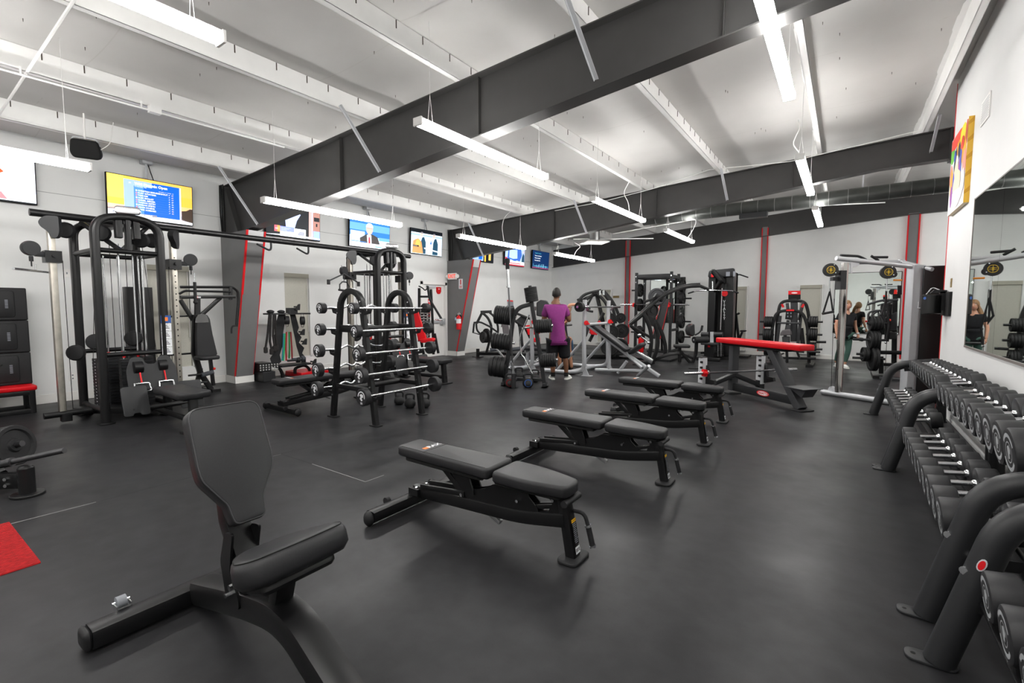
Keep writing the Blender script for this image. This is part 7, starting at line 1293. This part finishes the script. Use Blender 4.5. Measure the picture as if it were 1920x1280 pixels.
db_rack(2.86, 5.31, 'middle two-tier dumbbell rack holding the large dumbbells under the wall mirror')
db_rack(0.2, 2.50, 'dumbbell rack closest to the viewer, cut off by the picture corner')
PROTO = {}
def dumbbell(c, r, num, lab, group, yj):
    """front head centre c, axis rising to the wall"""
    key = (round(r, 3), num); ax = V((1, 0, 0.13)).normalized(); w = 0.042+r*0.60; gl = 0.135
    if key not in PROTO:
        t = thing('dumbbell', lab, 'dumbbell', c, 0, group)
        m_ = MB(False); m_.cyl(ax*(w/2-0.02), ax*(w/2+gl+0.02), 0.0155, n=14); m_.lathe([(w/2-0.005, 0.024), (w/2+0.012, 0.022), (w/2+0.018, 0.016)], (0, 0, 0), ax, 14); m_.lathe([(w/2+gl-0.018, 0.016), (w/2+gl-0.012, 0.022), (w/2+gl+0.005, 0.024)], (0, 0, 0), ax, 14); m_.build('handle', CHR, t)
        for k, o in enumerate((0.0, w+gl)):
            m_ = MB(False); sgn = -1 if k == 0 else 1
            e = min(0.012, r*0.14); m_.lathe([(-w/2, r*0.6), (-w/2+0.0, r-e), (-w/2+e*0.3, r-e*0.3), (-w/2+e, r), (w/2-e, r), (w/2-e*0.3, r-e*0.3), (w/2, r-e), (w/2, r*0.5)], ax*o, ax, 36)
            f = ax*(o+sgn*(w/2+0.0006)); u_ = V((0, -1, 0)) if k == 0 else V((0, 1, 0)); v_ = V((-ax.z, 0, ax.x))
            m_.m(1)
            for (a0_, a1_, r0_, r1_) in ((0.15, 0.85, 0.62, 0.78), (1.15, 1.85, 0.62, 0.78), (0.0, 2.0, 0.40, 0.45)):
                P0 = [(math.cos((a0_+(a1_-a0_)*q/14)*PI)*r*r0_, math.sin((a0_+(a1_-a0_)*q/14)*PI)*r*r0_) for q in range(15)]; P1_ = [(math.cos((a0_+(a1_-a0_)*q/14)*PI)*r*r1_, math.sin((a0_+(a1_-a0_)*q/14)*PI)*r*r1_) for q in range(15)]
                for q in range(14): m_.poly([f+u_*p[0]+v_*p[1] for p in (P0[q], P0[q+1], P1_[q+1], P1_[q])])
            m_.poly([f+u_*p[0]*r+v_*p[1]*r for p in ((-0.2, 0.2), (0.05, 0.3), (0.25, 0.15), (0.2, -0.05), (0.05, -0.05), (0.1, -0.25), (-0.12, -0.3), (-0.2, -0.05))])
            m_.text(str(num), r*0.2, f-v_*r*0.88+V((0, 0, 0)), u_, v_, 1.0)
            m_.build('head', [URE, mat('faded_print', (0.32, 0.33, 0.34), 0.6)], t, ang=30)
        PROTO[key] = t; return t
    return dup(PROTO[key], c, None, lab, group)
ORD = ['first', 'second', 'third', 'fourth', 'fifth', 'sixth', 'seventh', 'eighth', 'ninth', 'tenth', 'eleventh', 'twelfth']
for k in range(10):     # middle rack
    r = 0.098-0.0028*k; y = 3.06+0.207*k; dumbbell((0.475, y, 0.40+(0.098-r)*-0.6+0.028), round(r, 4), 100-5*k, '%s dumbbell from the viewer on the lower tier of the middle rack' % ORD[k], 'dumbbells on the middle rack', 0)
for k in range(11):
    r = 0.112-0.003*k; y = 3.06+0.209*k; dumbbell((0.70, y, 0.682+r), round(r, 4), 150-5*k, '%s dumbbell from the viewer on the upper tier of the middle rack' % ORD[k], 'dumbbells on the middle rack', 0)
for k in range(10):     # far rack
    r = 0.072-0.0028*k; y = 5.62+0.225*k; dumbbell((0.495, y, 0.338+r), round(r, 4), 50-5*k if k < 10 else 5, '%s dumbbell from the middle rack on the lower tier of the far rack' % ORD[k], 'dumbbells on the far rack', 0)
for k in range(11):
    r = 0.086-0.003*k; y = 5.58+0.215*k; dumbbell((0.735, y, 0.687+r), round(r, 4), 55-5*k if k < 10 else 5, '%s dumbbell from the middle rack on the upper tier of the far rack' % ORD[k], 'dumbbells on the far rack', 0)
for k in range(4): dumbbell((0.50, 2.28-0.235*k, 0.435), 0.088, 120-5*k, '%s dumbbell beyond the bent pipe on the rack closest to the viewer' % ORD[k], 'dumbbells on the closest rack', 0)
# ================================================================ duct, diffuser, cables under the ceiling
DY = 12.8; a = GY(1232, 409, DY); b = GY(1780, 346, DY); z_ = b.z
DUC = mat('galvanised_duct', (0.085, 0.09, 0.085), 0.32, 0.7, noise=0.15, scale=5)
t = thing('round_duct', 'long round spiral duct running under the ceiling before the back wall', 'duct', (-1, DY, z_-0.16))
m = MB(); dd = V((1, 0, (b.z-a.z)/(b.x-a.x))); xs_ = [-4.6+0.35*k for k in range(27)]
m.tube([V((x, DY, a.z+(x-a.x)*dd.z)) for x in (-4.6, 5.0)], 0.155, 24); m.m(1)
for x in xs_: m.lathe([(-0.006, 0.155), (-0.004, 0.16), (0.004, 0.16), (0.006, 0.155)], (x, DY, a.z+(x-a.x)*dd.z), dd, 24, caps=False)
m.build('pipe', [DUC, mat('galvanised_light', (0.35, 0.35, 0.35), 0.3, 0.9)], t)
m = MB(); q = V((-1.9, DY, a.z+(-1.9-a.x)*dd.z-0.2)); m.box(q.x-0.3, q.x+0.3, DY-0.1, DY+0.1, q.z-0.06, q.z+0.06); m.build('air_register', BLK2, t)
for x in (-3.0, 0.2, 2.6): m = MB(); zz = a.z+(x-a.x)*dd.z; m.bar([(x, DY, zz+0.15), (x, DY, zt(x)+0.05)], 0.03, 0.004, up=(0, 1, 0), r=0); m.build('hanger_strap', LGR, t)
c = GY(1115, 452, 13.2); t = thing('ceiling_diffuser', 'square white air diffuser on a short duct neck hanging near the far screens', 'air diffuser', c)
m = MB()
for k in range(4): s = 0.36-0.085*k; m.lathe([(0.0+0.014*k, s*1.414), (0.03+0.014*k, s*1.15), (0.034+0.014*k, s*1.15)], c-ZZ*0.05, ZZ, 4, caps=False)
m.lathe([(0.04, 0.40), (0.06, 0.3)], c-ZZ*0.05, ZZ, 4); m.build('louvre_face', WHT, t, smooth=False)
m = MB(); m.cyl(c, V((c.x, c.y, zt(c.x)+0.1)), 0.15, n=20); m.build('duct_neck', mat('galvanised_light', (0, 0, 0)), t)
def wire(pts, y, lab, w=0.008, nm='ceiling_cable'):
    m_ = MB(); m_.tube(fillet([GY(a, b, y) for a, b in pts], 0.1), w, 5); m_.build(nm, WHT2, label=lab, cat='cable')
wire([(1150, 438), (1240, 422), (1370, 400), (1560, 384), (1660, 379.5)], 13.6, 'thin white conduit running across in front of the back wall rafter', 0.014)
wire([(1075, 448), (1225, 447)], 13.4, 'short white pipe beside the square air diffuser', 0.016)
for i, (pts, y, lb) in enumerate((([(945, 455), (941, 425), (945, 408), (957, 396), (1000, 385)], 10.2, 'white lamp cord curling from the light beside the exit column'), ([(1180, 395), (1178, 378), (1168, 362), (1180, 340)], 9.6, 'white lamp cord curling from the light over the man in purple'), ([(1290, 445), (1300, 430), (1306, 415), (1300, 405), (1294, 396)], 12.9, 'white lamp cord curling from the light over the power rack'), ([(1498, 285), (1486, 270), (1492, 255), (1500, 240), (1497, 225)], 7.6, 'white lamp cord curling from the light past the dumbbell racks'), ([(1076, 480), (1080, 470), (1090, 462), (1078, 455)], 12.6, 'white lamp cord curling from the small light near the screens'))): wire(pts, y, lb, 0.007, 'lamp_cord')
wire([(1040, 395), (1130, 378), (1230, 352), (1330, 318)], 10.3, 'white cable sagging along the second rafter', 0.007)
wire([(1330, 318), (1480, 303), (1620, 270), (1730, 243)], 10.3, 'white cable sagging along the second rafter toward the ridge', 0.007)
# ================================================================ PEOPLE
def skin_mesh(J, E, sub=2):
    """one continuous surface grown round a skeleton: J name -> (point, radius), E pairs"""
    names = list(J); idx = {k: i for i, k in enumerate(names)}
    me = bpy.data.meshes.new('s'); me.from_pydata([tuple(J[k][0]) for k in names], [(idx[a], idx[b]) for a, b in E], []); ob = bpy.data.objects.new('s', me); COL.objects.link(ob)
    ob.modifiers.new('k', 'SKIN'); ob.modifiers.new('u', 'SUBSURF').levels = sub; ob.modifiers['u'].render_levels = sub
    sv = me.skin_vertices[0].data
    for k in names:
        r = J[k][1]; sv[idx[k]].radius = (r, r) if not isinstance(r, tuple) else r; sv[idx[k]].use_root = False
    sv[0].use_root = True
    dg = bpy.context.evaluated_depsgraph_get(); dg.update(); m2 = bpy.data.meshes.new_from_object(ob.evaluated_get(dg))
    vs = [tuple(v.co) for v in m2.vertices]; fs = [tuple(p.vertices) for p in m2.polygons]
    bpy.data.objects.remove(ob); bpy.data.meshes.remove(me); bpy.data.meshes.remove(m2); return vs, fs
def hand(m, wrist, dirn, palm_n, side, s=1.0, curl=0.5):
    """palm and five bent fingers; dirn along the hand, palm_n out of the palm, side=+1 thumb toward dirn x palm_n"""
    d_, p = V(dirn).normalized(), V(palm_n).normalized(); w = d_.cross(p).normalized()*side; o = V(wrist)
    vs, fs = skin_mesh({'w': (o-d_*0.03*s, 0.026*s), 'p': (o+d_*0.04*s, (0.038*s, 0.020*s)), 'k': (o+d_*0.085*s, (0.040*s, 0.016*s))}, [('w', 'p'), ('p', 'k')], 1); m.add(vs, fs)
    for k, (off, L) in enumerate(((0.030, 0.072), (0.010, 0.080), (-0.011, 0.074), (-0.031, 0.058))):
        b = o + d_*0.08*s + w*off*s; a1, a2, a3 = curl*0.6, curl*1.5, curl*2.2; q = [b]
        for a, l in ((a1, 0.45), (a2, 0.32), (a3, 0.26)): q.append(q[-1] + (d_*math.cos(a)+p*math.sin(a))*L*l*s)
        m.sweep(q, circ(0.0085*s, 8))
    b = o + d_*0.02*s + w*0.03*s; m.sweep([b, b+(d_*0.5+w*0.8+p*0.2).normalized()*0.032*s, b+(d_*0.5+w*0.8+p*0.2).normalized()*0.032*s+(d_*0.8+w*0.25+p*0.5).normalized()*0.035*s], circ(0.0105*s, 8))
def headmesh(m, c, f, s=1.0, tilt=0.0):
    """head centre c, facing f: skull, jaw, nose, ears, lips"""
    f = V(f).normalized(); r_ = f.cross(ZZ).normalized(); u_ = r_.cross(f); vs = []; n_ = 18; mm = 12; c = V(c)
    for j in range(mm+1):
        t = -PI/2+PI*j/mm
        for i in range(n_):
            a = 2*PI*i/n_; x, y, z = math.cos(t)*math.cos(a), math.cos(t)*math.sin(a), math.sin(t)      # y forward
            sx = 0.076*(1-0.22*max(0, -z)); sy = 0.098*(1.0 if y > 0 else 0.98); yy = y*sy + (0.012*max(0, -z) if y > 0 else -0.02*max(0, -z)*y*-1)
            vs.append(c + r_*x*sx*s + f*yy*s + u_*z*0.122*s)
    m.add(vs, [(j*n_+i, j*n_+(i+1) % n_, (j+1)*n_+(i+1) % n_, (j+1)*n_+i) for j in range(mm) for i in range(n_)])
    m.sweep([c+f*0.088*s+u_*0.02*s, c+f*0.108*s-u_*0.022*s, c+f*0.094*s-u_*0.034*s], circ(0.012*s, 8))
    for q in (-1, 1): m.ball(c+r_*q*0.078*s-u_*0.005*s-f*0.005*s, 0.012*s, 0.018*s, 0.032*s, 10)
    return r_, u_
def haircap(m, c, f, s, front, side, back, k=1.0):
    f = V(f).normalized(); r_ = f.cross(ZZ).normalized(); u_ = r_.cross(f); c = V(c)-f*0.008*s+u_*0.006*s; n_ = 20; vs = []
    for j in range(9):
        for i in range(n_):
            a = 2*PI*i/n_; fw = math.sin(a); t0 = side+(front-side)*max(0, fw)**1.5 if fw > 0 else side+(back-side)*(-fw); t = t0+(PI/2-t0)*j/8
            vs.append(c + r_*math.cos(a)*math.cos(t)*0.086*s*k + f*fw*math.cos(t)*0.108*s*k + u_*math.sin(t)*0.130*s)
    m.add(vs, [(j*n_+i, j*n_+(i+1) % n_, (j+1)*n_+(i+1) % n_, (j+1)*n_+i) for j in range(8) for i in range(n_)])
def face(c, f, s, par, lip, iris):
    f = V(f).normalized(); r_ = f.cross(ZZ).normalized(); u_ = r_.cross(f); c = V(c); m = MB(False)
    for q in (-1, 1): m.m(0).ball(c+r_*q*0.032*s+f*0.082*s+u_*0.018*s, 0.013*s, 0.013*s, 0.009*s, 10); m.m(1).ball(c+r_*q*0.032*s+f*0.092*s+u_*0.018*s, 0.006*s, 0.005*s, 0.006*s, 8); m.m(2).sweep([c+r_*q*0.018*s+f*0.094*s+u_*0.036*s, c+r_*q*0.048*s+f*0.082*s+u_*0.037*s], circ(0.004*s, 6))
    m.m(3).sweep([c+r_*-0.024*s+f*0.087*s-u_*0.058*s, c+f*0.097*s-u_*0.056*s, c+r_*0.024*s+f*0.087*s-u_*0.058*s], circ(0.006*s, 6)); m.build('face_features', [LWH, iris, mat('eyebrow', (0.06, 0.035, 0.02), 0.8), lip], par)
def local(p, base): return V(p)
SKD = mat('brown_skin', (0.165, 0.075, 0.04), 0.5); SKL = mat('light_skin', (0.52, 0.27, 0.18), 0.5); SKM = mat('tan_skin', (0.45, 0.22, 0.13), 0.5)
PUR = mat('purple_shirt', (0.19, 0.025, 0.15), 0.85, noise=0.08, scale=25, bump=0.15); BLC = mat('black_cloth', (0.008, 0.008, 0.010), 0.9, noise=0.2, scale=30); HAIRB = mat('black_hair', (0.008, 0.006, 0.005), 0.6, noise=0.4, scale=120); TEAL = mat('green_leggings', (0.045, 0.10, 0.08), 0.75, noise=0.1, scale=40); HAIRL = mat('blonde_hair', (0.20, 0.105, 0.045), 0.5, noise=0.35, scale=90); SHOE = mat('white_shoe', (0.72, 0.72, 0.68), 0.6); DEN = mat('blue_denim', (0.05, 0.11, 0.20), 0.85, noise=0.2, scale=60); SOCK = mat('black_sock', (0.01, 0.01, 0.01), 0.9)
def shoe(m, heel, f, s=1.0):
    f = V(f).normalized(); h = V(heel); m.m(0); w = f.cross(ZZ)
    for (t0, t1, wd, ht) in ((0, 1, 1, 1),):
        out = RND([(-0.035, -0.04), (-0.042, 0.10), (-0.05, 0.17), (-0.02, 0.235), (0.02, 0.235), (0.05, 0.17), (0.042, 0.10), (0.035, -0.04)], 0.03); m.pad([(a*s, b*s) for a, b in out], h, w, f, 0.032*s, 0.008)
        vs, fs = skin_mesh({'a': (h+f*0.0*s+ZZ*0.075*s, 0.045*s), 'b': (h+f*0.09*s+ZZ*0.055*s, (0.045*s, 0.042*s)), 'c': (h+f*0.18*s+ZZ*0.042*s, (0.044*s, 0.028*s))}, [('a', 'b'), ('b', 'c')], 1); m.add(vs, fs)
# ---- man in purple, seen from behind; local x = to the viewer's right, y = away
mp = GZ(1047, 712); mn = thing('person', 'person in a purple t-shirt and black shorts seen from behind, hand on the bar', 'person', (mp.x, mp.y, 0), yaw)
J = {'pel': ((-0.02, 0, 0.93), (0.155, 0.115)), 'abd': ((-0.04, 0.0, 1.12), (0.15, 0.11)), 'che': ((-0.07, 0.02, 1.34), (0.175, 0.12)), 'nb': ((-0.065, 0.03, 1.50), 0.075), 'nk': ((-0.055, 0.045, 1.58), 0.055), 'hd': ((-0.045, 0.06, 1.66), 0.06),
 'sl': ((-0.25, 0.03, 1.43), 0.072), 'el': ((-0.30, 0.06, 1.15), 0.047), 'wl': ((-0.20, 0.28, 1.20), 0.032), 'sr': ((0.115, 0.03, 1.43), 0.072), 'er': ((0.21, 0.08, 1.16), 0.048), 'wr': ((0.245, 0.30, 1.35), 0.032),
 'hl': ((-0.12, 0, 0.86), 0.10), 'kl': ((-0.12, 0.015, 0.49), 0.062), 'cl': ((-0.115, -0.015, 0.33), 0.060), 'al': ((-0.11, 0.0, 0.10), 0.037), 'hr': ((0.08, 0, 0.86), 0.10), 'kr': ((0.125, 0.015, 0.49), 0.062), 'cr': ((0.145, -0.015, 0.33), 0.060), 'ar': ((0.155, 0.0, 0.10), 0.037)}
E_ = [('pel', 'abd'), ('abd', 'che'), ('che', 'nb'), ('nb', 'nk'), ('nk', 'hd'), ('che', 'sl'), ('sl', 'el'), ('el', 'wl'), ('che', 'sr'), ('sr', 'er'), ('er', 'wr'), ('pel', 'hl'), ('hl', 'kl'), ('kl', 'cl'), ('cl', 'al'), ('pel', 'hr'), ('hr', 'kr'), ('kr', 'cr'), ('cr', 'ar')]
m = MB(False); vs, fs = skin_mesh(J, E_); m.add(vs, fs); headmesh(m, (-0.045, 0.07, 1.70), (0.25, 0.97, 0)); hand(m, (0.247, 0.31, 1.37), (0.15, 0.55, 0.8), (0.0, 0.85, -0.5), 1, 1.05, 0.7); hand(m, (-0.19, 0.29, 1.20), (0.4, 0.9, 0.1), (0.3, -0.1, 0.9), 1, 1.05, 0.6); m.build('body', SKD, mn, ang=180)
JS = {k: (J[k][0], J[k][1]) for k in J}
def fat(k, a): r = J[k][1]; return (r[0]+a, r[1]+a) if isinstance(r, tuple) else r+a
sh = {'pel': ((-0.02, 0, 0.90), (0.215, 0.165)), 'hem': ((-0.015, 0, 0.76), (0.225, 0.175)), 'end': ((-0.015, 0, 0.70), (0.225, 0.175)), 'abd': (J['abd'][0], (0.205, 0.16)), 'che': (J['che'][0], (0.225, 0.155)), 'nb': ((-0.065, 0.03, 1.49), 0.085), 'sl': (J['sl'][0], 0.086), 'el': ((-0.285, 0.045, 1.24), 0.075), 'sr': (J['sr'][0], 0.086), 'er': ((0.175, 0.06, 1.25), 0.075)}
m = MB(False); vs, fs = skin_mesh(sh, [('pel', 'hem'), ('hem', 'end'), ('pel', 'abd'), ('abd', 'che'), ('che', 'nb'), ('che', 'sl'), ('sl', 'el'), ('che', 'sr'), ('sr', 'er')]); m.add(vs, fs); m.build('t_shirt', PUR, mn, ang=180)
so = {'pel': ((-0.02, 0, 0.90), (0.185, 0.14)), 'hl': ((-0.115, 0, 0.78), 0.15), 'kl': ((-0.13, 0.01, 0.52), 0.128), 'll': ((-0.13, 0.01, 0.42), 0.125), 'hr': ((0.085, 0, 0.78), 0.15), 'kr': ((0.12, 0.01, 0.52), 0.128), 'lr': ((0.125, 0.01, 0.42), 0.125)}
m = MB(False); vs, fs = skin_mesh(so, [('pel', 'hl'), ('hl', 'kl'), ('kl', 'll'), ('pel', 'hr'), ('hr', 'kr'), ('kr', 'lr')]); m.add(vs, fs); m.build('shorts', BLC, mn, ang=180)
m = MB(False); haircap(m, (-0.045, 0.07, 1.70), (0.25, 0.97, 0), 1.0, 0.45, -0.05, -0.55)
m.build('hair', HAIRB, mn, ang=180)
for q, f_ in ((-0.11, (-0.15, 1, 0)), (0.155, (0.5, 0.9, 0))): m = MB(False); shoe(m, (q, 0.0, 0), f_, 1.05); m.build('shoe', SHOE, mn, ang=60); m = MB(False); m.cyl((q, 0, 0.07), (q, 0, 0.155), 0.043, 0.046, 14); m.build('sock', SOCK, mn)
fc = MB(False)
face((-0.045, 0.07, 1.70), (0.25, 0.97, 0), 1.0, mn, mat('lip_brown', (0.12, 0.04, 0.03), 0.5), BLKM)
# ---- woman walking toward the viewer; local y = away, so she faces -y
wp = GZ(1583, 690); wm = thing('person', 'blond person in black t-shirt and green leggings walking behind the chrome column with a dumbbell', 'person', (wp.x, wp.y, 0), yaw-0.05)
J = {'pel': ((-0.01, 0.05, 0.84), (0.135, 0.11)), 'abd': ((0.0, 0.04, 1.0), (0.115, 0.09)), 'che': ((0.01, 0.03, 1.19), (0.14, 0.10)), 'nb': ((0.01, 0.03, 1.34), 0.06), 'nk': ((0.01, 0.01, 1.40), 0.042), 'hd': ((0.0, -0.01, 1.47), 0.05),
 'sl': ((-0.15, 0.03, 1.27), 0.055), 'el': ((-0.22, 0.04, 1.02), 0.038), 'wl': ((-0.235, -0.03, 0.80), 0.026), 'sr': ((0.175, 0.03, 1.27), 0.055), 'er': ((0.235, 0.06, 1.02), 0.038), 'wr': ((0.26, -0.02, 0.80), 0.026),
 'hl': ((-0.08, 0.06, 0.78), 0.092), 'kl': ((-0.055, 0.12, 0.44), 0.056), 'cl': ((-0.045, 0.20, 0.30), 0.052), 'al': ((-0.04, 0.27, 0.10), 0.032), 'hr': ((0.075, 0.03, 0.78), 0.094), 'kr': ((0.05, -0.03, 0.45), 0.058), 'cr': ((0.03, -0.02, 0.30), 0.054), 'ar': ((0.0, -0.0, 0.08), 0.032)}
m = MB(False); vs, fs = skin_mesh(J, E_); m.add(vs, fs); headmesh(m, (-0.01, -0.02, 1.50), (-0.25, -0.97, -0.05), 0.93); hand(m, (-0.237, -0.035, 0.79), (0.05, -0.1, -1), (0.9, 0, 0), 1, 0.88, 0.5); hand(m, (0.262, -0.025, 0.79), (-0.05, -0.1, -1), (-0.9, 0, 0), -1, 0.88, 0.95); m.build('body', SKL, wm, ang=180)
def fat2(k, a): r = J[k][1]; return (r[0]+a, r[1]+a) if isinstance(r, tuple) else r+a
sh = {'pel': ((-0.01, 0.045, 0.86), (0.165, 0.135)), 'hem': ((-0.01, 0.045, 0.77), (0.165, 0.135)), 'abd': (J['abd'][0], (0.155, 0.125)), 'che': (J['che'][0], fat2('che', 0.018)), 'nb': ((0.01, 0.03, 1.31), 0.07), 'sl': (J['sl'][0], 0.066), 'el': ((-0.19, 0.035, 1.13), 0.056), 'sr': (J['sr'][0], 0.066), 'er': ((0.21, 0.045, 1.13), 0.056)}
m = MB(False); vs, fs = skin_mesh(sh, [('hem', 'pel'), ('pel', 'abd'), ('abd', 'che'), ('che', 'nb'), ('che', 'sl'), ('sl', 'el'), ('che', 'sr'), ('sr', 'er')]); m.add(vs, fs); m.build('t_shirt', BLC, wm, ang=180)
so = {k: (J[k][0], fat2(k, 0.006)) for k in ('pel', 'hl', 'kl', 'cl', 'hr', 'kr', 'cr')}; so['al'] = ((-0.04, 0.26, 0.13), 0.042); so['ar'] = ((0.005, -0.0, 0.12), 0.042)
m = MB(False); vs, fs = skin_mesh(so, [('pel', 'hl'), ('hl', 'kl'), ('kl', 'cl'), ('cl', 'al'), ('pel', 'hr'), ('hr', 'kr'), ('kr', 'cr'), ('cr', 'ar')]); m.add(vs, fs); m.build('leggings', TEAL, wm, ang=180)
c = V((-0.01, -0.02, 1.50)); f = V((-0.25, -0.97, 0)).normalized(); r_ = f.cross(ZZ).normalized(); m = MB(False); haircap(m, c, f, 0.93, 0.42, -0.55, -0.9, 1.04)
vs, fs = skin_mesh({'a': (c-f*0.09+ZZ*0.03, 0.05), 'b': (c-f*0.10+r_*0.07-ZZ*0.10, 0.045), 'c': (c-f*0.04+r_*0.12-ZZ*0.2, 0.04), 'd': (c+f*0.02+r_*0.135-ZZ*0.29, 0.012)}, [('a', 'b'), ('b', 'c'), ('c', 'd')]); m.add(vs, fs); m.build('hair', HAIRL, wm, ang=180)
face(c, f, 0.93, wm, mat('lip_pink', (0.42, 0.12, 0.11), 0.5), mat('iris_brown', (0.03, 0.015, 0.01), 0.3))
for q, yq, f_ in ((-0.04, 0.28, (0, -1, 0)), (0.0, 0.02, (-0.1, -1, 0))): m = MB(False); shoe(m, (q, yq, 0), f_, 0.92); m.build('shoe', SHOE, wm, ang=60)
m = MB(False); m.lathe([(-0.012, 0.030), (-0.012, 0.034), (0.012, 0.034), (0.012, 0.030)], (0.2585, -0.012, 0.835), (0.1, -0.3, -1), 14); m.build('wristband', LWH, wm)
hp = wm.matrix_basis if False else Matrix.Translation(wm.location) @ Matrix.Rotation(yaw-0.05, 4, 'Z')
t = thing('hand_weight', 'small black hand weight held by the blond person', 'dumbbell', hp @ V((0.25, -0.05, 0.70)))
m = MB(); a, b = hp @ V((0.255, -0.15, 0.70)), hp @ V((0.255, 0.07, 0.71)); m.cyl(a, b, 0.014, n=10); m.build('handle', BLK2, t)
for q in (a, b): m = MB(); dv = (b-a).normalized(); m.lathe([(-0.045, 0.035), (-0.035, 0.045), (0.035, 0.045), (0.045, 0.035)], q, dv, 12); m.build('head', BLK, t)
t = hp @ V((-0.225, -0.07, 0.73)); m = MB(); m.bx(t, 0.012, 0.07, 0.12, hp.to_3x3() @ V((1, 0, 0)), hp.to_3x3() @ V((0, 1, 0.3))); m.build('phone', LWH, label='pale phone in the free hand of the blond person', cat='phone', bev=0.004)
# ---- person seated behind the man: arm along the bar, tattooed leg, jeans
sp = V((-4.95, 9.65, 0)); st = thing('person', 'seated person in blue denim shorts hidden behind the man in purple, arm along the bar', 'person', sp, yaw)
def LB(px, py, off=0.0):     # a body joint seen at this point, off metres nearer the viewer
    p = GP(px, py, sp-fwd_h*off, fwd_h); q = p-sp; return V((q.dot(V((math.cos(yaw), math.sin(yaw), 0))), q.dot(fwd_h), q.z))
J = {'pel': (LB(1058, 655), (0.15, 0.12)), 'abd': (LB(1054, 634, 0.03), (0.14, 0.11)), 'che': (LB(1049, 610, 0.05), (0.15, 0.11)), 'nb': (LB(1046, 592, 0.05), 0.07), 'nk': (LB(1044, 584, 0.06), 0.052), 'hd': (LB(1043, 576, 0.06), 0.055),
 'sl': (LB(1034, 600, 0.05), 0.065), 'el': (LB(1046, 622, 0.15), 0.045), 'wl': (LB(1058, 608, 0.33), 0.03), 'sr': (LB(1061, 594, 0.05), 0.062), 'er': (LB(1068, 571, 0.15), 0.043), 'wr': (LB(1090, 571, 0.10), 0.029),
 'hl': (LB(1050, 660), 0.10), 'kl': (LB(1046, 650, 0.4), 0.065), 'cl': (LB(1048, 670, 0.35), 0.058), 'al': (LB(1051, 692, 0.3), 0.036), 'hr': (LB(1068, 658), 0.10), 'kr': (LB(1067, 632, 0.42), 0.062), 'cr': (LB(1066, 648, 0.36), 0.060), 'ar': (LB(1072, 690, 0.33), 0.036)}
m = MB(False); vs, fs = skin_mesh(J, E_); m.add(vs, fs); hc = LB(1043, 569, 0.07); headmesh(m, hc, (0.3, -0.95, 0)); wv = J['wr'][0]; hand(m, wv+V((0.02, 0, -0.01)), (0.9, 0.0, -0.45), (-0.2, -0.9, -0.3), 1, 1.0, 0.6); hand(m, J['wl'][0], (0.3, -0.3, 0.6), (0, 0.5, -0.6), 1, 1.0, 0.9); m.build('body', SKM, st, ang=180)
sh = {'pel': (J['pel'][0], (0.165, 0.135)), 'abd': (J['abd'][0], (0.165, 0.13)), 'che': (J['che'][0], (0.185, 0.125)), 'nb': (J['nb'][0], 0.08), 'sl': (J['sl'][0], 0.08), 'el': (J['sl'][0].lerp(J['el'][0], 0.6), 0.07), 'sr': (J['sr'][0], 0.08), 'er': (J['sr'][0].lerp(J['er'][0], 0.5), 0.07)}
m = MB(False); vs, fs = skin_mesh(sh, [('pel', 'abd'), ('abd', 'che'), ('che', 'nb'), ('che', 'sl'), ('sl', 'el'), ('che', 'sr'), ('sr', 'er')]); m.add(vs, fs); m.build('t_shirt', BLC, st, ang=180)
so = {'pel': (J['pel'][0]+V((0, 0, -0.02)), (0.165, 0.13)), 'hl': (J['hl'][0], 0.115), 'kl': (J['hl'][0].lerp(J['kl'][0], 0.95), 0.085), 'hr': (J['hr'][0], 0.115), 'kr': (J['hr'][0].lerp(J['kr'][0], 0.9), 0.085)}
m = MB(False); vs, fs = skin_mesh(so, [('pel', 'hl'), ('hl', 'kl'), ('pel', 'hr'), ('hr', 'kr')]); m.add(vs, fs); m.build('jean_shorts', DEN, st, ang=180)
m = MB(False); m.ball(hc+V((0, 0.015, 0.02)), 0.085, 0.105, 0.112, 16); m.build('hair', HAIRB, st, ang=180); face(hc, (0.3, -0.95, 0), 1.0, st, mat('lip_pink', (0, 0, 0)), BLKM)
m = MB(False); m.lathe([(-0.014, 0.030), (-0.014, 0.034), (0.014, 0.034), (0.014, 0.030)], J['wr'][0]-(J['wr'][0]-J['er'][0]).normalized()*0.02, J['wr'][0]-J['er'][0], 14); m.build('watch', LWH, st)
for a in ('al', 'ar'): m = MB(False); q = J[a][0]; shoe(m, (q.x, q.y, 0.0), (0.1, -1, 0)); m.build('shoe', BLK, st, ang=60)
m = MB(False)
for k in range(7): q = J['kr'][0].lerp(J['cr'][0], 0.3+0.12*k); m.ball(q+V((0.01*(-1)**k, -0.052, 0)), 0.022, 0.012, 0.014, 8)
m.build('tattoo', mat('tattoo_ink', (0.09, 0.06, 0.05), 0.6), st)
t = thing('low_stool', 'black padded box seat under the person with jeans', 'seat', (sp.x, sp.y, 0)); zz = J['pel'][0].z-0.16; c_ = sp + V((math.cos(yaw), math.sin(yaw), 0))*J['pel'][0].x
m = MB(); m.pad(RND(rect(0.36, 0.4), 0.05), (c_.x, c_.y, max(0.1, zz-0.08)), rgt, fwd_h, 0.08, 0.02); m.build('cushion', VIN, t); m = MB(); m.bx((c_.x, c_.y, max(0.1, zz-0.08)/2), 0.28, 0.32, max(0.1, zz-0.08), rgt, fwd_h); m.build('pedestal', BLK, t)
